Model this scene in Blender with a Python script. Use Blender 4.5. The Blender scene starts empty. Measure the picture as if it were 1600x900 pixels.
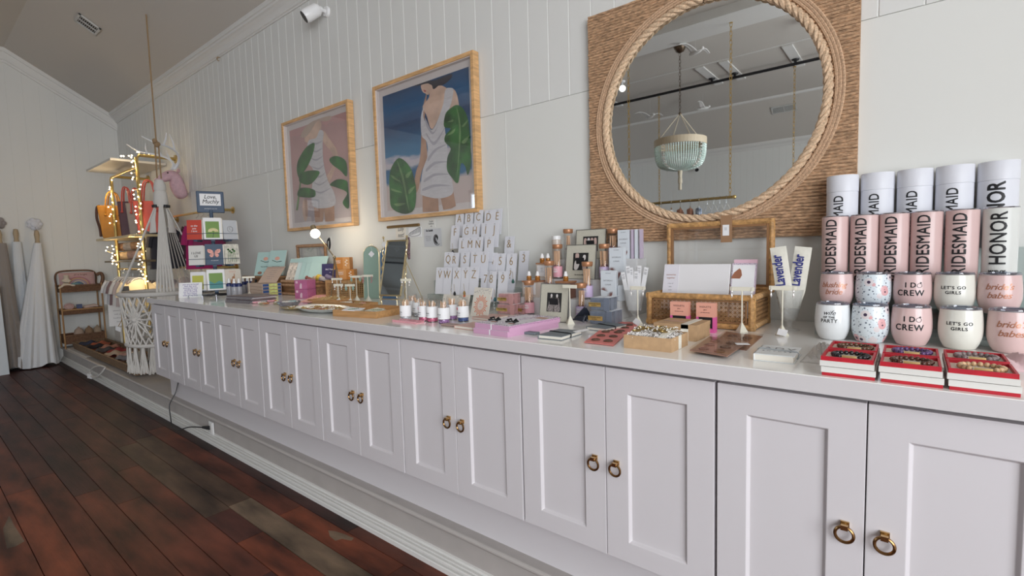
import bpy, bmesh, math, random
from math import pi, sin, cos, radians
from mathutils import Vector, Matrix, Euler

scene = bpy.context.scene
C = scene.collection
random.seed(7)

# ------------------------------------------------------------------ camera
cam_d = bpy.data.cameras.new('camera')
cam = bpy.data.objects.new('camera', cam_d); C.objects.link(cam)
cam_d.sensor_width = 36.0
cam_d.lens = 36.0*778.5/1600.0
cam_d.clip_start = 0.02
R_ = Vector((0.7794, 0.6259, -0.0270)); U_ = Vector((-0.0252, 0.0744, 0.9969)); F_ = Vector((-0.6260, 0.7764, -0.0738))
cam.matrix_world = Matrix(((R_.x, U_.x, -F_.x, 4.5645), (R_.y, U_.y, -F_.y, -1.2274), (R_.z, U_.z, -F_.z, 1.2469), (0, 0, 0, 1)))
scene.camera = cam

# ------------------------------------------------------------------ world + light
world = bpy.data.worlds.new('sky'); scene.world = world; world.use_nodes = True
bg = world.node_tree.nodes['Background']
bg.inputs[0].default_value = (0.80, 0.90, 1.0, 1); bg.inputs[1].default_value = 1.8

def area(name, loc, direction, sx, sy, power, col):
    d = bpy.data.lights.new(name, 'AREA'); d.shape = 'RECTANGLE'; d.size = sx; d.size_y = sy
    d.energy = power; d.color = col
    o = bpy.data.objects.new(name, d); C.objects.link(o); o.location = loc
    o.rotation_euler = Vector(direction).to_track_quat('-Z', 'Y').to_euler()
    return o
area('storefront_daylight', (7.35, -3.3, 1.75), (-1, 0.16, -0.06), 4.4, 2.6, 265, (0.95, 0.97, 1.0))
area('end_window_daylight', (-3.76, -6.7, 1.8), (1, 0.3, -0.05), 1.2, 1.7, 26, (0.75, 0.87, 1.0))
scene.view_settings.view_transform = 'Standard'
scene.view_settings.look = 'None'
scene.view_settings.gamma = 1.0
scene.view_settings.use_curve_mapping = False
scene.view_settings.exposure = 0.11

# ------------------------------------------------------------------ materials
MATS = {}
def mat(name, col=(0.8, 0.8, 0.8), rough=0.5, metal=0.0, alpha=1.0, trans=0.0, emit=None, strength=1.0, noise=None, bump=None, coat=0.0, ior=1.45, sheen=0.0, spec=0.5):
    """noise=(scale, amount[, stretch]) varies the colour, bump=(scale, strength, distance[, stretch])"""
    if name in MATS: return MATS[name]
    m = bpy.data.materials.new(name); m.use_nodes = True
    nt = m.node_tree; b = nt.nodes['Principled BSDF']
    b.inputs['Base Color'].default_value = (*col, 1); b.inputs['Roughness'].default_value = rough
    b.inputs['Metallic'].default_value = metal; b.inputs['Alpha'].default_value = alpha
    b.inputs['Transmission Weight'].default_value = trans; b.inputs['IOR'].default_value = ior
    b.inputs['Specular IOR Level'].default_value = spec; b.inputs['Coat Weight'].default_value = coat; b.inputs['Sheen Weight'].default_value = sheen
    if emit: b.inputs['Emission Color'].default_value = (*emit, 1); b.inputs['Emission Strength'].default_value = strength
    tc = None
    def coords(stretch):
        tc = nt.nodes.new('ShaderNodeTexCoord'); mp = nt.nodes.new('ShaderNodeMapping')
        mp.inputs['Scale'].default_value = stretch
        nt.links.new(tc.outputs['Object'], mp.inputs['Vector']); return mp.outputs[0]
    if noise:
        st = noise[2] if len(noise) > 2 else (1, 1, 1)
        n = nt.nodes.new('ShaderNodeTexNoise'); n.inputs['Scale'].default_value = noise[0]; n.inputs['Detail'].default_value = 5
        nt.links.new(coords(st), n.inputs['Vector'])
        r = nt.nodes.new('ShaderNodeValToRGB'); a = noise[1]
        r.color_ramp.elements[0].position = 0.3; r.color_ramp.elements[1].position = 0.7
        r.color_ramp.elements[0].color = (*[max(0, c*(1-a)) for c in col], 1)
        r.color_ramp.elements[1].color = (*[min(1, c*(1+a)) for c in col], 1)
        nt.links.new(n.outputs['Fac'], r.inputs[0]); nt.links.new(r.outputs[0], b.inputs['Base Color'])
    if bump:
        st = bump[3] if len(bump) > 3 else (1, 1, 1)
        n = nt.nodes.new('ShaderNodeTexNoise'); n.inputs['Scale'].default_value = bump[0]; n.inputs['Detail'].default_value = 3
        nt.links.new(coords(st), n.inputs['Vector'])
        bp = nt.nodes.new('ShaderNodeBump'); bp.inputs['Strength'].default_value = bump[1]; bp.inputs['Distance'].default_value = bump[2]
        nt.links.new(n.outputs['Fac'], bp.inputs['Height']); nt.links.new(bp.outputs[0], b.inputs['Normal'])
    MATS[name] = m
    return m

def thin_glass(name, tint=(1, 1, 1), refl=0.12):
    """a see-through pane: clear with a faint mirror reflection"""
    if name in MATS: return MATS[name]
    m = bpy.data.materials.new(name); m.use_nodes = True; nt = m.node_tree; nt.nodes.clear()
    o = nt.nodes.new('ShaderNodeOutputMaterial'); mx = nt.nodes.new('ShaderNodeMixShader')
    t = nt.nodes.new('ShaderNodeBsdfTransparent'); t.inputs[0].default_value = (*tint, 1)
    g = nt.nodes.new('ShaderNodeBsdfGlossy'); g.inputs['Roughness'].default_value = 0.03
    lw = nt.nodes.new('ShaderNodeLayerWeight'); lw.inputs['Blend'].default_value = 0.35
    mm = nt.nodes.new('ShaderNodeMath'); mm.operation = 'MULTIPLY_ADD'; mm.inputs[1].default_value = 0.22; mm.inputs[2].default_value = refl*0.25
    nt.links.new(lw.outputs['Fresnel'], mm.inputs[0]); nt.links.new(mm.outputs[0], mx.inputs[0])
    nt.links.new(t.outputs[0], mx.inputs[1]); nt.links.new(g.outputs[0], mx.inputs[2]); nt.links.new(mx.outputs[0], o.inputs[0])
    MATS[name] = m
    return m

# ------------------------------------------------------------------ mesh helpers
class MB:
    def __init__(s): s.v = []; s.f = []; s.mi = []; s.cur = 0
    def m(s, i): s.cur = i; return s
    def add(s, vs, fs, T=None):
        k = len(s.v)
        s.v += [tuple(T @ Vector(v)) if T else tuple(v) for v in vs]
        s.f += [tuple(i+k for i in f) for f in fs]; s.mi += [s.cur]*len(fs); return s
    def box(s, c, d, rz=0, T=None):
        x, y, z = d[0]/2, d[1]/2, d[2]/2
        vs = [(sx*x, sy*y, sz*z) for sz in (-1, 1) for sx, sy in ((-1, -1), (1, -1), (1, 1), (-1, 1))]
        M = Matrix.Translation(Vector(c)) @ Matrix.Rotation(rz, 4, 'Z')
        if T: M = T @ M
        return s.add(vs, [(3, 2, 1, 0), (4, 5, 6, 7), (0, 1, 5, 4), (1, 2, 6, 5), (2, 3, 7, 6), (3, 0, 4, 7)], M)
    def bx(s, x0, x1, y0, y1, z0, z1, T=None):
        return s.box(((x0+x1)/2, (y0+y1)/2, (z0+z1)/2), (abs(x1-x0), abs(y1-y0), abs(z1-z0)), 0, T)
    def lathe(s, prof, seg=24, T=None, cap=True):
        vs = []; fs = []
        for r, z in prof:
            for i in range(seg): a = 2*pi*i/seg; vs.append((r*cos(a), r*sin(a), z))
        for j in range(len(prof)-1):
            for i in range(seg): k = (i+1) % seg; fs.append((j*seg+i, j*seg+k, (j+1)*seg+k, (j+1)*seg+i))
        if cap:
            if prof[0][0] > 1e-6: fs.append(tuple(range(seg-1, -1, -1)))
            if prof[-1][0] > 1e-6: fs.append(tuple(range((len(prof)-1)*seg, len(prof)*seg)))
        return s.add(vs, fs, T)
    def cyl(s, p0, p1, r0, r1=None, seg=12):
        p0 = Vector(p0); p1 = Vector(p1); d = p1-p0
        T = Matrix.Translation(p0) @ d.to_track_quat('Z', 'Y').to_matrix().to_4x4()
        return s.lathe([(r0, 0), (r1 if r1 is not None else r0, d.length)], seg, T)
    def tube(s, pts, r, seg=8, closed=False):
        pts = [Vector(p) for p in pts]; n = len(pts); up = None; vs = []; fs = []
        for i, p in enumerate(pts):
            if closed: d = pts[(i+1) % n]-pts[i-1]
            else: d = pts[min(i+1, n-1)]-pts[max(i-1, 0)]
            if d.length < 1e-9: d = Vector((0, 0, 1))
            d.normalize()
            if up is None: up = d.orthogonal().normalized()
            up = (up-d*up.dot(d))
            if up.length < 1e-6: up = d.orthogonal()
            up.normalize(); w = d.cross(up); rr = r[i] if isinstance(r, (list, tuple)) else r
            for k in range(seg): a = 2*pi*k/seg; vs.append(p+up*(rr*cos(a))+w*(rr*sin(a)))
        m = n if closed else n-1
        for i in range(m):
            for k in range(seg):
                j = (i+1) % n; l = (k+1) % seg; fs.append((i*seg+k, i*seg+l, j*seg+l, j*seg+k))
        if not closed: fs += [tuple(range(seg-1, -1, -1)), tuple(range((n-1)*seg, n*seg))]
        return s.add(vs, fs)
    def torus(s, c, R, r, axis='Z', seg=32, sg=8, ry=None):
        pts = []
        for i in range(seg):
            a = 2*pi*i/seg; x, y = R*cos(a), (ry or R)*sin(a)
            pts.append(Vector(c)+(Vector((x, y, 0)) if axis == 'Z' else Vector((x, 0, y)) if axis == 'Y' else Vector((0, x, y))))
        return s.tube(pts, r, sg, True)
    def ball(s, c, r, seg=12, rings=8, T=None):
        rx, ry, rz = r if isinstance(r, (tuple, list)) else (r, r, r)
        M = Matrix.Translation(Vector(c)) @ Matrix.Diagonal((rx, ry, rz, 1))
        if T: M = T @ M
        return s.lathe([(max(1e-7, sin(pi*i/rings)), -cos(pi*i/rings)) for i in range(rings+1)], seg, M, False)
    def prism(s, pts, h, T=None):
        """pts (x, y) outline extruded 0..h in z"""
        n = len(pts)
        a = sum(pts[i][0]*pts[(i+1) % n][1]-pts[(i+1) % n][0]*pts[i][1] for i in range(n))
        if a < 0: pts = pts[::-1]
        vs = [(x, y, 0) for x, y in pts]+[(x, y, h) for x, y in pts]
        fs = [tuple(range(n-1, -1, -1)), tuple(range(n, 2*n))]+[(i, (i+1) % n, n+(i+1) % n, n+i) for i in range(n)]
        return s.add(vs, fs, T)
    def grid(s, fn, nu, nv, closed_u=False):
        vs = [fn(i/(nu if closed_u else nu-1), j/(nv-1)) for j in range(nv) for i in range(nu)]
        m = nu if closed_u else nu-1
        fs = [(j*nu+i, j*nu+(i+1) % nu, (j+1)*nu+(i+1) % nu, (j+1)*nu+i) for j in range(nv-1) for i in range(m)]
        return s.add(vs, fs)
    def mesh(s, name, mats, smooth=False):
        me = bpy.data.meshes.new(name); me.from_pydata(s.v, [], s.f)
        for m in (mats if isinstance(mats, (list, tuple)) else [mats]): me.materials.append(m)
        me.polygons.foreach_set('material_index', s.mi)
        if smooth: me.polygons.foreach_set('use_smooth', [True]*len(me.polygons)); me.set_sharp_from_angle(angle=radians(40))
        me.update(); return me
    def build(s, name, mats, parent=None, loc=(0, 0, 0), rot=(0, 0, 0), smooth=False, bevel=0, solid=0):
        o = link(name, s.mesh(name, mats, smooth), parent, loc, rot)
        if solid:
            q = o.modifiers.new('thickness', 'SOLIDIFY'); q.thickness = solid
        if bevel:
            q = o.modifiers.new('soft edges', 'BEVEL'); q.width = bevel; q.segments = 2; q.limit_method = 'ANGLE'
        return o

def link(name, data, parent=None, loc=(0, 0, 0), rot=(0, 0, 0)):
    o = bpy.data.objects.new(name, data); C.objects.link(o); o.parent = parent; o.location = loc; o.rotation_euler = rot
    return o
def tag(o, label, cat, group=None):
    o['label'] = label; o['category'] = cat
    if group: o['group'] = group
    return o
def thing(name, label, cat, loc=(0, 0, 0), rz=0, group=None, rot=None):
    o = bpy.data.objects.new(name, None); C.objects.link(o); o.empty_display_size = 0.05
    o.location = loc; o.rotation_euler = rot if rot else (0, 0, rz); return tag(o, label, cat, group)
def structure(o): o['kind'] = 'structure'; return o
def dup(root, loc=None, rz=None, label=None, group=None, rot=None, scale=None):
    r = root.copy(); C.objects.link(r)
    if loc is not None: r.location = loc
    if rz is not None: r.rotation_euler = (0, 0, rz)
    if rot is not None: r.rotation_euler = rot
    if scale is not None: r.scale = scale
    if label: r['label'] = label
    if group: r['group'] = group
    for ch in list(root.children):
        c = ch.copy(); C.objects.link(c); c.parent = r
        for g in ch.children:
            d = g.copy(); C.objects.link(d); d.parent = c
    return r

# lettering: a text turned into a flat mesh lying in the x, y plane, its centre at the origin
LET = {}
def letters(string, size, xs=1.0, shear=0.0, bold=0.0, ext=0.00012, space=1.0, align='CENTER', line=1.0):
    key = (string, size, xs, shear, bold, ext, space, align, line)
    if key in LET: return LET[key]
    cu = bpy.data.curves.new('lettering', 'FONT'); cu.body = string; cu.size = size; cu.shear = shear; cu.offset = bold if bold < 0 else 0.0
    cu.extrude = ext; cu.space_character = space; cu.align_x = align; cu.align_y = 'CENTER'; cu.resolution_u = 3; cu.space_line = line
    o = bpy.data.objects.new('lettering', cu); C.objects.link(o)
    dg = bpy.context.evaluated_depsgraph_get(); dg.update()
    me = bpy.data.meshes.new_from_object(o.evaluated_get(dg))
    bpy.data.objects.remove(o); me.name = 'lettering'
    for v in me.vertices: v.co.x *= xs
    if bold > 0:      # heavier strokes: the same outlines laid a hair's breadth apart
        vs = [tuple(v.co) for v in me.vertices]; fs = [tuple(p.vertices) for p in me.polygons]; V = []; F = []
        for k, (dx, dy) in enumerate(((-1, 0), (1, 0), (0, -1), (0, 1), (0.7, 0.7), (-0.7, -0.7), (0.7, -0.7), (-0.7, 0.7))):
            F += [tuple(i+len(V) for i in f) for f in fs]; V += [(x+dx*bold, y+dy*bold, z+k*1.2e-5) for x, y, z in vs]
        me = bpy.data.meshes.new('lettering'); me.from_pydata(V, [], F); me.update()
    LET[key] = me
    return me
def write(string, size, m, parent, loc, rot=(0, 0, 0), name='lettering', **k):
    me = letters(string, size, **k)
    if not me.materials: me.materials.append(m)
    elif me.materials[0] != m: me = me.copy(); me.materials.clear(); me.materials.append(m)
    return link(name, me, parent, loc, rot)
def wrap(me, radius, m, a0=-pi/2, z0=0.0, lift=0.0003, radfn=None, step=0.003):
    """bends flat lettering around an upright cylinder, facing the direction a0"""
    me = me.copy(); bm = bmesh.new(); bm.from_mesh(me)
    xs = [v.co.x for v in bm.verts]; x = min(xs)
    while x < max(xs):
        bmesh.ops.bisect_plane(bm, geom=bm.verts[:]+bm.edges[:]+bm.faces[:], plane_co=(x, 0, 0), plane_no=(1, 0, 0)); x += step
    if radfn:
        ys = [v.co.y for v in bm.verts]; y = min(ys)
        while y < max(ys):
            bmesh.ops.bisect_plane(bm, geom=bm.verts[:]+bm.edges[:]+bm.faces[:], plane_co=(0, y, 0), plane_no=(0, 1, 0)); y += step
    for v in bm.verts:
        z = z0+v.co.y; r = (radfn(z) if radfn else radius); a = a0+v.co.x/r; q = r+lift+v.co.z
        v.co = (q*cos(a), q*sin(a), z)
    bm.to_mesh(me); bm.free(); me.materials.clear(); me.materials.append(m); return me
def spline(pts, n=6, closed=True):
    """smooth curve through points"""
    out = []; N = len(pts); P_ = [Vector(p) for p in pts]
    for i in range(N if closed else N-1):
        a, b, c, d = (P_[(i+k) % N] if closed else P_[max(0, min(N-1, i+k))] for k in (-1, 0, 1, 2))
        for j in range(n):
            t = j/n; out.append(tuple(0.5*((2*b)+(c-a)*t+(2*a-5*b+4*c-d)*t*t+(3*b-a-3*c+d)*t**3)))
    if not closed: out.append(tuple(P_[-1]))
    return out

# ------------------------------------------------------------------ the room
WALL = (0.70, 0.70, 0.665)
m_wall = mat('wall_paint', WALL, 0.62, bump=(90, 0.08, 0.002))
m_wall2 = mat('board_paint', (0.69, 0.69, 0.665), 0.6, bump=(60, 0.08, 0.002))
m_trim = mat('trim_paint', (0.70, 0.69, 0.665), 0.45)
m_ceil = mat('ceiling_paint', (0.56, 0.525, 0.48), 0.7, bump=(70, 0.1, 0.002))
m_plat = mat('platform_paint', (0.43, 0.40, 0.38), 0.5, noise=(9, 0.05))
m_cab = mat('cabinet_lacquer', (0.62, 0.592, 0.608), 0.40)
m_edge = mat('worktop_edge', (0.60, 0.575, 0.58), 0.35)
m_top = mat('worktop_white', (0.87, 0.86, 0.83), 0.16, coat=0.3)
m_dark = mat('dark_gap', (0.08, 0.07, 0.065), 0.8)
WY = 0.82; EX = -3.88; OY = -8.0; RX = 7.55; ZS = 3.18; ZT = 3.80; SY = WY-(ZT-ZS)/math.tan(radians(31)); SO = OY+(ZT-ZS)/math.tan(radians(31))

# floor of old mixed boards running along the wall
floor_cols = [(0.046, 0.016, 0.013), (0.070, 0.022, 0.015), (0.105, 0.029, 0.016), (0.155, 0.040, 0.018), (0.080, 0.047, 0.029), (0.030, 0.012, 0.010), (0.155, 0.108, 0.070)]
fm_ = [mat('floor_board_%s' % n, c, 0.46, spec=0.32, noise=(3.2, 0.72, (0.8, 3.0, 1)), bump=(30, 0.35, 0.002, (0.3, 3, 1))) for n, c in zip(('umber', 'brown', 'russet', 'red', 'drab', 'black', 'tan'), floor_cols)]
fl = MB(); BW = 0.1137
rnd = random.Random(3)
fixed = {0: [(-3.88, -1.6, 1), (-1.6, 0.35, 0), (0.35, 1.90, 4), (1.90, 3.4, 6), (3.4, 8.2, 2)],
         1: [(-3.88, -2.0, 0), (-2.0, 0.42, 1), (0.42, 1.93, 4), (1.93, 2.28, 1), (2.28, 3.3, 3), (3.3, 8.2, 2)],
         -1: [(-3.88, 0.2, 0), (0.2, 2.2, 2), (2.2, 3.0, 3), (3.0, 8.2, 2)], -2: [(-3.88, 1.0, 5), (1.0, 2.6, 0), (2.6, 8.2, 2)],
         2: [(-3.88, -0.7, 0), (-0.7, 0.9, 1), (0.9, 2.6, 2), (2.6, 8.2, 0)], 3: [(-3.88, -1.5, 1), (-1.5, 0.5, 0), (0.5, 1.4, 1), (1.4, 8.2, 2)],
         4: [(-3.88, -0.3, 0), (-0.3, 1.1, 0), (1.1, 8.2, 2)], 5: [(-3.88, -1.0, 1), (-1.0, 0.6, 1), (0.6, 8.2, 2)]}
for k in range(-4, 70):
    y1 = -0.14-BW*k; y0 = y1-BW
    if y0 < OY: break
    if k in fixed: segs = fixed[k]
    else:
        x = EX; segs = []
        while x < RX:
            l = rnd.uniform(1.2, 3.2); segs.append((x, min(RX, x+l), rnd.choice([0, 0, 1, 1, 2, 2, 3, 4, 5]))); x += l
    for a, b, c in segs:
      b = min(b, RX)
      if a < b: fl.m(c).bx(a+0.0012, b-0.0012, y0+0.0016, y1-0.0016, -0.03, 0)
for pts in ([(2.518, -0.0704, 0)[:2], (2.547, -0.0558, 0)[:2], (2.597, -0.045, 0)[:2], (2.668, -0.0363, 0)[:2], (2.676, -0.0546, 0)[:2], (2.628, -0.0715, 0)[:2], (2.619, -0.0968, 0)[:2], (2.566, -0.0927, 0)[:2]], [(1.23, -0.9886, 0)[:2], (1.085, -0.952, 0)[:2], (1.244, -0.9512, 0)[:2], (1.469, -0.9431, 0)[:2], (1.492, -0.9745, 0)[:2], (1.487, -1.002, 0)[:2]]):
    fl.m(6).prism(pts, 0.0004)      # worn bare patches
fl.m(7).bx(EX, RX, OY, 0.5, -0.05, -0.012)
structure(fl.build('floor', fm_+[m_dark]))
fl2 = MB(); fl2.bx(EX, RX, 0.3, WY, -0.05, 0.0); structure(fl2.build('floor_under_platform', m_dark))

def boards(mb, x0, x1, z0, z1, pitch, y, depth=0.012, g=0.004, start=None):
    """vertical boards with v grooves, front face at y facing -y"""
    x = start if start is not None else x0
    prof = [(x0, y)]
    while x < x1:
        if x-g > x0: prof += [(x-g, y), (x, y+g), (x+g, y)]
        x += pitch
    prof.append((x1, y)); prof += [(x1, y+depth), (x0, y+depth)]
    n = len(prof); vs = [(a, b, z0) for a, b in prof]+[(a, b, z1) for a, b in prof]
    fs = [(i, (i+1) % n, n+(i+1) % n, n+i) for i in range(n)]+[tuple(range(n-1, -1, -1)), tuple(range(n, 2*n))]
    mb.add(vs, fs)
wb = MB(); boards(wb, EX, RX, 1.968, 3.3, 0.1163, WY, 0.02, 0.0032, 2.015-0.1163*55)
structure(wb.build('wall_back_boards', m_wall2)).name = 'wall_back_upper'
wl = MB(); wl.bx(EX, RX, WY-0.004, WY+0.1, 0, 1.964); wl.bx(EX, RX, WY+0.006, WY+0.1, 1.96, 3.9)
for sx in (-1.4, 0.30, 2.9): wl.bx(sx, sx+0.005, WY-0.0055, WY, 0.9, 1.964)
structure(wl.build('wall_back', m_wall))
we = MB(); vs0 = len(we.v); boards(we, -WY-0.3, 8.2, -0.05, 4.0, 0.145, 0, 0.05, 0.0016)
Tm = Matrix.Rotation(radians(90), 4, 'Z'); we.v = [tuple(Vector((EX-v[1], -v[0], v[2]))) for v in we.v]
def hole(o, c, d):
    pass
# end wall in pieces around a window
def wall_strips(name, mk, pieces, m):
    mb = MB()
    for p in pieces: mk(mb, *p)
    return structure(mb.build(name, m))
def endp(mb, ya, yb, za, zb):
    t = MB(); boards(t, ya, yb, za, zb, 0.145, 0, 0.08, 0.0016, start=-8.2+0.145*0)
    mb.add([(EX-v[1], v[0], v[2]) for v in t.v], [tuple(reversed(f)) for f in t.f])
wall_strips('wall_left', endp, [(-6.1, WY+0.1, 0, 4.0), (-8.1, -7.4, 0, 4.0), (-7.4, -6.1, 0, 0.9), (-7.4, -6.1, 2.75, 4.0)], m_wall2)
def oppp(mb, xa, xb, za, zb):
    t = MB(); boards(t, xa, xb, za, zb, 0.1163, 0, 0.08, 0.0032, start=EX)
    mb.add([(v[0], OY-v[1], v[2]) for v in t.v], [tuple(reversed(f)) for f in t.f])
wall_strips('wall_front', oppp, [(EX, RX, 0, 3.3)], m_wall2)
wr = MB(); wr.bx(RX, RX+0.1, OY, -6.1, 0, 4.0); wr.bx(RX, RX+0.1, -1.1, WY, 0, 4.0); wr.bx(RX, RX+0.1, -6.1, -1.1, 3.1, 4.0); wr.bx(RX, RX+0.1, -6.1, -1.1, 0, 0.35)
structure(wr.build('wall_right', m_wall))

# windows: timber frames with mullions and panes
m_pane = thin_glass('window_pane')
def window(name, origin, ux, w, h, cols, rows):
    t = bpy.data.objects.new(name, None); C.objects.link(t); structure(t)
    ang = math.atan2(ux[1], ux[0]); t.location = origin; t.rotation_euler = (0, 0, ang)
    f = MB()
    for a, b, c, d in ((0, w, 0, 0.07), (0, w, h-0.07, h), (0, 0.07, 0, h), (w-0.07, w, 0, h)): f.bx(a, b, -0.04, 0.06, c, d)
    for i in range(1, cols): f.bx(w*i/cols-0.02, w*i/cols+0.02, -0.02, 0.03, 0.05, h-0.05)
    for i in range(1, rows): f.bx(0.05, w-0.05, -0.02, 0.03, h*i/rows-0.02, h*i/rows+0.02)
    structure(f.build('window_frame', m_trim, t))
    g = MB(); g.bx(0.06, w-0.06, 0.0, 0.006, 0.06, h-0.06); structure(g.build('window_glass', m_pane, t))
window('window_1', (EX, -7.4, 0.9), (0, 1, 0), 1.3, 1.85, 3, 4)
window('window_2', (RX, -1.1, 0.35), (0, -1, 0), 5.0, 2.75, 4, 2)

# vaulted ceiling: slope, flat, slope
ce = MB()
def slab(mb, pts): # (y, z) line, thick upward
    for (ya, za), (yb, zb) in zip(pts, pts[1:]):
        vs = [(x, y, z) for x in (EX-0.05, RX+0.05) for y, z in ((ya, za), (yb, zb), (yb, zb+0.08), (ya, za+0.08))]
        mb.add(vs, [(0, 1, 2, 3), (7, 6, 5, 4), (0, 4, 5, 1), (1, 5, 6, 2), (2, 6, 7, 3), (3, 7, 4, 0)])
slab(ce, [(WY+0.05, ZS-0.03), (SY, ZT), (SO, ZT), (OY-0.05, ZS-0.03)])
structure(ce.build('ceiling', m_ceil))
seam = MB()
for y in (-4.57, -1.4): seam.bx(EX, RX, y-0.012, y+0.012, ZT-0.006, ZT+0.01)
structure(seam.build('ceiling_seam', m_trim))
bm_ = MB(); bm_.bx(EX, RX, -3.40, -2.95, ZT-0.10, ZT+0.01); structure(bm_.build('ceiling_beam', m_trim))
tr = MB()
for y in (SO,): tr.tube([(EX, y, ZT), (RX, y, ZT)], 0.035, 8)
structure(tr.build('trim_1', m_trim))

def moulding(name, prof, p0, p1, m, up=(0, 0, 1)):
    """profile (out, up) swept from p0 to p1; out points to the left of travel"""
    p0 = Vector(p0); p1 = Vector(p1); d = (p1-p0).normalized(); u = Vector(up); o = u.cross(d).normalized()
    n = len(prof); vs = [p+o*a+u*b for p in (p0, p1) for a, b in prof]
    fs = [(i, (i+1) % n, n+(i+1) % n, n+i) for i in range(n)]+[tuple(range(n-1, -1, -1)), tuple(range(n, 2*n))]
    mb = MB(); mb.add(vs, fs); ob = structure(mb.build(name, m))
    return ob
crown = [(0, 0), (0.010, 0), (0.012, 0.010), (0.020, 0.014), (0.024, 0.028), (0.038, 0.048), (0.058, 0.066), (0.070, 0.072), (0.074, 0.086), (0.084, 0.090), (0.084, 0.150), (0, 0.10)]
moulding('trim_2', crown, (RX, WY, 3.105), (EX, WY, 3.105), m_trim)
moulding('trim_3', crown, (EX, OY, 3.105), (RX, OY, 3.105), m_trim)
# rake board along the slope on the end wall
L31 = (ZT-ZS)/sin(radians(31))
rk = MB()
for (ya, za), (yb, zb) in (((WY, ZS), (SY, ZT)), ((SY, ZT), (SO, ZT)), ((SO, ZT), (OY, ZS))):
    for dep, out in ((0.17, 0.020), (0.140, 0.034), (0.05, 0.050)):
        vs = [(x, y, z) for x in (EX-0.01, EX+out) for y, z in ((ya, za+0.02), (yb, zb+0.02), (yb, zb-dep), (ya, za-dep))]
        rk.add(vs, [(0, 1, 2, 3), (7, 6, 5, 4), (0, 4, 5, 1), (1, 5, 6, 2), (2, 6, 7, 3), (3, 7, 4, 0)])
structure(rk.build('trim_4', m_trim))

# platform the cabinets stand on
pf = MB(); pf.bx(EX, 6.6, 0.066, WY, 0, 0.165); structure(pf.build('platform', m_plat))
nose = MB(); nose.bx(EX, 6.6, 0.048, WY, 0.168, 0.186); structure(nose.build('platform_top', m_plat, bevel=0.004))
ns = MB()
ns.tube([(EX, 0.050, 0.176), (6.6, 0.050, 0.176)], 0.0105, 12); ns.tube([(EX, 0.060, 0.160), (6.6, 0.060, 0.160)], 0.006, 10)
structure(ns.build('trim_5', mat('nosing_paint', (0.44, 0.41, 0.39), 0.5)))  # nosing painted about the same grey as the platform
moulding('baseboard_platform', [(0, 0), (0.032, 0), (0.032, 0.019), (0.030, 0.023), (0.020, 0.0235), (0.020, 0.027), (0.026, 0.029), (0.026, 0.037), (0.022, 0.040), (0.012, 0.0405), (0.012, 0.044), (0.018, 0.046), (0.017, 0.052), (0.006, 0.0525), (0.006, 0.056), (0.010, 0.058), (0.008, 0.064), (0, 0.066)], (6.6, 0.066, 0), (EX, 0.066, 0), m_trim)
moulding('baseboard_left', [(0, 0), (0.02, 0), (0.02, 0.12), (0.012, 0.135), (0, 0.14)], (EX, 0.0, 0), (EX, -8, 0), m_wall)

# outlet on the platform face, black cable, air vents
ot = thing('wall_outlet', 'white plug socket on the face of the low platform', 'outlet', (0.86, 0.062, 0.098))
a_ = MB(); a_.bx(-0.036, 0.036, -0.007, 0, -0.045, 0.045); a_.build('cover_plate', mat('plastic_white', (0.8, 0.8, 0.79), 0.35), ot, bevel=0.003)
a_ = MB(); a_.bx(-0.017, 0.017, -0.010, -0.006, -0.034, 0.034); a_.build('socket', mat('plastic_ivory', (0.72, 0.71, 0.69), 0.35), ot)
m_black = mat('black_plastic', (0.012, 0.012, 0.014), 0.4)
pc = thing('power_cable', 'black power cable plugged into the platform socket and looping to the floor', 'cable', (0.84, 0.05, 0.1))
def rel(o, pts): return [tuple(Vector(p)-o.location) for p in pts]
a_ = MB(); a_.tube(rel(pc, spline([(0.20, 0.085, 0.33), (0.20, 0.06, 0.24), (0.21, 0.012, 0.16), (0.25, 0.0, 0.07), (0.35, -0.02, 0.022), (0.48, -0.02, 0.030), (0.63, 0.0, 0.075), (0.80, 0.032, 0.098)], 6, False)), 0.004, 8); a_.build('cord', m_black, pc)
a_ = MB(); a_.cyl((-0.05, -0.022, -0.002), (0.01, 0, 0), 0.008, 0.014); a_.build('plug', m_black, pc)
m_vent = mat('vent_metal', (0.55, 0.55, 0.53), 0.4)
def vent(label, loc, rot, w, h, group=None):
    t = thing('air_vent', label, 'vent', loc, rot=rot)
    f = MB()
    for a, b, c, d in ((-w/2, w/2, -h/2, -h/2+0.02), (-w/2, w/2, h/2-0.02, h/2), (-w/2, -w/2+0.02, -h/2, h/2), (w/2-0.02, w/2, -h/2, h/2), (-0.006, 0.006, -h/2, h/2)): f.bx(a, b, c, d, -0.012, 0)
    f.build('frame', m_vent, t)
    g = MB(); n = 9
    for i in range(n):
        y = -h/2+0.02+(h-0.04)*(i+0.5)/n; g.box((0, y, -0.004), (w-0.04, 0.004, 0.014))
    g.build('louvres', m_vent, t); g = MB(); g.bx(-w/2+0.01, w/2-0.01, -h/2+0.01, h/2-0.01, -0.002, 0); g.build('backing', m_dark, t)
yv = 0.155; vent('white louvred air vent on the sloping ceiling above the hanging chair', (-1.80, yv, ZS+(WY-yv)*math.tan(radians(31))-0.003), (radians(-31), 0, 0), 0.2, 0.19)
yv = -7.25; vent('white louvred air vent on the far slope, seen in the round mirror', (2.72, yv, ZS+(yv-OY)*math.tan(radians(31))-0.003), (radians(31), 0, 0), 0.40, 0.17)

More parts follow.
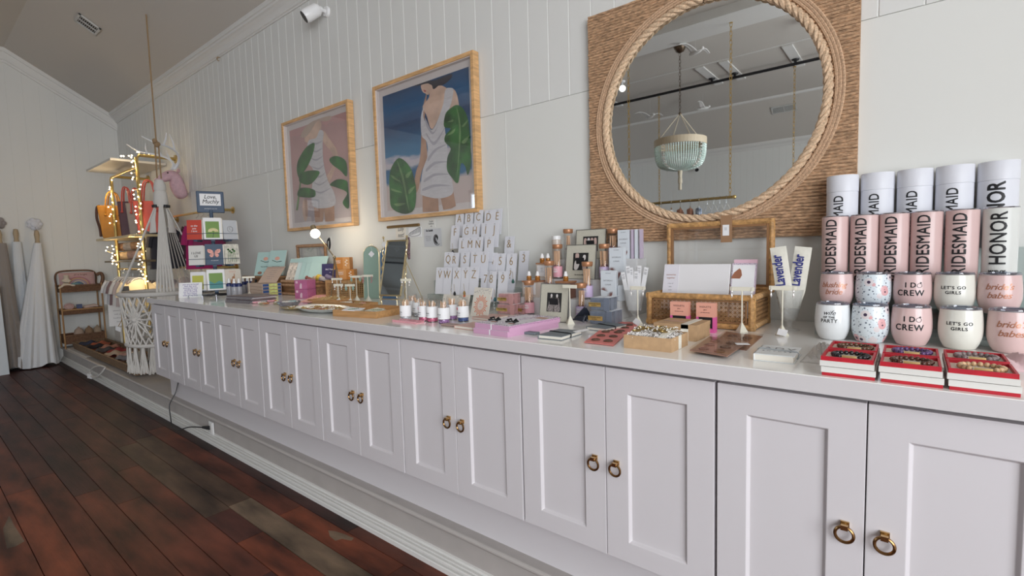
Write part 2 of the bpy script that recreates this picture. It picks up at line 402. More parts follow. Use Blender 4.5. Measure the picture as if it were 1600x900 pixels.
# ------------------------------------------------------------------ cabinets and worktop
m_brass = mat('brass', (0.62, 0.42, 0.20), 0.22, 1.0)
m_brass_d = mat('dark_brass', (0.30, 0.17, 0.07), 0.25, 1.0)
def make_cabinet(label, x0):
    t = thing('cabinet', label, 'cabinet', (x0, 0, 0.186), group='white shaker cabinets along the wall')
    b = MB(); b.bx(0, 0.6, 0.026, 0.80, 0.180, 0.744); b.bx(0.0, 0.6, 0.09, 0.80, 0, 0.18); b.build('body', m_cab, t)
    for sgn in (0, 1):
        d = MB(); a0 = (0.0035, 0.3012)[sgn]; a1 = (0.2988, 0.5965)[sgn]; z0, z1, w = 0.184, 0.731, 0.067
        # shaker door as one sloped-edge ring and a recessed panel
        o = [(a0, z0), (a1, z0), (a1, z1), (a0, z1)]; i_ = [(a0+w, z0+0.058), (a1-w, z0+0.058), (a1-w, z1-w), (a0+w, z1-w)]; c = 0.006
        p_ = [(i_[0][0]+c, i_[0][1]+c), (i_[1][0]-c, i_[1][1]+c), (i_[2][0]-c, i_[2][1]-c), (i_[3][0]+c, i_[3][1]-c)]
        vs = [(x, 0.0, z) for x, z in o]+[(x, 0.0, z) for x, z in i_]+[(x, 0.009, z) for x, z in p_]+[(x, 0.021, z) for x, z in o]
        fs = [(k, (k+1) % 4, 4+(k+1) % 4, 4+k) for k in range(4)]+[(4+k, 4+(k+1) % 4, 8+(k+1) % 4, 8+k) for k in range(4)]+[(8, 9, 10, 11), (15, 14, 13, 12)]+[(12+k, 12+(k+1) % 4, (k+1) % 4, k) for k in range(4)]
        d.add(vs, fs); dr = d.build('door', m_cab, t, bevel=0.0012)
        hx = 0.266 if sgn == 0 else 0.334; r = MB(); hz = 0.447
        r.m(1).torus((hx, -0.014, hz), 0.0165, 0.0033, 'Y', 32, 8)
        r.m(0).cyl((hx, 0, hz+0.016), (hx, -0.009, hz+0.016), 0.0065, 0.0055, 14); r.box((hx, -0.013, hz+0.016), (0.013, 0.013, 0.010)); r.box((hx, -0.003, hz+0.017), (0.016, 0.005, 0.014))
        r.build('ring_pull', [m_brass, m_brass_d], dr, smooth=True)
    return t
cab_names = ['white two-door cabinet at the far left end of the run, beside the hanging chair', 'second white two-door cabinet from the left end', 'third white two-door cabinet from the left end',
             'fourth white two-door cabinet from the left end', 'white two-door cabinet, fifth from the left end, under the earring stands and glass match jars', 'white two-door cabinet under the pink boxed sets and letter cards',
             'white two-door cabinet under the grey notebooks and kraft boxes', 'white two-door cabinet nearest the camera, under the wine tumblers']
cab0 = make_cabinet(cab_names[0], 0)
for i in range(1, 8): dup(cab0, (0.6*i, 0, 0.186), label=cab_names[i])
wt = MB(); wt.m(1).bx(-0.004, 4.84, -0.024, WY-0.006, 0.930, 0.9655); wt.m(0).bx(-0.004, 4.84, -0.0235, WY-0.006, 0.9655, 0.967)
tag(wt.build('worktop', [m_top, m_edge]), 'long glossy white worktop covering the whole run of cabinets', 'worktop')

# ------------------------------------------------------------------ framed paintings
m_oak = mat('oak_frame', (0.62, 0.37, 0.17), 0.45, noise=(6, 0.22, (2, 2, 14)))
m_mount = mat('mount_board', (0.72, 0.66, 0.64), 0.6)
m_glaze = thin_glass('picture_glass', refl=0.10)
def flat(name, pts, y, m, parent, th=0.0004):
    """a painted shape (x, z outline) lying on the print"""
    T = Matrix(((1, 0, 0, 0), (0, 0, 1, y), (0, 1, 0, 0), (0, 0, 0, 1)))
    b = MB(); b.prism([(x-parent.location.x, z-parent.location.z) for x, z in pts], -th, T); return b.build(name, m, parent)
def frame_box(t, w, h, dep=0.045, fw=0.022, inner=0.028, mat_w=0.03):
    f = MB()
    for s_ in (-1, 1):
        f.bx(s_*w/2, s_*(w/2-fw), -dep, 0, -h/2, h/2); f.bx(-w/2+fw, w/2-fw, -dep, 0, s_*h/2, s_*(h/2-fw))
    f.build('frame', m_oak, t, bevel=0.002)
    q = MB()
    for s_ in (-1, 1):
        q.bx(s_*(w/2-fw), s_*(w/2-fw-0.003), -dep+0.008, 0, -h/2+fw, h/2-fw); q.bx(-w/2+fw, w/2-fw, -dep+0.008, 0, s_*(h/2-fw), s_*(h/2-fw-0.003))
    q.bx(-w/2+fw, w/2-fw, -0.012, 0, -h/2+fw, h/2-fw); q.build('mount', m_mount, t)
    g = MB(); g.bx(-w/2+fw, w/2-fw, -dep+0.010, -dep+0.012, -h/2+fw, h/2-fw); g.build('glass', m_glaze, t)
def paint(name, stops, scale, axis_mix=0.5):
    """brushy painted ground: noise bands through a colour ramp, along z"""
    if name in MATS: return MATS[name]
    m = bpy.data.materials.new(name); m.use_nodes = True; nt = m.node_tree; b = nt.nodes['Principled BSDF']; b.inputs['Roughness'].default_value = 0.7
    tc = nt.nodes.new('ShaderNodeTexCoord'); mp = nt.nodes.new('ShaderNodeMapping'); mp.inputs['Scale'].default_value = (2, 1, 7)
    n = nt.nodes.new('ShaderNodeTexNoise'); n.inputs['Scale'].default_value = scale; n.inputs['Detail'].default_value = 6
    sp = nt.nodes.new('ShaderNodeSeparateXYZ'); ad = nt.nodes.new('ShaderNodeMath'); ad.operation = 'MULTIPLY_ADD'; ad.inputs[1].default_value = axis_mix
    r = nt.nodes.new('ShaderNodeValToRGB'); e = r.color_ramp.elements
    e[0].position, e[0].color = stops[0][0], (*stops[0][1], 1); e[1].position, e[1].color = stops[-1][0], (*stops[-1][1], 1)
    for p_, c_ in stops[1:-1]: q = e.new(p_); q.color = (*c_, 1)
    l = nt.links.new; l(tc.outputs['Object'], mp.inputs[0]); l(mp.outputs[0], n.inputs['Vector']); l(tc.outputs['Object'], sp.inputs[0])
    mr = nt.nodes.new('ShaderNodeMapRange'); mr.inputs['From Min'].default_value = -0.42; mr.inputs['From Max'].default_value = 0.42
    l(sp.outputs['Z'], mr.inputs['Value']); l(n.outputs['Fac'], ad.inputs[0]); l(mr.outputs[0], ad.inputs[2]); l(ad.outputs[0], r.inputs[0]); l(r.outputs[0], b.inputs['Base Color'])
    MATS[name] = m; return m
PYL = 0.797
# the large painting
X0, X1, Z0, Z1 = 1.852, 2.731, 1.462, 2.310
lp = thing('framed_painting', 'oak-framed painting of a woman in a white playsuit before a dark blue sea', 'painting', ((X0+X1)/2, WY-0.004, (Z0+Z1)/2))
frame_box(lp, X1-X0, Z1-Z0)
b = MB(); b.bx(-0.376, 0.376, -0.0135, -0.012, -0.360, 0.360)
b.build('print', paint('sea_print', [(0.0, (0.62, 0.50, 0.47)), (0.30, (0.64, 0.53, 0.50)), (0.35, (0.03, 0.17, 0.34)), (0.42, (0.025, 0.13, 0.29)), (0.455, (0.60, 0.57, 0.60)), (0.50, (0.62, 0.55, 0.60)), (0.54, (0.04, 0.20, 0.38)), (0.75, (0.010, 0.05, 0.15)), (0.88, (0.016, 0.12, 0.28)), (1.02, (0.010, 0.06, 0.16))], 3, 0.14), lp)
m_skin_p = mat('painted_skin', (0.50, 0.29, 0.19), 0.7, noise=(10, 0.25)); m_skin_l = mat('painted_skin_light', (0.70, 0.49, 0.38), 0.7, noise=(12, 0.2))
m_dress_p = mat('painted_white_cloth', (0.66, 0.64, 0.66), 0.7, noise=(20, 0.08, (1, 1, 6))); m_dress_s = mat('painted_cloth_fold', (0.46, 0.44, 0.49), 0.7)
m_leaf_p = mat('painted_leaf', (0.03, 0.14, 0.025), 0.6, noise=(12, 0.7)); m_leaf_l = mat('painted_leaf_light', (0.17, 0.30, 0.11), 0.6, noise=(12, 0.4)); m_hat_p = mat('painted_hat', (0.03, 0.03, 0.045), 0.6)
y0_ = -0.0140
def pic(name, pts, k, m, parent, smooth=True, n=5):
    if smooth: pts = [(p[0], p[1]) for p in spline([(a, b, 0) for a, b in pts], n)]
    return flat(name, pts, y0_-0.0006*k, m, parent)
pic('painted_arm', [(2.279, 2.035), (2.3, 2.121), (2.329, 2.171), (2.301, 2.019), (2.312, 1.812), (2.261, 1.742), (2.218, 1.628), (2.182, 1.632), (2.205, 1.735), (2.25, 1.821)], 1, m_skin_p, lp)
pic('painted_arm', [(2.486, 2.156), (2.53, 2.164), (2.572, 2.126), (2.589, 2.027), (2.57, 1.922), (2.518, 1.931), (2.498, 2.044)], 1, m_skin_l, lp)
pic('painted_legs', [(2.258, 1.624), (2.392, 1.611), (2.395, 1.49), (2.254, 1.496)], 1, m_skin_p, lp, False)
pic('painted_legs', [(2.402, 1.611), (2.519, 1.599), (2.536, 1.511), (2.496, 1.499), (2.433, 1.496)], 1, m_skin_p, lp, False)
pic('painted_neck', [(2.285, 2.234), (2.333, 2.239), (2.416, 2.214), (2.492, 2.173), (2.515, 2.144), (2.473, 2.086), (2.367, 1.967), (2.322, 2.053), (2.291, 2.11), (2.347, 2.149), (2.35, 2.192), (2.315, 2.181), (2.289, 2.205)], 2, m_skin_l, lp)
pic('painted_dress', [(2.303, 2.105), (2.295, 2.045), (2.367, 1.963), (2.458, 2.076), (2.486, 2.162), (2.53, 2.164), (2.55, 2.147), (2.526, 2.075), (2.471, 1.988), (2.483, 1.875), (2.492, 1.763), (2.515, 1.649), (2.511, 1.58), (2.399, 1.565), (2.26, 1.595), (2.242, 1.626), (2.269, 1.741), (2.319, 1.824), (2.314, 1.902), (2.273, 1.947), (2.272, 2.05)], 3, m_dress_p, lp)
for q in ([(2.31, 2.042), (2.366, 1.95), (2.412, 1.974), (2.369, 1.936), (2.319, 1.99)], [(2.317, 1.952), (2.378, 1.892), (2.477, 1.963), (2.384, 1.873), (2.323, 1.929)], [(2.324, 1.811), (2.387, 1.853), (2.486, 1.863), (2.39, 1.837), (2.326, 1.79)],
          [(2.305, 1.749), (2.379, 1.778), (2.489, 1.764), (2.382, 1.762), (2.304, 1.731)], [(2.285, 1.687), (2.379, 1.712), (2.497, 1.691), (2.378, 1.697), (2.284, 1.671)], [(2.271, 1.636), (2.376, 1.649), (2.503, 1.628), (2.375, 1.634), (2.27, 1.621)]):
    pic('painted_fold', q, 4, m_dress_s, lp)
pic('painted_hat', [(2.216, 2.243), (2.334, 2.244), (2.408, 2.235), (2.534, 2.238), (2.529, 2.213), (2.452, 2.194), (2.352, 2.229), (2.275, 2.235)], 3, m_hat_p, lp)
pic('painted_face', [(2.291, 2.229), (2.329, 2.236), (2.374, 2.223), (2.384, 2.196), (2.361, 2.183), (2.345, 2.167), (2.32, 2.178), (2.312, 2.193), (2.297, 2.206)], 2.5, m_skin_l, lp)
pic('painted_lips', [(2.304, 2.203), (2.327, 2.193), (2.315, 2.187)], 3.2, mat('painted_lips', (0.45, 0.10, 0.09), 0.6), lp)
pic('painted_hair', [(2.352, 2.228), (2.417, 2.22), (2.434, 2.202), (2.391, 2.187), (2.377, 2.212)], 3.3, m_hat_p, lp)
def leaf_cut(name, outline, cuts, k, parent, m=None):
    pic(name, outline, k, m or m_leaf_p, parent)
    for c_ in cuts: pic('leaf_slit', c_, k+0.5, m_leaf_l, parent)
leaf_cut('painted_leaf', [(2.577, 2.062), (2.623, 2.03), (2.651, 1.98), (2.664, 1.907), (2.667, 1.74), (2.64, 1.672), (2.622, 1.722), (2.589, 1.738), (2.563, 1.638), (2.516, 1.671), (2.479, 1.72), (2.486, 1.789), (2.514, 1.834), (2.469, 1.878), (2.475, 1.914), (2.519, 1.943), (2.467, 1.964), (2.481, 2.029), (2.525, 2.054)],
         [[(2.57, 2.054), (2.598, 1.918), (2.554, 1.657), (2.587, 1.919)], [(2.496, 1.984), (2.542, 1.99), (2.535, 1.977)], [(2.493, 1.911), (2.554, 1.937), (2.539, 1.915)], [(2.606, 1.94), (2.657, 1.967), (2.626, 1.937)], [(2.602, 1.857), (2.663, 1.883), (2.628, 1.846)]], 6, lp)
leaf_cut('painted_leaf', [(2.044, 1.842), (2.107, 1.821), (2.162, 1.767), (2.194, 1.697), (2.205, 1.616), (2.183, 1.525), (2.128, 1.498), (2.043, 1.505), (1.958, 1.55), (1.951, 1.64), (1.952, 1.723), (1.975, 1.79)],
         [[(2.035, 1.834), (2.099, 1.707), (2.132, 1.504), (2.078, 1.71)], [(1.972, 1.749), (2.064, 1.697), (1.992, 1.724)], [(1.966, 1.666), (2.081, 1.628), (1.987, 1.645)], [(2.114, 1.732), (2.177, 1.752), (2.133, 1.712)], [(2.132, 1.636), (2.2, 1.657), (2.143, 1.614)], [(1.992, 1.567), (2.102, 1.561), (2.024, 1.548)]], 6, lp)
# the small painting
X0, X1, Z0, Z1 = 0.666, 1.577, 1.452, 2.296
sp_ = thing('framed_painting', 'oak-framed painting of a woman in a striped dress on a pink ground', 'painting', ((X0+X1)/2, WY-0.004, (Z0+Z1)/2))
frame_box(sp_, X1-X0, Z1-Z0)
b = MB(); b.bx(-0.39, 0.39, -0.0135, -0.012, -0.358, 0.358)
b.build('print', paint('pink_print', [(0.0, (0.50, 0.44, 0.45)), (0.3, (0.54, 0.46, 0.46)), (0.5, (0.56, 0.36, 0.34)), (0.8, (0.60, 0.36, 0.34)), (1.0, (0.58, 0.32, 0.31)), (1.2, (0.50, 0.30, 0.29))], 3, 0.25), sp_)
pic('painted_arm', [(1.153, 2.145), (1.219, 2.15), (1.28, 2.093), (1.384, 1.973), (1.328, 1.854), (1.249, 1.777), (1.202, 1.806), (1.309, 1.887), (1.317, 1.972), (1.227, 2.055)], 1, m_skin_l, sp_)
pic('painted_legs', [(1.029, 1.66), (1.306, 1.629), (1.3, 1.499), (1.177, 1.5), (1.168, 1.584), (1.141, 1.502), (1.037, 1.503)], 1, m_skin_p, sp_, False)
pic('painted_arm', [(0.8756, 1.673), (0.9412, 1.676), (0.9357, 1.567), (0.8979, 1.519), (0.8643, 1.572)], 1, m_skin_l, sp_)
pic('painted_neck', [(0.9688, 2.16), (1.067, 2.192), (1.12, 2.23), (1.174, 2.233), (1.193, 2.189), (1.166, 2.151), (1.117, 2.088), (0.9635, 2.111)], 1, m_skin_l, sp_)
pic('painted_dress', [(1.001, 2.106), (1.114, 2.117), (1.167, 2.162), (1.218, 2.141), (1.198, 2.059), (1.197, 1.933), (1.237, 1.802), (1.313, 1.7), (1.322, 1.617), (1.187, 1.599), (1.025, 1.624), (1.011, 1.728), (1.053, 1.887), (0.9789, 1.962)], 3, m_dress_p, sp_)
for q in range(7):
    yy = 470+q*34
    pic('painted_fold', [[(1.026, 2.102), (1.116, 2.081), (1.207, 2.086), (1.115, 2.069)], [(1.02, 2.046), (1.11, 2.025), (1.201, 2.034), (1.109, 2.012)], [(1.007, 1.991), (1.104, 1.965), (1.202, 1.98), (1.103, 1.952)], [(1.025, 1.923), (1.127, 1.897), (1.213, 1.915), (1.126, 1.885)],
                         [(1.044, 1.864), (1.133, 1.839), (1.225, 1.857), (1.132, 1.826)], [(1.044, 1.806), (1.134, 1.781), (1.248, 1.8), (1.132, 1.768)], [(1.032, 1.749), (1.14, 1.722), (1.283, 1.74), (1.138, 1.709)]][q], 4, m_dress_s, sp_)
pic('painted_hat', [(0.9345, 2.198), (1.04, 2.237), (1.163, 2.245), (1.309, 2.24), (1.324, 2.218), (1.266, 2.21), (1.18, 2.229), (1.119, 2.224), (1, 2.155), (0.9035, 2.154)], 3, mat('painted_straw', (0.55, 0.42, 0.34), 0.7), sp_)
for o_ in ([(1.092, 2.083), (1.066, 2.015), (0.9959, 1.943), (0.8989, 1.881), (0.8436, 1.858), (0.8167, 1.915), (0.8375, 1.98), (0.9099, 2.037), (0.9913, 2.075)], [(1.142, 1.867), (1.057, 1.808), (0.9604, 1.792), (0.8467, 1.828), (0.8729, 1.883), (1.003, 1.893)], [(0.8439, 1.774), (0.9578, 1.769), (1.062, 1.739), (1.051, 1.694), (0.9179, 1.7), (0.805, 1.726)],
           [(1.28, 1.941), (1.352, 1.953), (1.446, 1.925), (1.49, 1.88), (1.482, 1.796), (1.411, 1.844), (1.31, 1.9)], [(1.268, 1.76), (1.364, 1.788), (1.472, 1.768), (1.492, 1.728), (1.49, 1.576), (1.418, 1.62), (1.478, 1.684), (1.345, 1.734)]):
    pic('painted_leaf', o_, 6, m_leaf_p, sp_)
pic('painted_stem', [(0.8533, 1.827), (0.8729, 1.825), (0.7951, 1.611), (0.7681, 1.613)], 5, m_leaf_l, sp_, False)

# ------------------------------------------------------------------ round mirror in a square seagrass frame
m_grass = mat('seagrass', (0.47, 0.295, 0.175), 0.8, noise=(120, 0.45, (0.5, 1, 1.3)), bump=(240, 0.9, 0.004, (0.7, 1, 1)))
m_rope = mat('pale_rope', (0.60, 0.43, 0.285), 0.8, noise=(150, 0.3))
m_silver = mat('mirror_silver', (0.80, 0.82, 0.81), 0.012, 1.0)
MX, MZ = 3.9125, 1.772
rm = thing('round_mirror', 'big round mirror in a square woven seagrass frame with a rope rim', 'mirror', (MX, WY-0.004, MZ))
g = MB(); rows = 88; ph = 1.0/rows; rd = random.Random(5)
for k in range(rows):
    z = -0.5+ph*(k+0.5)
    cuts = [(-0.5, 0.5)] if abs(z) >= 0.43 else [(-0.5, -math.sqrt(0.43**2-z*z)), (math.sqrt(0.43**2-z*z), 0.5)]
    for a, b in cuts:
        n = max(3, int((b-a)/0.03)); sec = [(-ph/2, 0.0), (-ph*0.36, -0.004), (0, -0.0062), (ph*0.36, -0.004), (ph/2, 0.0)]
        vs = []; fs = []
        for i in range(n+1):
            x = a+(b-a)*i/n; dz = rd.uniform(-0.0012, 0.0012); dy = rd.uniform(-0.0015, 0.001)
            if i in (0, n): x += rd.uniform(-0.002, 0.002)
            vs += [(x, -0.024+yy+dy, z+zz+dz) for zz, yy in sec]
        for i in range(n):
            for j in range(4): fs.append((i*5+j, i*5+j+1, (i+1)*5+j+1, (i+1)*5+j)[::-1])
        g.add(vs, fs)
for s_ in (-1, 1):
    g.bx(s_*0.5, s_*0.43, -0.0245, 0, -0.5, 0.5); g.bx(-0.43, 0.43, -0.0245, 0, s_*0.5, s_*0.43)
pts = [(0.43*cos(2*pi*i/64), 0.43*sin(2*pi*i/64)) for i in range(65)]
for i in range(64):
    (xa, za), (xb, zb) = pts[i], pts[i+1]; sx = 0.435 if xa+xb > 0 else -0.435; sz = 0.435 if za+zb > 0 else -0.435
    g.add([(xa, -0.0235, za), (xb, -0.0235, zb), (sx if abs(xb) > abs(zb) else xb, -0.0235, zb if abs(xb) > abs(zb) else sz), (sx if abs(xa) > abs(za) else xa, -0.0235, za if abs(xa) > abs(za) else sz)], [(0, 1, 2, 3)])
g.build('woven_frame', m_grass, rm, smooth=True)
g = MB(); g.lathe([(0.409, 0), (0.409, 0.002)], 96, Matrix.Translation((0, -0.018, 0)) @ Matrix.Rotation(radians(90), 4, 'X')); g.build('mirror_glass', m_silver, rm)
g = MB()
for s_ in range(3):
    pts = []
    for i in range(480):
        a = 2*pi*i/480+pi/2; q = a*30+2*pi*s_/3; r = 0.416+0.0075*cos(q); pts.append((r*cos(a), -0.031+0.0075*sin(q), r*sin(a)))
    g.tube(pts, 0.0088, 6, True)
g.build('rope_rim', m_rope, rm, smooth=True)
g = MB()
for R, r in ((0.440, 0.006), (0.450, 0.006), (0.460, 0.0055)): g.torus((0, -0.029, 0), R, r, 'Y', 96, 6)
g.build('cord_ring', mat('brown_cord', (0.50, 0.33, 0.21), 0.8, noise=(200, 0.35)), rm, smooth=True)

# ------------------------------------------------------------------ what hangs from the ceiling (seen in the mirror)
m_gold = mat('gold_metal', (0.72, 0.50, 0.18), 0.28, 1.0)
m_bronze = mat('bronze', (0.14, 0.10, 0.07), 0.4, 0.8)
def chain(mb, p0, p1, L=0.05, w=0.012, r=0.0028):
    p0 = Vector(p0); p1 = Vector(p1); d = p1-p0; n = max(1, int(d.length/(L*0.78)))
    u = d.normalized(); a = u.orthogonal().normalized(); b = u.cross(a)
    for i in range(n):
        c = p0+d*((i+0.5)/n); q = a if i % 2 else b
        mb.tube([c+u*(L/2*cos(t))+q*(w*sin(t)) for t in [2*pi*k/8 for k in range(8)]], r, 4, True)
ch = thing('chandelier', 'chandelier of mint glass bead strands under a wooden hoop, seen in the round mirror', 'chandelier', (2.20, -3.62, 2.225))
g = MB(); g.lathe([(0.0, 1.575), (0.075, 1.575), (0.075, 1.53), (0.05, 1.48), (0.012, 1.46)], 20); g.build('canopy', m_bronze, ch, smooth=True)
g = MB(); chain(g, (0, 0, 1.46), (0, 0, 0.73), 0.05, 0.012, 0.003); g.ball((0, 0, 0.71), 0.02); g.build('chain', m_bronze, ch)
m_cream = mat('cream_cord', (0.62, 0.54, 0.42), 0.8); m_mint = mat('mint_glass_bead', (0.66, 0.80, 0.74), 0.2, coat=0.5)
m_shell = mat('shell_disc', (0.75, 0.72, 0.66), 0.25)
for k in range(4):
    a = pi/4+k*pi/2; g = MB(); g.tube([(0.005*cos(a), 0.005*sin(a), 0.71), (0.30*cos(a), 0.30*sin(a), 0.36)], 0.006, 6); g.build('suspension_cord', m_cream, ch)
g = MB(); g.lathe([(0.31, 0.30), (0.322, 0.30), (0.322, 0.385), (0.31, 0.385), (0.31, 0.30)], 48, cap=False); g.build('hoop', mat('pale_wood_hoop', (0.62, 0.52, 0.38), 0.6), ch)
g = MB(); prof = [(0.312, 0.30), (0.308, 0.22), (0.296, 0.14), (0.27, 0.075), (0.22, 0.035), (0.12, 0.01), (0.03, 0.0)]
cp = spline([(r, 0, z) for r, z in prof], 6, False)
for k in range(64):
    a = 2*pi*k/64
    if k % 16 in (3, 4): continue
    g.tube([(p[0]*cos(a), p[0]*sin(a), p[2]) for p in cp], [0.0095 if i % 2 else 0.0055 for i in range(len(cp))], 5)
g.build('bead_strands', m_mint, ch)
g = MB()
for k in (3.5, 19.5, 35.5, 51.5):
    a = 2*pi*k/64
    for p in cp[1:28:3]: g.ball((1.02*p[0]*cos(a), 1.02*p[0]*sin(a), p[2]), (0.016, 0.016, 0.012), 8, 4)
g.build('shell_discs', [m_shell], ch)['kind'] = 'stuff'
g = MB(); g.lathe([(0.03, 0.0), (0.022, -0.09), (0.026, -0.10), (0.028, -0.16), (0.018, -0.17), (0.022, -0.25), (0.0, -0.25)], 12); g.build('tassel', m_cream, ch)

cr = thing('ceiling_rail', 'black ceiling rail on white mounting boards, seen in the round mirror', 'rail', (2.5, -5.2, 3.72))
g = MB(); g.tube([(-5.5, 0, 0), (5, 0, 0)], 0.021, 10); g.build('rail', m_black, cr)
for x in (0.4, 2.11, 2.44, 3.23, 5.0):
    g = MB(); g.bx(x-2.5-0.06, x-2.5+0.06, -0.38, 0.58, 0.062, 0.079); g.build('mounting_board', m_trim, cr)
    g = MB(); g.cyl((x-2.5, 0, 0.0), (x-2.5, 0, 0.066), 0.018); g.cyl((x-2.5, 0, 0.045), (x-2.5, 0, 0.064), 0.045, 0.05); g.build('bracket', m_black, cr)
for nm, p0, z1 in (('gold chain hanging from the ceiling beam to the rail of hangers, seen in the mirror', (2.93, -3.19, 3.70), 1.80), ('gold chain at the right of the round mirror, hanging near a white mounting board', (3.206, -5.30, 3.71), 1.2),
                   ('gold chain at the left of the round mirror, behind the mint chandelier', (1.229, -5.31, 3.71), 1.2), ('gold chain holding the far end of the rail of hangers', (1.70, -3.19, 3.70), 1.80)):
    t = thing('hanging_chain', nm, 'chain', p0); g = MB(); chain(g, (0, 0, 0), (0, 0, z1-p0[2]), 0.06, 0.014, 0.0035); g.build('links', m_gold, t); g = MB(); g.cyl((0, 0, -0.002), (0, 0, 0.008), 0.02); g.build('ceiling_hook', m_gold, t)
gr = thing('garment_rail', 'gold rail of hangers and clothes, seen at the bottom of the round mirror', 'rail', (1.70, -3.19, 1.79))
g = MB(); g.tube([(-0.03, 0, 0), (1.27, 0, 0)], 0.016, 12); g.build('rail', mat('aged_gold', (0.42, 0.30, 0.12), 0.35, 0.9), gr); 
for x_ in (1.275, -0.035): g = MB(); g.ball((x_, 0, 0), 0.022); g.build('end_cap', m_gold, gr)
gr2 = thing('garment_rail', 'second gold rail hung on two chains nearer the far wall', 'rail', (1.2, -5.305, 1.19)); g = MB(); g.tube([(0, 0, 0), (2.05, 0, 0)], 0.016, 12); g.build('rail', MATS['aged_gold'], gr2)
def hanger_mesh(w=0.40):
    g = MB(); g.tube(spline([(-w/2, 0, -0.16), (-w*0.35, 0, -0.135), (-0.06, 0, -0.09), (0, 0, -0.07), (0.06, 0, -0.09), (w*0.35, 0, -0.135), (w/2, 0, -0.16)], 4, False), 0.006, 6); g.tube([(-w/2, 0, -0.16), (w/2, 0, -0.16)], 0.004, 6); return g
def hook_mesh():
    g = MB(); g.tube([(0, 0, -0.07), (0, 0, -0.022)]+[(0.022*sin(a)*1.0, 0, -0.0+0.022*-cos(a)) for a in [k*pi/6 for k in range(1, 9)]], 0.0022, 5); return g
def garment_mesh(w, h, d=0.03, seed=0, sleeve=True, flare=1.15):
    rd = random.Random(seed); n = 28; rows = 10; phs = [rd.uniform(0, 6.28) for _ in range(3)]
    def fn(u, v):
        a = 2*pi*u; ww = w/2*(0.30+0.70*min(1, v*7))*(1+(flare-1)*v); rip = 1+0.16*v*sin(a*7+phs[0])
        x = ww*cos(a); y = (d*(0.5+0.5*v)*rip+0.006*v*sin(a*5+phs[1]))*sin(a)
        return (x, y, -0.08-h*v-0.05*min(1, abs(x)/(w/2))*(1-v))
    g = MB(); g.grid(fn, n, rows, True)
    if sleeve:
        for s_ in (-1, 1): g.tube([(s_*w*0.40, 0, -0.12), (s_*w*0.52, 0, -0.15-h*0.12), (s_*w*0.56, 0, -0.16-h*0.30)], [0.035, 0.032, 0.034], 8)
    return g
m_white_c = mat('white_cotton', (0.74, 0.73, 0.71), 0.9, bump=(40, 0.3, 0.01)); m_print_c = mat('blue_print_cloth', (0.30, 0.34, 0.42), 0.85, noise=(28, 0.9)); m_rust_c = mat('rust_cloth', (0.36, 0.17, 0.11), 0.85, noise=(10, 0.2))
m_hang_w = mat('white_hanger', (0.78, 0.78, 0.76), 0.4); m_hang_b = mat('wood_hanger', (0.34, 0.19, 0.10), 0.5)
spec = [(0.10, m_print_c, 'blue patterned', 'b'), (0.20, m_white_c, 'white', 'b'), (0.30, m_print_c, 'blue patterned', 'b'), (0.42, m_print_c, 'blue patterned', 'b'), (0.55, m_white_c, 'white', 'b'), (0.66, m_rust_c, 'rust coloured', 'b'), (0.78, m_rust_c, 'rust coloured', 'b'), (0.88, m_print_c, 'blue patterned', 'w')]
gh = {}
for i, (x, mm, cn, hk) in enumerate(spec):
    t = thing('hanging_garment', '%s garment on the mirrored gold rail, %s from the chandelier side' % (cn, ('first', 'second', 'third', 'fourth', 'fifth', 'sixth', 'seventh', 'eighth')[i]), 'clothes', (1.70+x, -3.19, 1.79), radians(72), 'clothes on the mirrored gold rail')
    link('hanger', gh.setdefault('h'+hk, hanger_mesh().mesh('hanger', m_hang_w if hk == 'w' else m_hang_b, True)), t); link('hook', gh.setdefault('k', hook_mesh().mesh('hook', mat('chrome', (0.75, 0.75, 0.75), 0.15, 1.0), True)), t)
    link('cloth', gh.setdefault(cn, garment_mesh(0.42, 0.75, 0.025, i).mesh('cloth', mm, True)), t)
for i, x in enumerate((0.98, 1.05, 1.12, 1.19)):
    t = thing('clothes_hanger', ['leftmost', 'second', 'third', 'rightmost'][i]+' of four empty white hangers on the gold rail in the mirror', 'hanger', (1.70+x, -3.19, 1.79), radians(60), 'white hangers on the mirrored gold rail')
    link('hanger', gh['hw'], t); link('hook', gh['k'], t)

def security_camera(label, loc, rz):
    t = thing('security_camera', label, 'camera', loc, rz); t.scale = (1.35, 1.35, 1.35); mw = mat('camera_white', (0.82, 0.82, 0.82), 0.3)
    g = MB(); g.cyl((0, 0, 0), (0, -0.012, 0), 0.028, 0.024, 16); g.tube([(0, -0.01, 0), (0, -0.035, 0)], 0.009, 8); g.ball((0, -0.038, 0), 0.015); g.build('mount', mw, t, smooth=True)
    g = MB(); T = Matrix.Translation((-0.006, -0.050, -0.002)) @ Vector((-0.38, -0.72, -0.58)).to_track_quat('Z', 'Y').to_matrix().to_4x4()
    g.lathe([(0.0, -0.012), (0.022, -0.010), (0.032, 0.004), (0.034, 0.07), (0.030, 0.082)], 24, T); g.build('housing', mw, t, smooth=True)
    g = MB(); g.lathe([(0.0, 0.0835), (0.029, 0.0835), (0.029, 0.076)], 24, T); g.build('lens_face', m_black, t, smooth=True)
    return t
security_camera('white security camera high on the boarded wall above the paintings', (1.315, WY, 2.955), radians(0))
security_camera('white security camera on the far wall, seen beside the chandelier in the mirror', (0.95, OY, 2.90), radians(180))
t = thing('wall_hook', 'tiny brass hook hanging just under the ceiling moulding', 'hook', (-0.48, WY, 3.085)); g = MB(); g.tube([(0, 0, 0.02), (0, -0.02, 0.02), (0, -0.03, 0.005), (0, -0.02, -0.015), (0, -0.01, -0.01)], 0.004, 6); g.build('hook_body', m_brass, t)
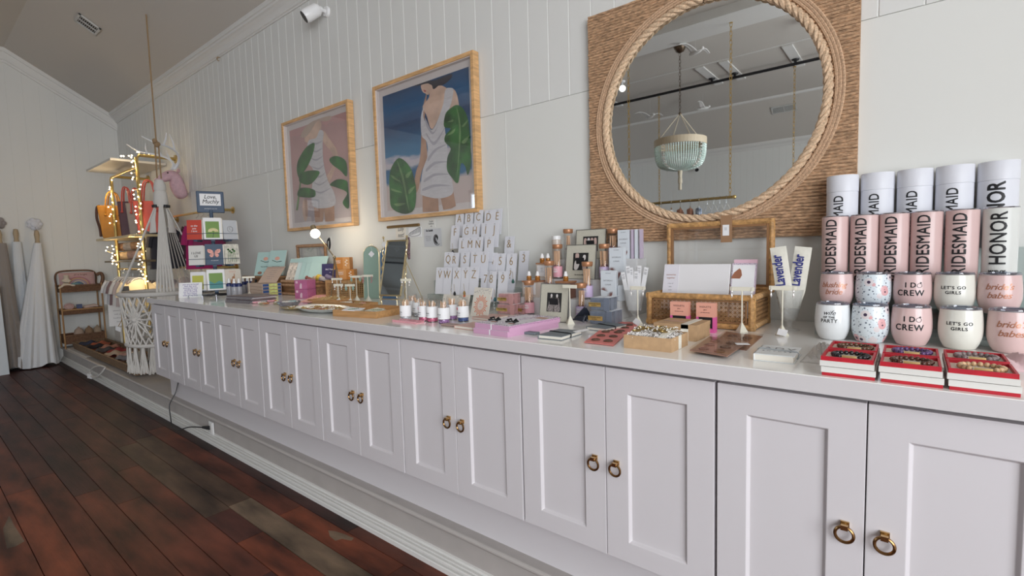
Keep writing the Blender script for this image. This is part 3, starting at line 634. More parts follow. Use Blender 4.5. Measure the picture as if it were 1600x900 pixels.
def spotlight(label, loc, rz):
    t = thing('ceiling_spotlight', label, 'spotlight', loc, rz); mw = MATS['camera_white']
    g = MB(); g.cyl((0, 0, 0), (0, 0, -0.03), 0.05, 0.045, 16); g.cyl((0, 0, -0.03), (0, 0, -0.08), 0.01); g.build('mount', mw, t)
    g = MB(); g.cyl((-0.05, 0, -0.09), (0.06, 0, -0.13), 0.035, 0.05, 16); g.build('lamp_head', mw, t); g = MB(); g.cyl((0.056, 0, -0.1285), (0.063, 0, -0.131), 0.044, 0.044, 16); g.build('bulb', mat('spot_glow', (1, 1, 1), 0.5, emit=(1.0, 0.95, 0.85), strength=6), t)
spotlight('lit ceiling spotlight at the right rim of the round mirror', (3.62, -3.9, 3.80), radians(120))
spotlight('ceiling spotlight near the top of the round mirror', (3.10, -2.4, 3.80), radians(90))
spotlight('lit ceiling spotlight at the left rim of the round mirror', (1.02, -4.4, 3.80), radians(60))
def gull(label, loc, rz):
    t = thing('seagull_ornament', label, 'ornament', loc, rz); g = MB(); g.ball((0, 0, 0), (0.10, 0.028, 0.028)); g.ball((0.10, 0, 0.015), 0.02); g.build('body', m_white_c, t, smooth=True)
    for s_ in (-1, 1):
        g = MB(); g.grid(lambda u, v: ((u-0.5)*0.09*(1-0.7*v)-0.03*v, s_*(0.02+0.27*v), 0.07*sin(v*pi*0.8)+0.006*sin(u*pi)), 5, 7); g.build('wing', m_white_c, t, smooth=True, solid=0.006)
    g = MB(); g.tube([(0, 0, 0.02), (0, 0, 3.79-loc[2])], 0.001, 4); g.build('thread', m_white_c, t)
gull('white seagull ornament beside the chandelier canopy, seen in the mirror', (2.42, -3.55, 3.62), radians(20))
gull('white seagull ornament under the black rail, seen in the mirror', (1.75, -5.9, 3.55), radians(-10))
gull('grey-white seagull ornament at the left rim of the mirror, beyond the rail', (0.95, -5.6, 3.50), radians(30))

# ------------------------------------------------------------------ goods on the worktop, right part
TOP = 0.967
m_ink = mat('black_ink', (0.012, 0.012, 0.014), 0.5)
m_paper = mat('white_paper', (0.78, 0.78, 0.79), 0.6)
m_card = mat('white_card', (0.72, 0.71, 0.72), 0.55)
m_grey_ink = mat('grey_ink', (0.25, 0.25, 0.27), 0.6)
m_copper = mat('copper_ink', (0.46, 0.20, 0.12), 0.35, 0.5)
m_clear = thin_glass('clear_glass', refl=0.16)
m_acr = thin_glass('clear_acrylic', (0.94, 0.97, 0.97), 0.10)
FRONT = (pi/2, 0, 0)

# clear stepped stand for tumblers
t = thing('acrylic_riser', 'clear acrylic stepped stand holding the upper rows of tumblers', 'display stand', (4.335, 0.53, TOP))
for (a, b, z) in ((0, 0.11, 0.082), (0.11, 0.193, 0.158), (0.193, 0.282, 0.253)):
    g = MB(); g.bx(0, 0.52, a, b, z-0.004, z); g.bx(0, 0.52, a, a+0.003, 0, z-0.004); g.bx(0, 0.004, a+0.003, b, 0, z-0.004); g.bx(0.516, 0.52, a+0.003, b, 0, z-0.004); g.build('step', m_acr, t)

# stemless wine tumblers
m_pinkm = mat('blush_enamel', (0.66, 0.47, 0.455), 0.3, coat=0.3); m_cream_e = mat('cream_enamel', (0.73, 0.72, 0.65), 0.3, coat=0.3); m_whi_e = mat('white_enamel', (0.76, 0.78, 0.79), 0.25, coat=0.3)
m_steel = mat('steel_rim', (0.45, 0.45, 0.50), 0.2, 1.0); m_lid = thin_glass('clear_lid', (0.80, 0.83, 0.88), 0.3)
def floral():
    m = bpy.data.materials.new('floral_enamel'); m.use_nodes = True; nt = m.node_tree; b = nt.nodes['Principled BSDF']; b.inputs['Roughness'].default_value = 0.3
    l = nt.links.new; tc = nt.nodes.new('ShaderNodeTexCoord')
    def vor(sc, thr0, thr1, rnd=0.8):
        v = nt.nodes.new('ShaderNodeTexVoronoi'); v.inputs['Scale'].default_value = sc; v.inputs['Randomness'].default_value = rnd; l(tc.outputs['Object'], v.inputs['Vector']); return v
    def lt(sock, th):
        n = nt.nodes.new('ShaderNodeMath'); n.operation = 'LESS_THAN'; n.inputs[1].default_value = th; l(sock, n.inputs[0]); return n.outputs[0]
    def mix(f, a, c):
        n = nt.nodes.new('ShaderNodeMix'); n.data_type = 'RGBA'; l(f, n.inputs[0])
        if isinstance(a, tuple): n.inputs[6].default_value = (*a, 1)
        else: l(a, n.inputs[6])
        if isinstance(c, tuple): n.inputs[7].default_value = (*c, 1)
        else: l(c, n.inputs[7])
        return n.outputs[2]
    small = vor(150, 0, 0, 1.0); mid = vor(95, 0, 0, 1.0); big = vor(34, 0, 0, 1.0)
    c = mix(lt(small.outputs['Distance'], 0.22), (0.70, 0.76, 0.80), (0.34, 0.39, 0.43))
    c = mix(lt(mid.outputs['Distance'], 0.24), c, (0.14, 0.17, 0.22))
    pk = nt.nodes.new('ShaderNodeSeparateColor'); l(big.outputs['Color'], pk.inputs[0])
    petal = mix(lt(pk.outputs[0], 0.22), (0.73, 0.67, 0.68), (0.72, 0.40, 0.41))
    c = mix(lt(big.outputs['Distance'], 0.40), c, petal); c = mix(lt(big.outputs['Distance'], 0.15), c, (0.05, 0.03, 0.07)); l(c, b.inputs['Base Color']); return m
m_floral = floral()
WR = [(0.0, 0.0), (0.027, 0.0), (0.031, 0.002), (0.038, 0.016), (0.0430, 0.034), (0.0443, 0.052), (0.0438, 0.070), (0.0422, 0.090), (0.0405, 0.103)]
def wine_r(z):
    for (r0, z0), (r1, z1) in zip(WR, WR[1:]):
        if z0 <= z <= z1 and z1 > z0: return r0+(r1-r0)*(z-z0)/(z1-z0)
    return 0.037
wine_prof = [(p[0], p[2]) for p in spline([(r, 0, z) for r, z in WR[2:]], 3, False)]
g = MB(); g.lathe([(0, 0), (0.026, 0)]+wine_prof, 40); wine_mesh = {}
def wine(label, x, y, z, m, text):
    t = thing('wine_tumbler', label, 'tumbler', (x, y, z), group='stemless wine tumblers in two rows')
    if m.name not in wine_mesh: me = g.mesh('body', m, True); wine_mesh[m.name] = me
    link('body', wine_mesh[m.name], t)
    if 'rim' not in wine_mesh:
        q = MB(); q.torus((0, 0, 0.1035), 0.0403, 0.0016, 'Z', 40, 6); wine_mesh['rim'] = q.mesh('steel_rim', m_steel, True)
        q = MB(); q.lathe([(0.0, 0.104), (0.032, 0.104), (0.033, 0.108), (0.0395, 0.108), (0.040, 0.104)], 32); q.box((0.0, -0.012, 0.109), (0.022, 0.012, 0.004)); wine_mesh['lid'] = q.mesh('lid', m_lid, False)
    link('steel_rim', wine_mesh['rim'], t); link('lid', wine_mesh['lid'], t)
    for (s_, size, zz, mm, kw) in text: link('lettering', wrap(letters(s_, size, **kw), 0, mm, -pi/2-0.10, zz, 0.0004, wine_r), t)
    return t
scr = dict(shear=0.35, bold=0.00025, space=0.95); ser = dict(xs=0.9, bold=0.0005, space=1.15); sans = dict(space=1.15, bold=0.0003)
T_blush = [('blushing', 0.0225, 0.070, m_copper, scr), ('bride', 0.0225, 0.049, m_copper, scr)]
T_crew = [('I D', 0.0195, 0.073, m_ink, ser), ('CREW', 0.0225, 0.051, m_ink, ser)]
T_girls = [("LET'S GO", 0.0115, 0.068, m_ink, sans), ('GIRLS', 0.0115, 0.055, m_ink, sans)]
T_babes = [("bride's", 0.022, 0.072, m_copper, scr), ('babes', 0.022, 0.050, m_copper, scr)]
T_wife = [('wife', 0.0185, 0.080, m_ink, dict(shear=0.4)), ('OF THE', 0.0075, 0.0675, m_ink, sans), ('PARTY', 0.0145, 0.057, m_ink, dict(xs=0.9, bold=0.0002, space=1.1))]
fr = [((4.386, 0.475, 1.022), 'white wine tumbler reading wife of the party, front row far left', m_whi_e, T_wife), ((4.475, 0.475, 1.028), 'floral patterned wine tumbler in the front row', m_floral, []),
      ((4.565, 0.475, 1.034), 'blush wine tumbler reading I do crew, in the front row', m_pinkm, T_crew), ((4.663, 0.475, 1.04), "cream wine tumbler reading let's go girls, in the front row", m_cream_e, T_girls), ((4.755, 0.475, 1.046), "blush wine tumbler reading bride's babes, in the front row at the right edge", m_pinkm, T_babes)]
bk = [((4.384, 0.58, 1.107), 'blush wine tumbler reading blushing bride, upper row far left', m_pinkm, T_blush), ((4.475, 0.58, 1.11), 'floral patterned wine tumbler in the upper row', m_floral, []),
      ((4.565, 0.58, 1.112), 'blush wine tumbler reading I do crew, in the upper row', m_pinkm, T_crew), ((4.654, 0.58, 1.114), "cream wine tumbler reading let's go girls, in the upper row", m_cream_e, T_girls), ((4.742, 0.58, 1.117), "blush wine tumbler reading bride's babes, in the upper row at the right", m_pinkm, T_babes)]
for row, z, y in ((fr, TOP, 0.475), (bk, TOP+0.0825, 0.58)):
    for p_, lab, m, tx in row:
        w_ = wine(lab, p_[0], y, z, m, tx)
        if tx is T_crew:
            r_ = MB(); r_.torus((0, 0, 0), 0.0056, 0.0006, 'Z', 20, 4); r_.box((0.0025, 0.0072, 0), (0.004, 0.0035, 0.001), 0.6)
            me = r_.mesh('ring_mark', m_ink); 
            for v in me.vertices: v.co.x += 0.0200
            link('ring_mark', wrap(me, 0, m_ink, -pi/2-0.10, 0.0725, 0.0003, wine_r), w_)
# tall skinny tumblers and their packing tubes
m_blush2 = mat('blush_satin', (0.64, 0.46, 0.44), 0.35, coat=0.2); m_tube = mat('white_tube', (0.70, 0.71, 0.76), 0.45); m_honor = mat('pale_grey_enamel', (0.66, 0.67, 0.64), 0.35)
q = MB(); q.lathe([(0, 0), (0.0345, 0), (0.0362, 0.006), (0.0372, 0.20), (0.036, 0.203)], 40); tall_mesh = {}
up = dict(xs=1.0, bold=0.0011, space=1.02)
def vert_text(string, size, parent, r, zc, m, a0=-pi/2-0.16, w=0.62, lift=0.0003, **kw):
    me = letters(string, size, **kw).copy()
    for v in me.vertices:
        x, y = v.co.x, v.co.y; v.co.x = -y; v.co.y = x*w
    link('lettering', wrap(me, r, m, a0, zc, lift), parent)
for i, cx in enumerate((1305, 1350, 1397, 1447.5, 1503, 1562)):
    px = ((4.367, 0.68, 1.244), (4.444, 0.68, 1.242), (4.518, 0.68, 1.24), (4.593, 0.68, 1.237), (4.671, 0.68, 1.235), (4.749, 0.68, 1.232))[i][0]
    nm = 'pale grey maid of honor skinny tumbler at the right end' if i == 5 else 'blush bridesmaid skinny tumbler, %s of five from the left' % ('first', 'second', 'third', 'fourth', 'fifth')[i]
    t = thing('skinny_tumbler', nm, 'tumbler', (px, 0.68, TOP+0.1585), group='tall skinny tumblers in one row')
    k = 'h' if i == 5 else 'b'
    if k not in tall_mesh: tall_mesh[k] = q.mesh('body', m_honor if i == 5 else m_blush2, True)
    link('body', tall_mesh[k], t)
    if 'rim' not in tall_mesh:
        r_ = MB(); r_.lathe([(0.0, 0.2), (0.036, 0.2), (0.037, 0.2025), (0.036, 0.205), (0.0, 0.205)], 32); tall_mesh['rim'] = r_.mesh('lid', m_steel, True)
    link('lid', tall_mesh['rim'], t)
    if i < 5: vert_text('BRIDESMAID', 0.0435, t, 0.0373, 0.098, m_ink, w=0.76, bold=0.0006, space=1.06)
    else:
        vert_text('HONOR', 0.0480, t, 0.0373, 0.120, m_ink, w=0.78, bold=0.0008, space=1.04)
        link('lettering', wrap(letters('MAID OF', 0.011, bold=0.0004, xs=0.8), 0.0373, m_ink, -pi/2-0.2, 0.030), t)
    if i == 1: pass
q2_ = MB(); q2_.lathe([(0, 0), (0.0432, 0), (0.0438, 0.001), (0.0438, 0.188)], 40); q3_ = MB(); q3_.lathe([(0.0425, 0.186), (0.0432, 0.1885), (0.0445, 0.1895), (0.0445, 0.240), (0.043, 0.242), (0, 0.242)], 40)
for i in range(5):
    px = ((4.378, 0.765, 1.391), (4.47, 0.765, 1.383), (4.563, 0.765, 1.375), (4.655, 0.765, 1.367), (4.748, 0.765, 1.359))[i][0]
    t = thing('packing_tube', 'white lidded tube reading maid of honor, at the right end of the back row' if i == 4 else 'white lidded bridesmaid tube, %s of four from the left in the back row' % ('first', 'second', 'third', 'fourth')[i], 'tube', (px, 0.7655 if i else 0.745, TOP+0.2535), group='white packing tubes in the back row')
    if 'tube' not in tall_mesh: tall_mesh['tube'] = q2_.mesh('tube', m_tube, True); tall_mesh['tlid'] = q3_.mesh('lid', m_tube, True)
    link('tube', tall_mesh['tube'], t); link('lid', tall_mesh['tlid'], t)
    if i < 4: vert_text('BRIDESMAID', 0.038, t, 0.0438, 0.092, m_ink, a0=-pi/2-0.12, w=0.76, bold=0.0006, space=1.06)
    else: vert_text('HONOR', 0.052, t, 0.0438, 0.105, m_ink, a0=-pi/2-0.12, w=0.80, bold=0.0014)

# bracelet gift boxes: three columns, two deep, two high
m_red = mat('red_box', (0.46, 0.014, 0.028), 0.45, noise=(40, 0.12)); m_box = mat('white_box', (0.70, 0.69, 0.65), 0.6); m_bgold = mat('gold_tube_bead', (0.70, 0.48, 0.22), 0.3, 0.9)
m_ins = mat('cream_insert', (0.72, 0.66, 0.56), 0.8)
beads = [('tiger eye brown', (0.10, 0.045, 0.02)), ('black', (0.012, 0.011, 0.014)), ('purple', (0.10, 0.05, 0.16)), ('dark brown', (0.085, 0.03, 0.018)), ('grey-mauve', (0.22, 0.17, 0.17)), ('honey-coloured', (0.52, 0.34, 0.19))]
bxm = {}
def gift_box(open_, label, loc, w, d):
    t = thing('bracelet_box', label, 'box', loc, group='red and white bracelet boxes'); key = (open_, w, d)
    if key not in bxm:
        a = MB(); b = MB(); c = MB()
        if open_:
            a.bx(0, w, 0, d, 0.0008, 0.0125); e = 0.0035
            for x0, x1, y0, y1 in ((e/2, w-e/2, e/2, e*1.6), (e/2, w-e/2, d-e*1.6, d-e/2), (e/2, e*1.6, e*1.6, d-e*1.6), (w-e*1.6, w-e/2, e*1.6, d-e*1.6)): b.bx(x0, x1, y0, y1, 0.0125, 0.0215)
            c.bx(e*1.6, w-e*1.6, e*1.6, d-e*1.6, 0.0125, 0.0145); bxm[key] = [('lid_tray', a.mesh('lid_tray', m_box)), ('rim', b.mesh('rim', m_red)), ('insert', c.mesh('insert', m_ins))]
        else:
            a.bx(0.0015, w-0.0015, 0.0015, d-0.0015, 0.0, 0.0075); b.bx(0, w, 0, d, 0.0070, 0.0190); bxm[key] = [('base', a.mesh('base', m_red)), ('lid', b.mesh('lid', m_box))]
    for n_, me in bxm[key]: link(n_, me, t)
    return t
cols = ((4.418, 0.094), (4.519, 0.097), (4.622, 0.097)); cn = ('left', 'middle', 'right')
for ci, (x, w) in enumerate(cols):
    for di, (y, dn) in enumerate(((-0.008, 'front'), (0.102, 'back'))):
        zz = 0.002 if di else 0.0
        gift_box(False, 'closed white box with red base under the %s open bracelet box of the %s column' % (dn, cn[ci]), (x, y, TOP), w, 0.100)
        bi = ci*2+(1-di)
        gift_box(True, 'open red-rimmed box holding the %s bead bracelet' % beads[bi][0], (x-0.0025, y-0.0015, TOP+0.0195), w, 0.100)
        br = thing('bead_bracelet', '%s bead bracelet with a gold tube, in a red-rimmed box' % beads[bi][0], 'bracelet', (x+w/2, y+0.052, TOP+0.0195+0.0145+0.0042), group='bead bracelets in gift boxes')
        c0 = beads[bi][1]; mm = mat('bead_'+beads[bi][0].split()[0].replace('-', '_'), c0, 0.22, noise=(60, 0.6 if bi in (0, 3, 5) else 0.25), coat=0.3)
        a_ = MB(); n = 20
        for k in range(n):
            an = 2*pi*k/n
            if abs(an-1.5*pi) < 0.42: continue
            r_ = 0.0050; a_.ball((0.031*cos(an), 0.026*sin(an), 0), r_, 8, 6)
        a_.build('beads', mm, br, smooth=True)['kind'] = 'stuff'
        a_ = MB(); a_.tube([(-0.0125, -0.0245, 0), (0, -0.0262, 0), (0.0125, -0.0245, 0)], 0.0032, 8); a_.build('gold_tube', m_bgold, br, smooth=True)
tf = thing('tissue_bag', 'pale pink tissue pouch lying behind the right bracelet boxes', 'pouch', (4.745, 0.29, TOP)); a_ = MB(); rq = random.Random(2)
a_.grid(lambda u, v: ((u-0.5)*0.10, (v-0.5)*0.12, 0.001+0.022*sin(pi*u)*sin(pi*v)*(1+0.4*sin(u*17+v*9))), 16, 16); a_.build('pouch', mat('pink_tissue', (0.70, 0.50, 0.52), 0.7), tf, smooth=True, solid=0.002)
tg = thing('tissue_bag', 'crumpled clear and white gift bags lying left of the bracelet boxes', 'gift bag', (4.39, 0.22, TOP)); a_ = MB()
a_.grid(lambda u, v: ((u-0.5)*0.055, (v-0.5)*0.24, 0.001+0.018*sin(pi*u)*sin(pi*v)*(1+0.6*sin(u*23+v*31))), 14, 22); a_.build('bags', mat('milky_film', (0.66, 0.65, 0.63), 0.3), tg, smooth=True, solid=0.001)

# ---- wicker trunk with a glass lid
m_rattan = mat('rattan', (0.52, 0.30, 0.12), 0.5, noise=(60, 0.35)); m_cane = mat('cane', (0.40, 0.22, 0.095), 0.55, noise=(80, 0.3)); m_dkwood = mat('trunk_wood', (0.26, 0.13, 0.055), 0.5)
def wrapbar(mb, p0, p1, r, pitch=0.0042):
    p0 = Vector(p0); p1 = Vector(p1); L = (p1-p0).length; n = max(2, int(L/pitch)); pts = []; rs = []
    for i in range(n):
        for f, q in ((0.08, 0.86), (0.3, 1.0), (0.7, 1.0), (0.92, 0.86)): pts.append(p0.lerp(p1, (i+f)/n)); rs.append(r*q)
    mb.tube(pts, rs, 8)
def cane(mb, o, ux, uz, w, h, pitch=0.0145, t=0.0008):
    """octagonal caning: pairs of uprights and rails plus both diagonals"""
    o = Vector(o); ux = Vector(ux); uz = Vector(uz); nrm = ux.cross(uz).normalized()
    def strip(a, b, wd):
        a = Vector(a); b = Vector(b); d = (b-a).normalized(); s_ = Vector((-d.y, d.x))*wd
        P4 = [o+ux*q.x+uz*q.y for q in (a-s_, b-s_, b+s_, a+s_)]
        mb.add([p+nrm*0.0006 for p in P4]+[p-nrm*0.0006 for p in P4], [(0, 1, 2, 3), (7, 6, 5, 4), (0, 4, 5, 1), (2, 6, 7, 3)])
    x = pitch/2
    while x < w: strip((x-0.0016, 0), (x-0.0016, h), t); strip((x+0.0016, 0), (x+0.0016, h), t); x += pitch
    z = pitch/2
    while z < h: strip((0, z-0.0016), (w, z-0.0016), t); strip((0, z+0.0016), (w, z+0.0016), t); z += pitch
    k = -h
    while k < w:
        a = max(0, k); b = min(w, k+h)
        if b-a > 0.004: strip((a, a-k), (b, b-k), t); strip((a, h-(a-k)), (b, h-(b-k)), t)
        k += pitch
tk = thing('wicker_trunk', 'caned wicker trunk with its glass lid standing open, below the round mirror', 'trunk', (3.804, 0.492, TOP))
Wt, Dt, Ht = 0.370, 0.235, 0.116
a_ = MB()
for x in (0.012, Wt-0.012):
    for y in (0.012, Dt-0.012): wrapbar(a_, (x, y, 0.0), (x, y, Ht), 0.0125)
    for z in (0.011, Ht-0.010): wrapbar(a_, (x, 0.012, z), (x, Dt-0.012, z), 0.0108)
for y in (0.012, Dt-0.012):
    for z in (0.011, Ht-0.010): wrapbar(a_, (0.0, y, z), (Wt, y, z), 0.0112)
a_.build('frame', m_rattan, tk, smooth=True)
a_ = MB(); cane(a_, (0.026, 0.006, 0.022), (1, 0, 0), (0, 0, 1), Wt-0.052, Ht-0.043); cane(a_, (Wt-0.006, 0.026, 0.022), (0, 1, 0), (0, 0, 1), Dt-0.052, Ht-0.043); cane(a_, (0.006, 0.026, 0.022), (0, 1, 0), (0, 0, 1), Dt-0.052, Ht-0.043); cane(a_, (0.026, Dt-0.006, 0.022), (1, 0, 0), (0, 0, 1), Wt-0.052, Ht-0.043)
a_.build('caning', m_cane, tk)
a_ = MB(); a_.bx(0.006, Wt-0.006, 0.006, Dt-0.006, 0.002, 0.006)
for x in (0.027, Wt-0.027): a_.bx(x-0.002, x+0.002, 0.003, 0.008, 0.02, Ht-0.02)
for z in (0.0235, Ht-0.0225): a_.bx(0.026, Wt-0.026, 0.003, 0.008, z-0.002, z+0.002)
a_.build('base_board', m_dkwood, tk)
LX0, LX1, LZ = (3.79, 0.74, 1.21), (4.182, 0.74, 1.204), (3.801, 0.74, 1.338)
lh = LZ[2]-TOP-Ht; lx0 = LX0[0]-3.804+0.010; lx1 = LX1[0]-3.804-0.010; ly = Dt+0.010
ld = MB()
for x in (lx0, lx1): wrapbar(ld, (x, ly, Ht-0.008), (x, ly, Ht+lh), 0.0108)
for z in (Ht+0.004, Ht+lh-0.009): wrapbar(ld, (lx0-0.008, ly, z), (lx1+0.008, ly, z), 0.0108)
lo = ld.build('lid_frame', m_rattan, tk, smooth=True)
ld = MB()
for x in (lx0+0.012, lx1-0.012): ld.bx(x-0.004, x+0.004, ly-0.008, ly+0.006, Ht+0.012, Ht+lh-0.018)
for z in (Ht+0.015, Ht+lh-0.021): ld.bx(lx0+0.017, lx1-0.017, ly-0.0075, ly+0.0055, z-0.004, z+0.004)
ld.build('lid_inner_frame', m_dkwood, tk)
ld = MB(); ld.bx(lx0+0.014, lx1-0.014, ly, ly+0.002, Ht+0.015, Ht+lh-0.02); ld.build('lid_glass', m_clear, tk)
kt = thing('kraft_tag', 'brown kraft tag with a white label hanging inside the trunk lid glass', 'tag', (3.804+(lx0+lx1)/2+0.035, 0.492+ly-0.012, TOP+Ht+lh-0.065)); m_kraft = mat('kraft_card', (0.48, 0.31, 0.17), 0.7, noise=(50, 0.10)); m_kraft_d = mat('kraft_dark', (0.30, 0.17, 0.09), 0.7)
a_ = MB(); a_.bx(-0.020, 0.020, -0.001, 0.001, -0.015, 0.085); a_.build('tag_card', m_kraft_d, kt); a_ = MB(); a_.bx(-0.013, 0.010, -0.002, -0.001, 0.010, 0.050); a_.build('sticker', m_paper, kt); write('|||', 0.012, m_grey_ink, kt, (-0.002, -0.0022, 0.036), FRONT)
# boards and the pink card set in the trunk
def leaning(parent, mb): pass
bd = thing('white_board_set', 'big white boxed set leaning in the wicker trunk, left', 'gift set', (3.952, 0.560, TOP+0.050), rot=(radians(-14), 0, 0))
for k in range(3):
    a_ = MB(); a_.bx(-0.118-0.003*k, 0.118-0.003*k, 0.008*k, 0.008*k+0.006, 0, 0.170+0.001*k); a_.build('board', m_card, bd, bevel=0.001)
a_ = MB(); a_.bx(-0.117, -0.060, -0.0012, 0, 0.001, 0.169); sb_ = a_.build('label_band', mat('lilac_white', (0.70, 0.68, 0.73), 0.5), bd)
for k, (z, s_) in enumerate(((0.095, 0.009), (0.083, 0.009), (0.062, 0.006), (0.050, 0.006), (0.038, 0.006), (0.026, 0.006), (0.014, 0.006))): write(('memories', 'together', 'a box of', 'little', 'notes', 'for the', 'two of us')[k], s_, m_copper if k < 2 else m_grey_ink, bd, (-0.089, -0.0015, z+0.035), FRONT)
pc_ = thing('patterned_card_set', 'pink and white boxed card set with a red leaf print, in the wicker trunk', 'gift set', (4.108, 0.585, TOP+0.030), rot=(radians(-14), 0, radians(-3)))
m_pinkc = mat('pink_card', (0.72, 0.48, 0.56), 0.5)
a_ = MB(); a_.bx(-0.038, 0.038, 0, 0.008, 0, 0.205); a_.build('back_card', m_pinkc, pc_); a_ = MB(); a_.bx(-0.040, 0.040, -0.010, -0.0005, 0, 0.190); a_.build('box', mat('confetti_print', (0.50, 0.42, 0.50), 0.5, noise=(300, 0.8)), pc_)
a_ = MB(); a_.bx(-0.036, 0.036, -0.0115, -0.010, 0, 0.184); a_.build('cover', m_paper, pc_); a_ = MB(); a_.prism([(-0.038, 0.0), (-0.010, 0.0), (-0.004, 0.012), (-0.008, 0.030), (-0.014, 0.036), (-0.030, 0.022), (-0.038, 0.006)], 0.0006, Matrix.Translation((0, -0.0115, 0.135)) @ Matrix.Rotation(pi/2, 4, 'X')); a_.build('printed_leaf', m_copper, pc_)

# T-shaped earring stands
m_stand = mat('ivory_metal', (0.70, 0.67, 0.56), 0.4)
def t_stand(label, x, y, h, w, rz=0.0, card=None, ear=None, group='T-shaped ivory earring stands'):
    t = thing('earring_stand', label, 'earring stand', (x, y, TOP if not isinstance(h, tuple) else h[1]), rz, group)
    hh = h[0] if isinstance(h, tuple) else h
    a_ = MB(); a_.lathe([(0.0, 0), (0.019, 0), (0.019, 0.002), (0.004, 0.028), (0.0022, 0.032)], 4); a_.build('base', m_stand, t)
    a_ = MB(); a_.cyl((0, 0, 0.02), (0, 0, hh-0.006), 0.0022, 0.0022, 10); a_.build('pole', m_stand, t, smooth=True)
    a_ = MB(); a_.bx(-w/2, w/2, -0.0025, 0.0025, hh-0.013, hh); a_.build('crossbar', m_stand, t, bevel=0.001)
    if card:
        a_ = MB(); T = Matrix.Translation((0.004, -0.018, 0.012)) @ Matrix.Rotation(radians(-28), 4, 'X') @ Matrix.Rotation(radians(card), 4, 'Y'); a_.box((0, 0, 0), (0.026, 0.001, 0.020), 0, T); ca = a_.build('price_card', m_paper, t)
    return t
m_crystal = mat('crystal', (0.75, 0.72, 0.70), 0.08, 0.3, coat=1.0); m_peach = mat('peach_bead', (0.66, 0.36, 0.28), 0.35); m_greenb = mat('green_bead', (0.26, 0.36, 0.30), 0.4); m_rose = mat('rose_bead', (0.45, 0.20, 0.22), 0.35)
def earrings(label, x, y, z, dx, kind, rz=0.0, group='earrings hanging from T-shaped stands'):
    t = thing('earring_pair', label, 'earrings', (x, y, z), rz, group)
    for s_ in (-1, 1):
        a_ = MB(); X_o = s_*dx; yb = -0.005
        a_.tube([(X_o, 0.0, 0.003), (X_o, yb, 0.004), (X_o, yb, -0.006)], 0.0006, 5)
        if kind == 'crystal': a_.ball((X_o, yb, -0.009), 0.0035, 8, 6); a_.lathe([(0, -0.030), (0.0032, -0.024), (0.0012, -0.013), (0, -0.012)], 8, Matrix.Translation((X_o, yb, 0))); mm = m_crystal
        elif kind == 'heart': a_.ball((X_o, yb, -0.012), (0.006, 0.002, 0.0065), 10, 6); a_.ball((X_o, yb, -0.026), 0.0038, 8, 6); mm = m_crystal
        elif kind == 'peach': a_.ball((X_o, yb, -0.016), 0.0030, 8, 6); a_.lathe([(0, -0.046), (0.0040, -0.043), (0.0046, -0.038), (0.001, -0.020), (0, -0.018)], 10, Matrix.Translation((X_o, yb, 0))); mm = m_peach
        elif kind == 'green': a_.lathe([(0, -0.034), (0.0085, -0.022), (0.0065, -0.010), (0, -0.004)], 6, Matrix.Translation((X_o, yb, 0))); mm = m_greenb
        else:
            for k in range(7): a_.ball((X_o+0.004*sin(k*1.9), yb+0.001*cos(k), -0.008-0.0055*k), 0.0036, 8, 5)
            mm = m_rose
        a_.build('earring', mm, t, smooth=True)
    return t
for nm, p_, h, w, cd, k in (('right of three tall ones, its pole in front of the cut glass vase of lavender', (4.257, 0.4664, 0.967), 0.152, 0.0, 10, 'crystal'), ('in front of the wicker trunk', (4.141, 0.4987, 0.967), 0.146, 0.073, None, 'crystal'), ('between the clear vase and the wicker trunk', (3.785, 0.5015, 0.967), 0.140, 0.060, 30, 'crystal'), ('in front of the two-figure photo frame', (3.561, 0.3621, 0.967), 0.148, 0.062, None, None)):
    w = w or 0.075
    t_stand('ivory T-shaped earring stand '+nm if 'right of' not in nm else 'ivory T-shaped earring stand before the vase of lavender sachets', p_[0], min(p_[1], 0.468), h, w, 0.0, cd)
    if k: earrings('crystal drop earrings on the stand '+(nm if 'right of' not in nm else 'before the vase of lavender sachets'), p_[0], min(p_[1], 0.468), TOP+h-0.006, w/2-0.007, k)

# cut glass vases
m_cut = mat('cut_glass', (0.74, 0.76, 0.74), 0.10, alpha=0.30, bump=(160, 1.0, 0.006), coat=0.8)
def vase(label, p_, h):
    t = thing('glass_vase', label, 'vase', (p_[0], p_[1], TOP)); n = 32
    prof = [(0.022, 0.0), (0.030, 0.0), (0.030, 0.004), (0.010, 0.012), (0.009, 0.026), (0.018, 0.034), (0.028, h*0.45), (0.036, h*0.8), (0.040, h*0.97), (0.041, h)]
    a_ = MB(); pr = spline([(r, 0, z) for r, z in prof], 5, False); inn = [(p[0]-0.003, 0, p[2]) for p in pr[::-1] if p[2] > 0.036]
    full = pr+inn
    def fn(u, v):
        k = v*(len(full)-1); p = full[int(round(k))]; a = 2*pi*u; z = p[2]; r = p[0]*(1+(0.045*sin(a*9+z*160)*sin(z*190) if 0.04 < z < h*0.93 else 0)); return (r*cos(a), r*sin(a), z)
    a_.grid(fn, 72, len(full), True); a_.build('glass_body', m_cut, t, smooth=True); return t
v2 = vase('cut glass footed vase holding two lavender sachets', (4.257, 0.5783, 0.967), 0.132)
v1 = vase('clear cut glass vase of white ring-sizing wands, left of the wicker trunk', (3.733, 0.5494, 0.967), 0.120)
m_sachet = mat('linen_sachet', (0.70, 0.68, 0.60), 0.9, noise=(60, 0.06)); m_navy = mat('navy_ink', (0.03, 0.035, 0.20), 0.6)
V2 = (4.257, 0.5783, 0.967); V1 = (3.733, 0.5494, 0.967)
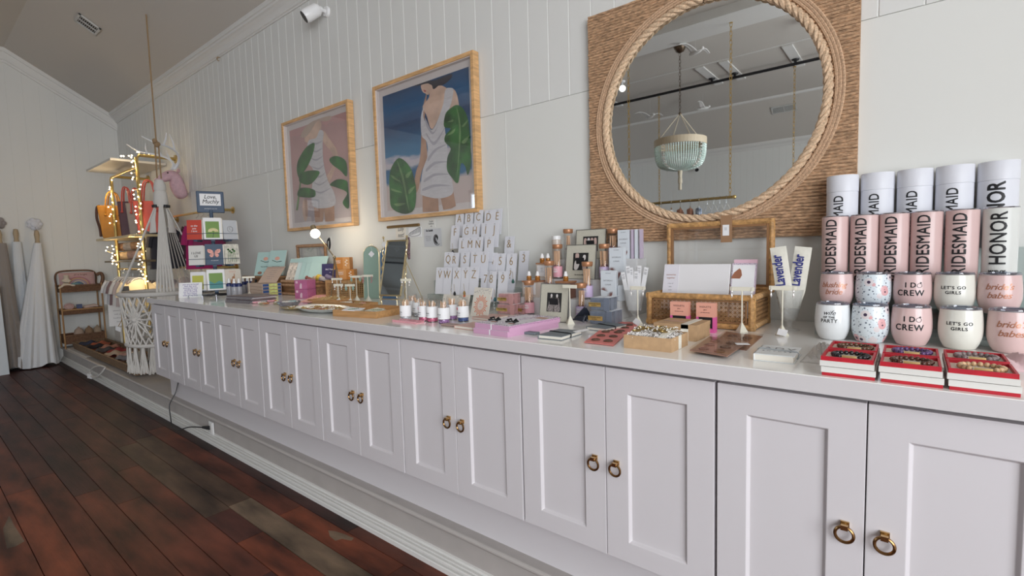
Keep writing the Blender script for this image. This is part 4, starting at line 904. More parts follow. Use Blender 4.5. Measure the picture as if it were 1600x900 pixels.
for k, (dx, dy, ry, w, L) in enumerate(((-0.006, -0.008, -8, 0.048, 0.200), (0.012, 0.008, 7, 0.048, 0.198))):
    t = thing('lavender_sachet', ('left' if k == 0 else 'right')+' of two long linen lavender sachets standing in the glass vase', 'sachet', (V2[0]+dx, V2[1]+dy, TOP+0.072), rot=(0, radians(ry), 0), group='lavender sachets in the vase')
    a_ = MB(); a_.grid(lambda u, v: ((u-0.5)*w*min(1.0, 0.62+v*1.3), -0.005*sin(pi*u)*min(1, 6*v, 6*(1-v)), v*L), 9, 20); a_.grid(lambda u, v: ((0.5-u)*w*min(1.0, 0.62+v*1.3), 0.005*sin(pi*u)*min(1, 6*v, 6*(1-v)), v*L), 9, 20); a_.build('cloth', m_sachet, t, smooth=True)
    write('Lavender', 0.041, m_navy, t, (-0.006, -0.0060, L*0.62), (pi/2, radians(-90), 0), bold=0.0009, xs=0.66)
rw = random.Random(4)
for k in range(7):
    dx = (-0.028, -0.014, -0.004, 0.010, 0.020, 0.028, 0.006)[k]; L = (0.150, 0.172, 0.165, 0.150, 0.172, 0.168, 0.172)[k]; ry = (-12, -6, -4, 1, 3, 11, 3)[k]
    t = thing('card_wand', 'narrow white card wand, %s of seven from the left in the clear vase' % ('first', 'second', 'third', 'fifth', 'sixth', 'seventh', 'fourth')[k], 'card', (V1[0]+dx*0.5, V1[1]-0.004+0.003*k, TOP+0.040), rot=(0, radians(ry), 0), group='white card wands in the clear vase')
    a_ = MB(); a_.bx(-0.0085, 0.0085, 0, 0.0006, 0, L); a_.build('card_strip', m_paper, t); write('oo', 0.010, m_grey_ink, t, (0, -0.0006, L-0.010), FRONT); write('wave\nhello', 0.006, m_grey_ink, t, (0, -0.0006, L-0.022), FRONT)

# peach and pink boxes in front of the trunk
m_peachb = mat('peach_box', (0.74, 0.36, 0.27), 0.5); m_hot = mat('hot_pink_box', (0.72, 0.12, 0.36), 0.5)
for k, (xa, xb) in enumerate((((3.929, 0.405, 1.044)[0], (4.001, 0.405, 1.048)[0]), ((4.016, 0.405, 1.048)[0], (4.086, 0.405, 1.052)[0]))):
    t = thing('lip_oil_box', ('left' if k == 0 else 'right')+' of two peach and pink boxes before the wicker trunk', 'box', (xa, 0.408, TOP), group='peach and pink boxes')
    w = xb-xa-0.012; a_ = MB(); a_.bx(0, w, 0, 0.028, 0.050, 0.096); a_.build('upper_box', m_peachb, t); a_ = MB(); a_.bx(0, w, 0.004, 0.028, 0, 0.050); a_.bx(0, w, 0, 0.004, 0, 0.012); a_.bx(0, 0.006, 0, 0.004, 0.012, 0.05); a_.bx(w-0.006, w, 0, 0.004, 0.012, 0.05); a_.build('lower_box', m_hot, t)
    a_ = MB(); a_.bx(0.008, w-0.008, 0.0025, 0.004, 0.014, 0.050); a_.build('dark_window', m_ink, t)
    write('VIOLETS', 0.0085, m_ink, t, (w/2, -0.0005, 0.083), FRONT, space=1.2); write('gloss', 0.005, m_ink, t, (w/2, -0.0005, 0.074), FRONT); write('soft shine for lips', 0.0042, m_ink, t, (w/2, -0.0005, 0.065), FRONT)
# kraft gift boxes with ivory ribbon
m_band = mat('ivory_ribbon', (0.76, 0.73, 0.64), 0.5); m_crink = mat('shredded_paper', (0.78, 0.75, 0.72), 0.8)
def kraft_box(label, p0, w, d, h):
    t = thing('kraft_box', label, 'gift box', p0, group='kraft gift boxes with ivory ribbon')
    a_ = MB()
    for x0, x1, y0, y1 in ((0, w, 0, 0.0015), (0, w, d-0.0015, d), (0, 0.0015, 0.0016, d-0.0016), (w-0.0015, w, 0.0016, d-0.0016)): a_.bx(x0, x1, y0, y1, 0, h)
    a_.bx(0.002, w-0.002, 0.002, d-0.002, 0.001, 0.003); a_.build('tray', m_kraft, t)
    return t
kb = kraft_box('open kraft gift box filled with white shreds and gold chains, at the worktop edge', (3.935, 0.048, TOP), 0.137, 0.125, 0.0375)
a_ = MB(); rs = random.Random(9)
for _ in range(230):
    x = rs.uniform(0.008, 0.129); y = rs.uniform(0.008, 0.117); z = 0.030+rs.uniform(0, 0.012); a = rs.uniform(0, 6.3); a_.tube([(x, y, z), (x+0.006*cos(a), y+0.006*sin(a), z+0.004), (x+0.012*cos(a+0.8), y+0.012*sin(a+0.8), z)], 0.0012, 4)
a_.bx(0.002, 0.135, 0.002, 0.123, 0.004, 0.031); a_.build('paper_shreds', m_crink, kb)['kind'] = 'stuff'
def bandloop(t, w, d, h, x, bw=0.022):
    a_ = MB(); a_.bx(x, x+bw, -0.001, 0, 0, h+0.001); a_.bx(x, x+bw, d, d+0.001, 0, h+0.001); a_.bx(x, x+bw, -0.001, d+0.001, h, h+0.001); a_.build('ribbon', m_band, t)
a_ = MB(); a_.grid(lambda u, v: (0.100+0.022*u, -0.0012+0.1275*v, 0.0385+0.010*sin(pi*v)+0.0*u), 2, 14); a_.grid(lambda u, v: (0.100+0.022*u if False else 0.1385, 0.050+0.020*u, 0.001+0.0375*v), 2, 2); a_.build('ribbon', m_band, kb, solid=0.001)
gn = thing('gold_chain_necklace', 'heap of gold chain with small beads on white paper shreds in the open kraft box', 'necklace', (4.000, 0.125, TOP+0.042)); a_ = MB()
for _ in range(26):
    x = rs.uniform(-0.045, 0.050); y = rs.uniform(-0.045, 0.022); R = rs.uniform(0.006, 0.014); a_.torus((x, y, rs.uniform(0.001, 0.010)), R, 0.0016, 'Z', 12, 5, R*0.8)
a_.build('chain', mat('antique_gold', (0.42, 0.30, 0.12), 0.35, 0.9), gn, smooth=True)['kind'] = 'stuff'
a_ = MB()
for _ in range(50): a_.ball((rs.uniform(-0.05, 0.05), rs.uniform(-0.045, 0.03), rs.uniform(0.006, 0.012)), 0.0022, 6, 4)
a_.build('seed_beads', mat('pearl', (0.78, 0.74, 0.66), 0.25, coat=0.5), gn, smooth=True)['kind'] = 'stuff'
kc = kraft_box('closed kraft gift box with a window lid and ribbon, before the wicker trunk', (3.945, 0.235, TOP), 0.130, 0.125, 0.047)
a_ = MB(); a_.bx(-0.001, 0.131, -0.001, 0.126, 0.036, 0.048); a_.build('lid', m_kraft, kc); a_ = MB(); a_.bx(0.012, 0.078, 0.046, 0.078, 0.0479, 0.0484); a_.build('lid_window', mat('brown_window', (0.34, 0.22, 0.14), 0.3), kc); bandloop(kc, 0.1305, 0.126, 0.0483, 0.084)
# cards of round charms
m_coral = mat('coral_card', (0.70, 0.21, 0.19), 0.5); m_brownc = mat('brown_card', (0.31, 0.165, 0.115), 0.35); m_coin_d = mat('dark_wood_charm', (0.12, 0.06, 0.04), 0.35)
def charm_card(label, pts, z, mc, me_, head=None, wrapf=False):
    cx = sum(p[0] for p in pts)/4; cy = sum(p[1] for p in pts)/4
    t = thing('charm_card', label, 'card', (cx, cy, z), group='cards of round charms')
    P4 = [Vector((p[0]-cx, p[1]-cy, 0)) for p in pts]
    a_ = MB(); a_.prism([(p.x, p.y) for p in P4], 0.002); a_.build('card', mc, t)
    def bl(u, v): return P4[0].lerp(P4[1], u).lerp(P4[3].lerp(P4[2], u), v)
    for r_ in range(3):
        for c_ in range(2):
            p = bl(0.29+0.42*c_, 0.16+0.27*r_); a_ = MB(); a_.lathe([(0.0062, 0.002), (0.013, 0.002), (0.0142, 0.0035), (0.013, 0.0055), (0.0075, 0.0058), (0.0062, 0.0045)], 20, Matrix.Translation(p)); a_.torus((p.x, p.y, 0.0058), 0.0105, 0.0007, 'Z', 20, 4); a_.build('charm', me_, t, smooth=True)
    if wrapf: a_ = MB(); a_.prism([(p.x*1.06, p.y*1.04) for p in P4], 0.0003, Matrix.Translation((0, 0, 0.0068))); a_.build('clear_sleeve', thin_glass('cellophane', refl=0.0), t)
    return t
CA, CB, CC, CD = (3.804, 0.0524, 0.967), (3.902, 0.0497, 0.967), (3.817, 0.3483, 0.967), (3.723, 0.3122, 0.967)
charm_card('coral card holding six round wooden charms, beside the open kraft box', [CA, CB, CC, CD], TOP+0.0015, m_coral, m_coin_d)
CA, CB, CC, CD = (3.751, 0.2348, 0.967), (3.84, 0.2421, 0.967), (3.775, 0.496, 0.967), (3.682, 0.4837, 0.967)
charm_card('second coral charm card, lying behind the first and half under it', [(a[0]+0.004, a[1]+0.006, 0) for a in (CA, CB, CC, CD)], TOP+0.0, m_coral, m_coin_d)
BA, BB, BC, BD = (4.115, 0.0634, 0.967), (4.215, 0.0394, 0.967), (4.21, 0.2688, 0.967), (4.094, 0.2954, 0.967)
charm_card('brown card of six round charms in a clear sleeve, at the worktop edge', [BA, BB, BC, BD], TOP+0.007, m_brownc, m_coin_d, wrapf=True)
BA, BB, BC, BD = (4.129, 0.1991, 0.967), (4.226, 0.1739, 0.967), (4.214, 0.4156, 0.967), (4.1, 0.4463, 0.967)
charm_card('brown card of six round charms tucked behind the front brown card', [BA, BB, BC, BD], TOP, m_brownc, m_coin_d, wrapf=True)
pt = thing('price_tag', 'small white price tag lying on the brown charm card', 'tag', Z_(1161, 541, .9815) if False else ((4.213, 0.1863, 0.967)[0], (4.213, 0.1863, 0.967)[1], TOP+0.0152)); a_ = MB(); a_.box((0, 0, 0), (0.034, 0.024, 0.0006), 0.5); a_.build('tag_card', m_paper, pt)
# white keepsake books tied with ribbon
m_vellum = mat('white_leather', (0.66, 0.68, 0.68), 0.45, noise=(30, 0.05)); m_pages = mat('book_pages', (0.74, 0.70, 0.62), 0.8); m_greyr = mat('grey_ribbon', (0.38, 0.40, 0.41), 0.4)
def kbook(label, loc, rz, w, d, h, mc, title=None, grp=None, bandm=None, name='keepsake_book'):
    t = thing(name, label, 'book', loc, rz, grp)
    a_ = MB(); a_.bx(0, w, 0, d, 0, 0.0022); a_.bx(0, w, 0, d, h-0.0022, h); a_.bx(0, 0.003, 0, d, 0, h); a_.build('cover', mc, t, bevel=0.001)
    a_ = MB(); a_.bx(0.003, w-0.003, 0.0025, d-0.003, 0.0022, h-0.0022); a_.build('pages', m_pages, t)
    if bandm: a_ = MB(); a_.tube(spline([(-0.001, d*0.55, h*0.5), (0.003, d*0.55, h+0.0012), (w*0.5, d*0.48, h+0.0015), (w-0.002, d*0.42, h+0.0012), (w+0.002, d*0.41, h*0.5), (w-0.002, d*0.42, -0.0)], 4, False), 0.0018, 6); a_.build('tie', bandm, t, smooth=True)
    if title:
        for k, (s_, sz, yy) in enumerate(title): write(s_, sz, MATS.get('ink_dim') or mat('ink_dim', (0.12, 0.12, 0.13), 0.5), t, (w/2, yy, h+0.0004), (0, 0, 0), space=1.25)
    return t
kbook('white keepsake book lettered ADV and tied with a grey ribbon', ((4.268, 0.0639, 0.967)[0], (4.268, 0.0639, 0.967)[1], TOP), radians(2), 0.088, 0.125, 0.018, m_vellum, [('ADV', 0.032, 0.082), ('E N T U R E', 0.010, 0.045)], None, m_greyr)

# ------------------------------------------------------------------ goods on the worktop, middle part
# white stepped riser
m_rise = mat('riser_white', (0.60, 0.60, 0.60), 0.35)
t = thing('stepped_riser', 'white stepped riser behind the front photo frame, holding bottles and frames', 'display stand', (3.19, 0.54, TOP))
for (y0, y1, z) in ((0.0, 0.085, 0.073), (0.085, 0.165, 0.150), (0.165, 0.255, 0.235)):
    g = MB(); g.bx(0, 0.485, y0, y1, 0, z); g.build('step', m_rise, t, bevel=0.001)
T1, T2, T3 = TOP+0.073, TOP+0.150, TOP+0.235
# cork-topped bottles of long matches
m_cork = mat('copper_cork', (0.42, 0.20, 0.10), 0.35, 0.3, noise=(60, 0.2)); m_match = mat('match_wood', (0.66, 0.42, 0.26), 0.6); m_mtip = mat('match_tip', (0.16, 0.05, 0.08), 0.6)
m_pkl = mat('pink_label', (0.72, 0.36, 0.42), 0.45); m_lil = mat('lilac_label', (0.56, 0.45, 0.66), 0.45)
mb_cache = {}
def match_bottle(label, x, y, z, lm, h=0.150, r=0.0215, clear_base=False):
    t = thing('match_bottle', label, 'match bottle', (x, y, z), group='cork-topped glass bottles of matches')
    k = (lm.name if lm else 'n', h)
    if k not in mb_cache:
        L = []; a_ = MB(); a_.lathe([(0, 0), (r, 0), (r, h-0.022), (r-0.003, h-0.018), (r-0.003, h-0.014)], 24); L.append(('glass', a_.mesh('glass', m_clear, True)))
        a_ = MB(); a_.lathe([(r*0.92, h-0.020), (r*1.05, h-0.016), (r*1.08, h-0.002), (r*1.03, h), (0, h)], 24); L.append(('cork', a_.mesh('cork', m_cork, True)))
        rd = random.Random(int(h*1000)); a_ = MB(); b_ = MB()
        for _ in range(22):
            a = rd.uniform(0, 6.28); q = rd.uniform(0, r*0.72); x0, y0 = q*cos(a), q*sin(a); x1, y1 = x0+rd.uniform(-.004, .004), y0+rd.uniform(-.004, .004); a_.cyl((x0, y0, 0.006), (x1, y1, h-0.030), 0.0016, 0.0016, 5); b_.ball((x0, y0, h*0.33+rd.uniform(0, 0.012)), (0.0026, 0.0026, 0.006), 6, 4)
        L.append(('matchsticks', a_.mesh('matchsticks', m_match))); L.append(('match_heads', b_.mesh('match_heads', m_mtip)))
        if lm: a_ = MB(); a_.lathe([(r+0.0004, 0.008), (r+0.0006, 0.008), (r+0.0006, h*0.36), (r+0.0004, h*0.36)], 24, cap=False); L.append(('label', a_.mesh('label', lm, True)))
        mb_cache[k] = L
    for n_, me in mb_cache[k]:
        o = link(n_, me, t)
        if n_ in ('matchsticks', 'match_heads'): o['kind'] = 'stuff'
    if lm: 
        for i_, s_ in enumerate(('FALL', 'BABY')): link('lettering', wrap(letters(s_, 0.010, bold=0.0003), r+0.0007, m_paper, -pi/2, h*0.28-0.011*i_), t)
    return t
match_bottle('match bottle with pink label beside the velvet gift stack', 3.255, 0.545-0.03, TOP, m_pkl)
match_bottle('match bottle with lilac label between the two-figure frame and grey boxes', (3.527, 0.5, 1.014)[0], 0.50, TOP, m_lil, 0.145)
match_bottle('match bottle with pink label just right of the amber dropper bottles', 3.318, 0.582, T1, m_pkl, 0.160)
match_bottle('match bottle with tall pink label left of the couple photo frame', (3.31, 0.66, 1.161)[0], 0.663, T2, m_pkl, 0.155)
match_bottle('match bottle with lilac label in front of the couple photo frame', (3.51, 0.582, 1.112)[0], 0.582, T1, m_lil, 0.155)
match_bottle('match bottle with lilac label right of the couple photo frame', (3.545, 0.665, 1.216)[0], 0.665, T2, m_lil, 0.150)
match_bottle('unlabelled cork-topped match bottle at the top left of the riser', (3.313, 0.75, 1.276)[0], 0.75, T3, None, 0.140)
match_bottle('match bottle with lilac label beside the tallest palm print boxes', (3.541, 0.75, 1.297)[0], 0.752, T3, m_lil, 0.130)
# amber dropper bottles on copper-lidded boxes
m_amber = mat('amber_glass', (0.42, 0.17, 0.03), 0.12, 0.4, coat=1.0); m_bcap = mat('white_cap', (0.80, 0.80, 0.80), 0.35); m_clb = mat('clear_box', (0.55, 0.48, 0.42), 0.25)
def dropper(label, x, y, z):
    t = thing('dropper_bottle', label, 'bottle', (x, y, z), group='amber bottles with white caps')
    a_ = MB(); a_.lathe([(0, 0), (0.0105, 0), (0.0115, 0.002), (0.0115, 0.018), (0.0075, 0.022)], 20); a_.build('bottle', m_amber, t, smooth=True)
    a_ = MB(); a_.lathe([(0.0085, 0.020), (0.0085, 0.031), (0.006, 0.034), (0.0055, 0.041), (0, 0.042)], 16); a_.build('cap', m_bcap, t, smooth=True); return t
def cbox(label, x, y, z, w, h=0.073, dark=False):
    t = thing('copper_lidded_box', label, 'box', (x, y, z), group='copper-lidded boxes'); d = 0.06
    a_ = MB(); a_.bx(-w/2, w/2, -d/2, d/2, 0, h-0.007); a_.build('case', m_clb if not dark else mat('brown_case', (0.20, 0.10, 0.07), 0.3), t); a_ = MB(); a_.bx(-w/2-0.002, w/2+0.002, -d/2-0.002, d/2+0.002, h-0.007, h); a_.build('lid', m_cork, t, bevel=0.001)
    a_ = MB(); a_.bx(-w/2+0.006, w/2-0.012, -d/2-0.001, -d/2, 0.012, h-0.012); a_.build('label', m_card, t); write('calm\nrest\nroll-on', 0.008, m_grey_ink, t, (-0.003, -d/2-0.0015, h*0.55), FRONT); return t
cbox('copper-lidded box under the two left amber bottles', 3.232, 0.583, T1, 0.085); cbox('copper-lidded box under the upper left amber bottles', 3.245, 0.664, T2, 0.068); cbox('dark copper-lidded box behind the two-figure frame', (3.403, 0.583, 1.11)[0], 0.583, T1, 0.066, dark=True)
dropper('leftmost amber bottle on the riser', (3.212, 0.575, 1.136)[0], 0.575, T1+0.073); dropper('amber bottle second from left on the lower copper-lidded box', (3.256, 0.58, 1.136)[0], 0.58, T1+0.073)
dropper('left amber bottle on the upper copper-lidded box', (3.23, 0.655, 1.206)[0], 0.655, T2+0.073); dropper('right amber bottle on the upper copper-lidded box', (3.252, 0.67, 1.205)[0], 0.67, T2+0.073)
dropper('amber bottle above the two-figure photo frame', (3.408, 0.575, 1.138)[0], 0.575, T1+0.073)
t = thing('candle_jar', 'jar with a white lid at the top left of the riser', 'jar', ((3.252, 0.74, 1.263)[0], 0.745, T3)); a_ = MB(); a_.lathe([(0, 0), (0.022, 0), (0.022, 0.092), (0.018, 0.096)], 24); a_.build('glass', m_clb, t, smooth=True); a_ = MB(); a_.lathe([(0.0205, 0.094), (0.0205, 0.110), (0.019, 0.111), (0, 0.111)], 24); a_.build('lid', m_bcap, t, smooth=True)
# photo frames with pewter edges
m_pewter = mat('pewter', (0.32, 0.32, 0.30), 0.3, 0.9); m_linen = mat('linen_mount', (0.50, 0.48, 0.40), 0.8, noise=(300, 0.06)); m_photo = mat('photo_black', (0.02, 0.019, 0.018), 0.3); m_ph_l = mat('photo_light', (0.62, 0.58, 0.56), 0.4); m_ph_m = mat('photo_mid', (0.24, 0.21, 0.20), 0.4, noise=(260, 0.9)); m_ph_s = mat('photo_skin', (0.50, 0.36, 0.32), 0.4)
def photo_frame(label, x0, x1, y, z, h, rx=-8, caption='to be this happy with you'):
    w = x1-x0; t = thing('photo_frame', label, 'photo frame', ((x0+x1)/2, y, z), rot=(radians(rx), 0, 0), group='linen-mounted photo frames')
    a_ = MB(); e = 0.003
    a_.bx(-w/2, w/2, 0, 0.006, 0, e); a_.bx(-w/2, w/2, 0, 0.006, h-e, h); a_.bx(-w/2, -w/2+e, 0, 0.006, e, h-e); a_.bx(w/2-e, w/2, 0, 0.006, e, h-e); a_.build('rim', m_pewter, t, bevel=0.0006)
    a_ = MB(); a_.bx(-w/2+e, w/2-e, 0.002, 0.005, e, h-e); a_.build('mount', m_linen, t); a_ = MB(); a_.box((0, 0.020, h*0.3), (0.04, 0.002, h*0.6), 0, Matrix.Rotation(radians(16), 4, 'X')); a_.build('easel_back', m_ink, t)
    pw, ph = w*0.50, h*0.50; a_ = MB(); a_.bx(-pw/2, pw/2, 0.0012, 0.002, h*0.26, h*0.26+ph); pho = a_.build('photo', m_photo, t)
    write(caption, 0.0065, m_ink, t, (0, 0.0014, h*0.13), FRONT, bold=0.0002)
    return t, pw, ph, h*0.26
def blob(pho, name, pts, m, k=1):
    a_ = MB(); a_.prism([(p[0], p[1]) for p in spline([(a, b, 0) for a, b in pts], 4)], 0.0002, Matrix.Translation((0, 0.0012-0.0003*k, 0)) @ Matrix.Rotation(pi/2, 4, 'X')); a_.build(name, m, pho)
def figure(pho, cx, z0, h, w, mb_, mh):
    blob(pho, 'printed_gown', [(cx-w*0.9, z0), (cx-w*0.8, z0+h*0.35), (cx-w*0.5, z0+h*0.72), (cx, z0+h*0.82), (cx+w*0.5, z0+h*0.72), (cx+w*0.8, z0+h*0.35), (cx+w*0.9, z0)], mb_, 1); blob(pho, 'printed_head', [(cx-w*0.25, z0+h*0.86), (cx, z0+h*0.80), (cx+w*0.25, z0+h*0.86), (cx+w*0.22, z0+h*0.96), (cx, z0+h), (cx-w*0.22, z0+h*0.96)], mh, 2)
f1, pw, ph, pz = photo_frame('front photo frame on the worktop, two figures in patterned gowns', 3.405, 3.540, 0.375, TOP, 0.150)
for cx in (-0.013, 0.013): figure(f1, cx, pz+0.003, ph-0.008, 0.017, m_ph_m, m_ph_l)
f2, pw, ph, pz = photo_frame('middle photo frame of a dancing couple, on the riser', (3.36, 0.645, 1.191)[0], (3.512, 0.645, 1.19)[0], 0.640, T2, 0.152, caption='the one we waltz to')
blob(f2, 'printed_dress', [(-0.030, pz+0.006), (-0.028, pz+ph*0.5), (-0.012, pz+ph*0.62), (-0.004, pz+ph*0.4), (-0.014, pz+0.004)], m_ph_l); blob(f2, 'printed_face', [(-0.024, pz+ph*0.66), (-0.010, pz+ph*0.70), (-0.010, pz+ph*0.95), (-0.026, pz+ph*0.95)], m_ph_s); blob(f2, 'printed_face', [(0.012, pz+ph*0.56), (0.024, pz+ph*0.62), (0.024, pz+ph*0.86), (0.012, pz+ph*0.84)], m_ph_l); blob(f2, 'printed_shirt', [(0.012, pz+0.004), (0.030, pz+0.006), (0.026, pz+ph*0.42), (0.014, pz+ph*0.40)], m_ph_s)
f3, pw, ph, pz = photo_frame('top photo frame of a group of faces, at the back of the riser', (3.353, 0.76, 1.305)[0], (3.507, 0.76, 1.299)[0], 0.742, T3, 0.135, rx=-6, caption='all of us here')
for k in range(4): blob(f3, 'printed_face', [(-0.034+0.017*k, pz+ph*0.45), (-0.026+0.017*k, pz+ph*0.40), (-0.019+0.017*k, pz+ph*0.48), (-0.021+0.017*k, pz+ph*0.85), (-0.032+0.017*k, pz+ph*0.85)], m_ph_s if k != 1 else m_ph_l)
# white boxes with palm print
m_palmb = mat('pale_blue_box', (0.64, 0.68, 0.72), 0.5); m_mauve = mat('mauve_box', (0.52, 0.44, 0.55), 0.5); m_palm = mat('palm_ink', (0.22, 0.11, 0.10), 0.6)
def palm_box(label, x, y, z, h=0.138, w=0.066, d=0.022, side=None):
    t = thing('palm_print_box', label, 'box', (x, y, z), group='pale boxes with palm print'); a_ = MB(); a_.bx(-w/2, w/2, 0, d, 0, h); a_.build('carton', m_palmb if not side else side, t, bevel=0.0006)
    if side: return t
    write('sun kissed', 0.0055, m_grey_ink, t, (0, -0.0005, h-0.010), FRONT); write('SATURDAY', 0.0082, m_grey_ink, t, (0, -0.0005, h-0.040), FRONT); write('LUNAR', 0.0082, m_grey_ink, t, (0, -0.0005, h-0.056), FRONT)
    for cx, cz, n, a0, R in ((-0.020, 0.040, 8, 1.2, 0.020), (0.016, 0.020, 10, 2.6, 0.022)):
        a_ = MB()
        for k in range(n):
            a = a0+(k/(n-1)-0.5)*2.6; p = [(cx+R*q*cos(a+0.25*q), -0.0005, cz+R*q*sin(a+0.25*q)-0.006*q*q) for q in (0.05, 0.35, 0.65, 1.0)]; a_.tube(p, [0.0007, 0.0014, 0.0011, 0.0003], 4)
        a_.build('palm_print', m_palm, t)
    write('no. 7', 0.005, m_grey_ink, t, (0, -0.0005, 0.007), FRONT); return t
palm_box('palm print box standing lowest, above the grey gift boxes', (3.617, 0.565, 1.115)[0], 0.560, T1, 0.113+0.006)
palm_box('palm print box in the middle of the steps', (3.618, 0.645, 1.189)[0], 0.632, T2, 0.133)
palm_box('topmost palm print box, under the corner of the mirror frame', (3.605, 0.735, 1.281)[0], 0.722, T3-0.0, 0.122, 0.052)
palm_box('mauve-sided carton right of the topmost palm print box', (3.645, 0.735, 1.28)[0], 0.722, T3, 0.122, 0.010, side=m_mauve); palm_box('pale carton second from right on the top step', (3.655, 0.735, 1.279)[0]+0.007, 0.722, T3, 0.122, 0.012, side=m_palmb); palm_box('rightmost mauve carton on the top step', (3.668, 0.735, 1.279)[0]+0.014, 0.722, T3, 0.122, 0.009, side=m_mauve)
palm_box('plain pale carton right of the lowest palm print box, on the bottom step', (3.676, 0.58, 1.115)[0], 0.570, T1, 0.060, 0.045, side=m_palmb)
# velvet gift boxes with gold labels and ribbons
m_goldlab = mat('gold_label', (0.62, 0.42, 0.13), 0.35, 0.6)
def velvet(label, x, y, z, w, d, h, col, name_m, grp):
    mv = mat(name_m, col, 0.75, noise=(60, 0.25), sheen=0.5); t = thing('velvet_box', label, 'gift box', (x, y, z), group=grp)
    a_ = MB(); a_.bx(0, w, 0, d, 0, h); a_.build('box', mv, t, bevel=0.006); a_ = MB(); a_.bx(-0.004, w*0.62, -0.0008, 0.0, h*0.30, h*0.62); a_.build('label', m_goldlab, t); write('LAVENDER HEART', 0.0062, m_ink, t, (w*0.28, -0.0014, h*0.52), FRONT); write('eye pillow', 0.0055, m_ink, t, (w*0.25, -0.0014, h*0.40), FRONT)
    a_ = MB(); a_.bx(w*0.80, w*0.80+0.022, -0.0012, 0, 0, h); a_.bx(w*0.80, w*0.80+0.022, -0.0012, d, h, h+0.0012); a_.bx(w, w+0.001, d*0.3, d*0.3+0.022, 0, h); a_.build('ribbon', mat(name_m+'_ribbon', tuple(c*1.25 for c in col), 0.35, sheen=0.5), t); return t
velvet('lower of two slate-blue velvet gift boxes with gold labels', 3.624, 0.395, TOP, 0.090, 0.095, 0.050, (0.115, 0.135, 0.175), 'slate_velvet', 'slate velvet gift boxes')
velvet('upper of two slate-blue velvet gift boxes with gold labels', 3.626, 0.397, TOP+0.0515, 0.074, 0.080, 0.048, (0.115, 0.135, 0.175), 'slate_velvet', 'slate velvet gift boxes')
velvet('lower left dusty pink velvet gift box', 3.105, 0.470, TOP, 0.096, 0.075, 0.044, (0.40, 0.205, 0.20), 'rose_velvet', 'dusty pink velvet gift boxes'); velvet('upper dusty pink velvet gift box', 3.112, 0.472, TOP+0.0455, 0.078, 0.068, 0.046, (0.40, 0.205, 0.20), 'rose_velvet', 'dusty pink velvet gift boxes'); velvet('lower right dusty pink velvet gift box', 3.204, 0.500, TOP, 0.034, 0.060, 0.042, (0.40, 0.205, 0.20), 'rose_velvet', 'dusty pink velvet gift boxes')
def bow(mb, c, s, T=None):
    c = Vector(c)
    for sg in (-1, 1):
        mb.tube([c, c+Vector((sg*s*0.5, 0.2*s, 0.30*s)), c+Vector((sg*s, 0, 0.15*s)), c+Vector((sg*s*0.5, -0.2*s, 0.0)), c], [0.05*s, 0.16*s, 0.2*s, 0.14*s, 0.05*s], 6)
        mb.tube([c, c+Vector((sg*s*0.5, -0.4*s, 0.02*s)), c+Vector((sg*s*0.9, -0.5*s, -0.02*s))], [0.05*s, 0.12*s, 0.14*s], 6)
    mb.ball(c, 0.14*s, 8, 6)
t = thing('satin_bow', 'black satin bow leaning against the left of the slate velvet boxes', 'bow', (3.600, 0.405, TOP+0.006)); a_ = MB(); a_.grid(lambda u, v: (-0.052+0.066*v, 0.018*sin(u*4)*v-0.006, 0.001+0.062*v*u+0.004*(1-v)), 6, 8); a_.grid(lambda u, v: (-0.055+0.068*v, -0.030+0.010*u, 0.001+0.024*v*u+0.006*sin(pi*v)), 6, 8); a_.ball((0.010, -0.015, 0.022), 0.007); a_.build('ribbon', mat('black_satin', (0.015, 0.018, 0.03), 0.3), t, smooth=True, solid=0.0015)
# slate leather notebooks
m_slate = mat('slate_leather', (0.16, 0.19, 0.21), 0.5, noise=(30, 0.12))
NA, NB, NC = (3.639, 0.044, 0.967), (3.724, 0.0484, 0.967), (3.648, 0.2869, 0.967)
nb = kbook('slate grey leather notebook with a tie, nearest the worktop edge', (NA[0], NA[1], TOP), math.atan2(NB[1]-NA[1], NB[0]-NA[0]), 0.088, 0.135, 0.013, m_slate, None, 'slate leather notebooks', m_ink, 'leather_notebook')
kbook('second slate grey leather notebook lying behind the first', ((3.663, 0.1704, 0.967)[0]+0.02, (3.663, 0.1704, 0.967)[1]+0.10, TOP), radians(-8), 0.085, 0.125, 0.012, m_slate, None, 'slate leather notebooks', m_ink, 'leather_notebook')
t = thing('leather_flap', 'slate leather key fob lying left of the notebook', 'key fob', ((3.566, 0.1003, 0.967)[0], (3.566, 0.1003, 0.967)[1], TOP)); a_ = MB(); a_.bx(-0.018, 0.030, -0.012, 0.018, 0, 0.008); a_.build('fob', m_slate, t, bevel=0.003)
t = thing('price_tag', 'white folded price tag lying on the slate notebooks', 'tag', ((3.737, 0.1275, 0.967)[0], (3.737, 0.1275, 0.967)[1]+0.02, TOP+0.013)); a_ = MB(); a_.box((0, 0, 0.006), (0.020, 0.050, 0.0006), -0.5, Matrix.Rotation(0.10, 4, 'X')); a_.build('tag_card', m_paper, t)
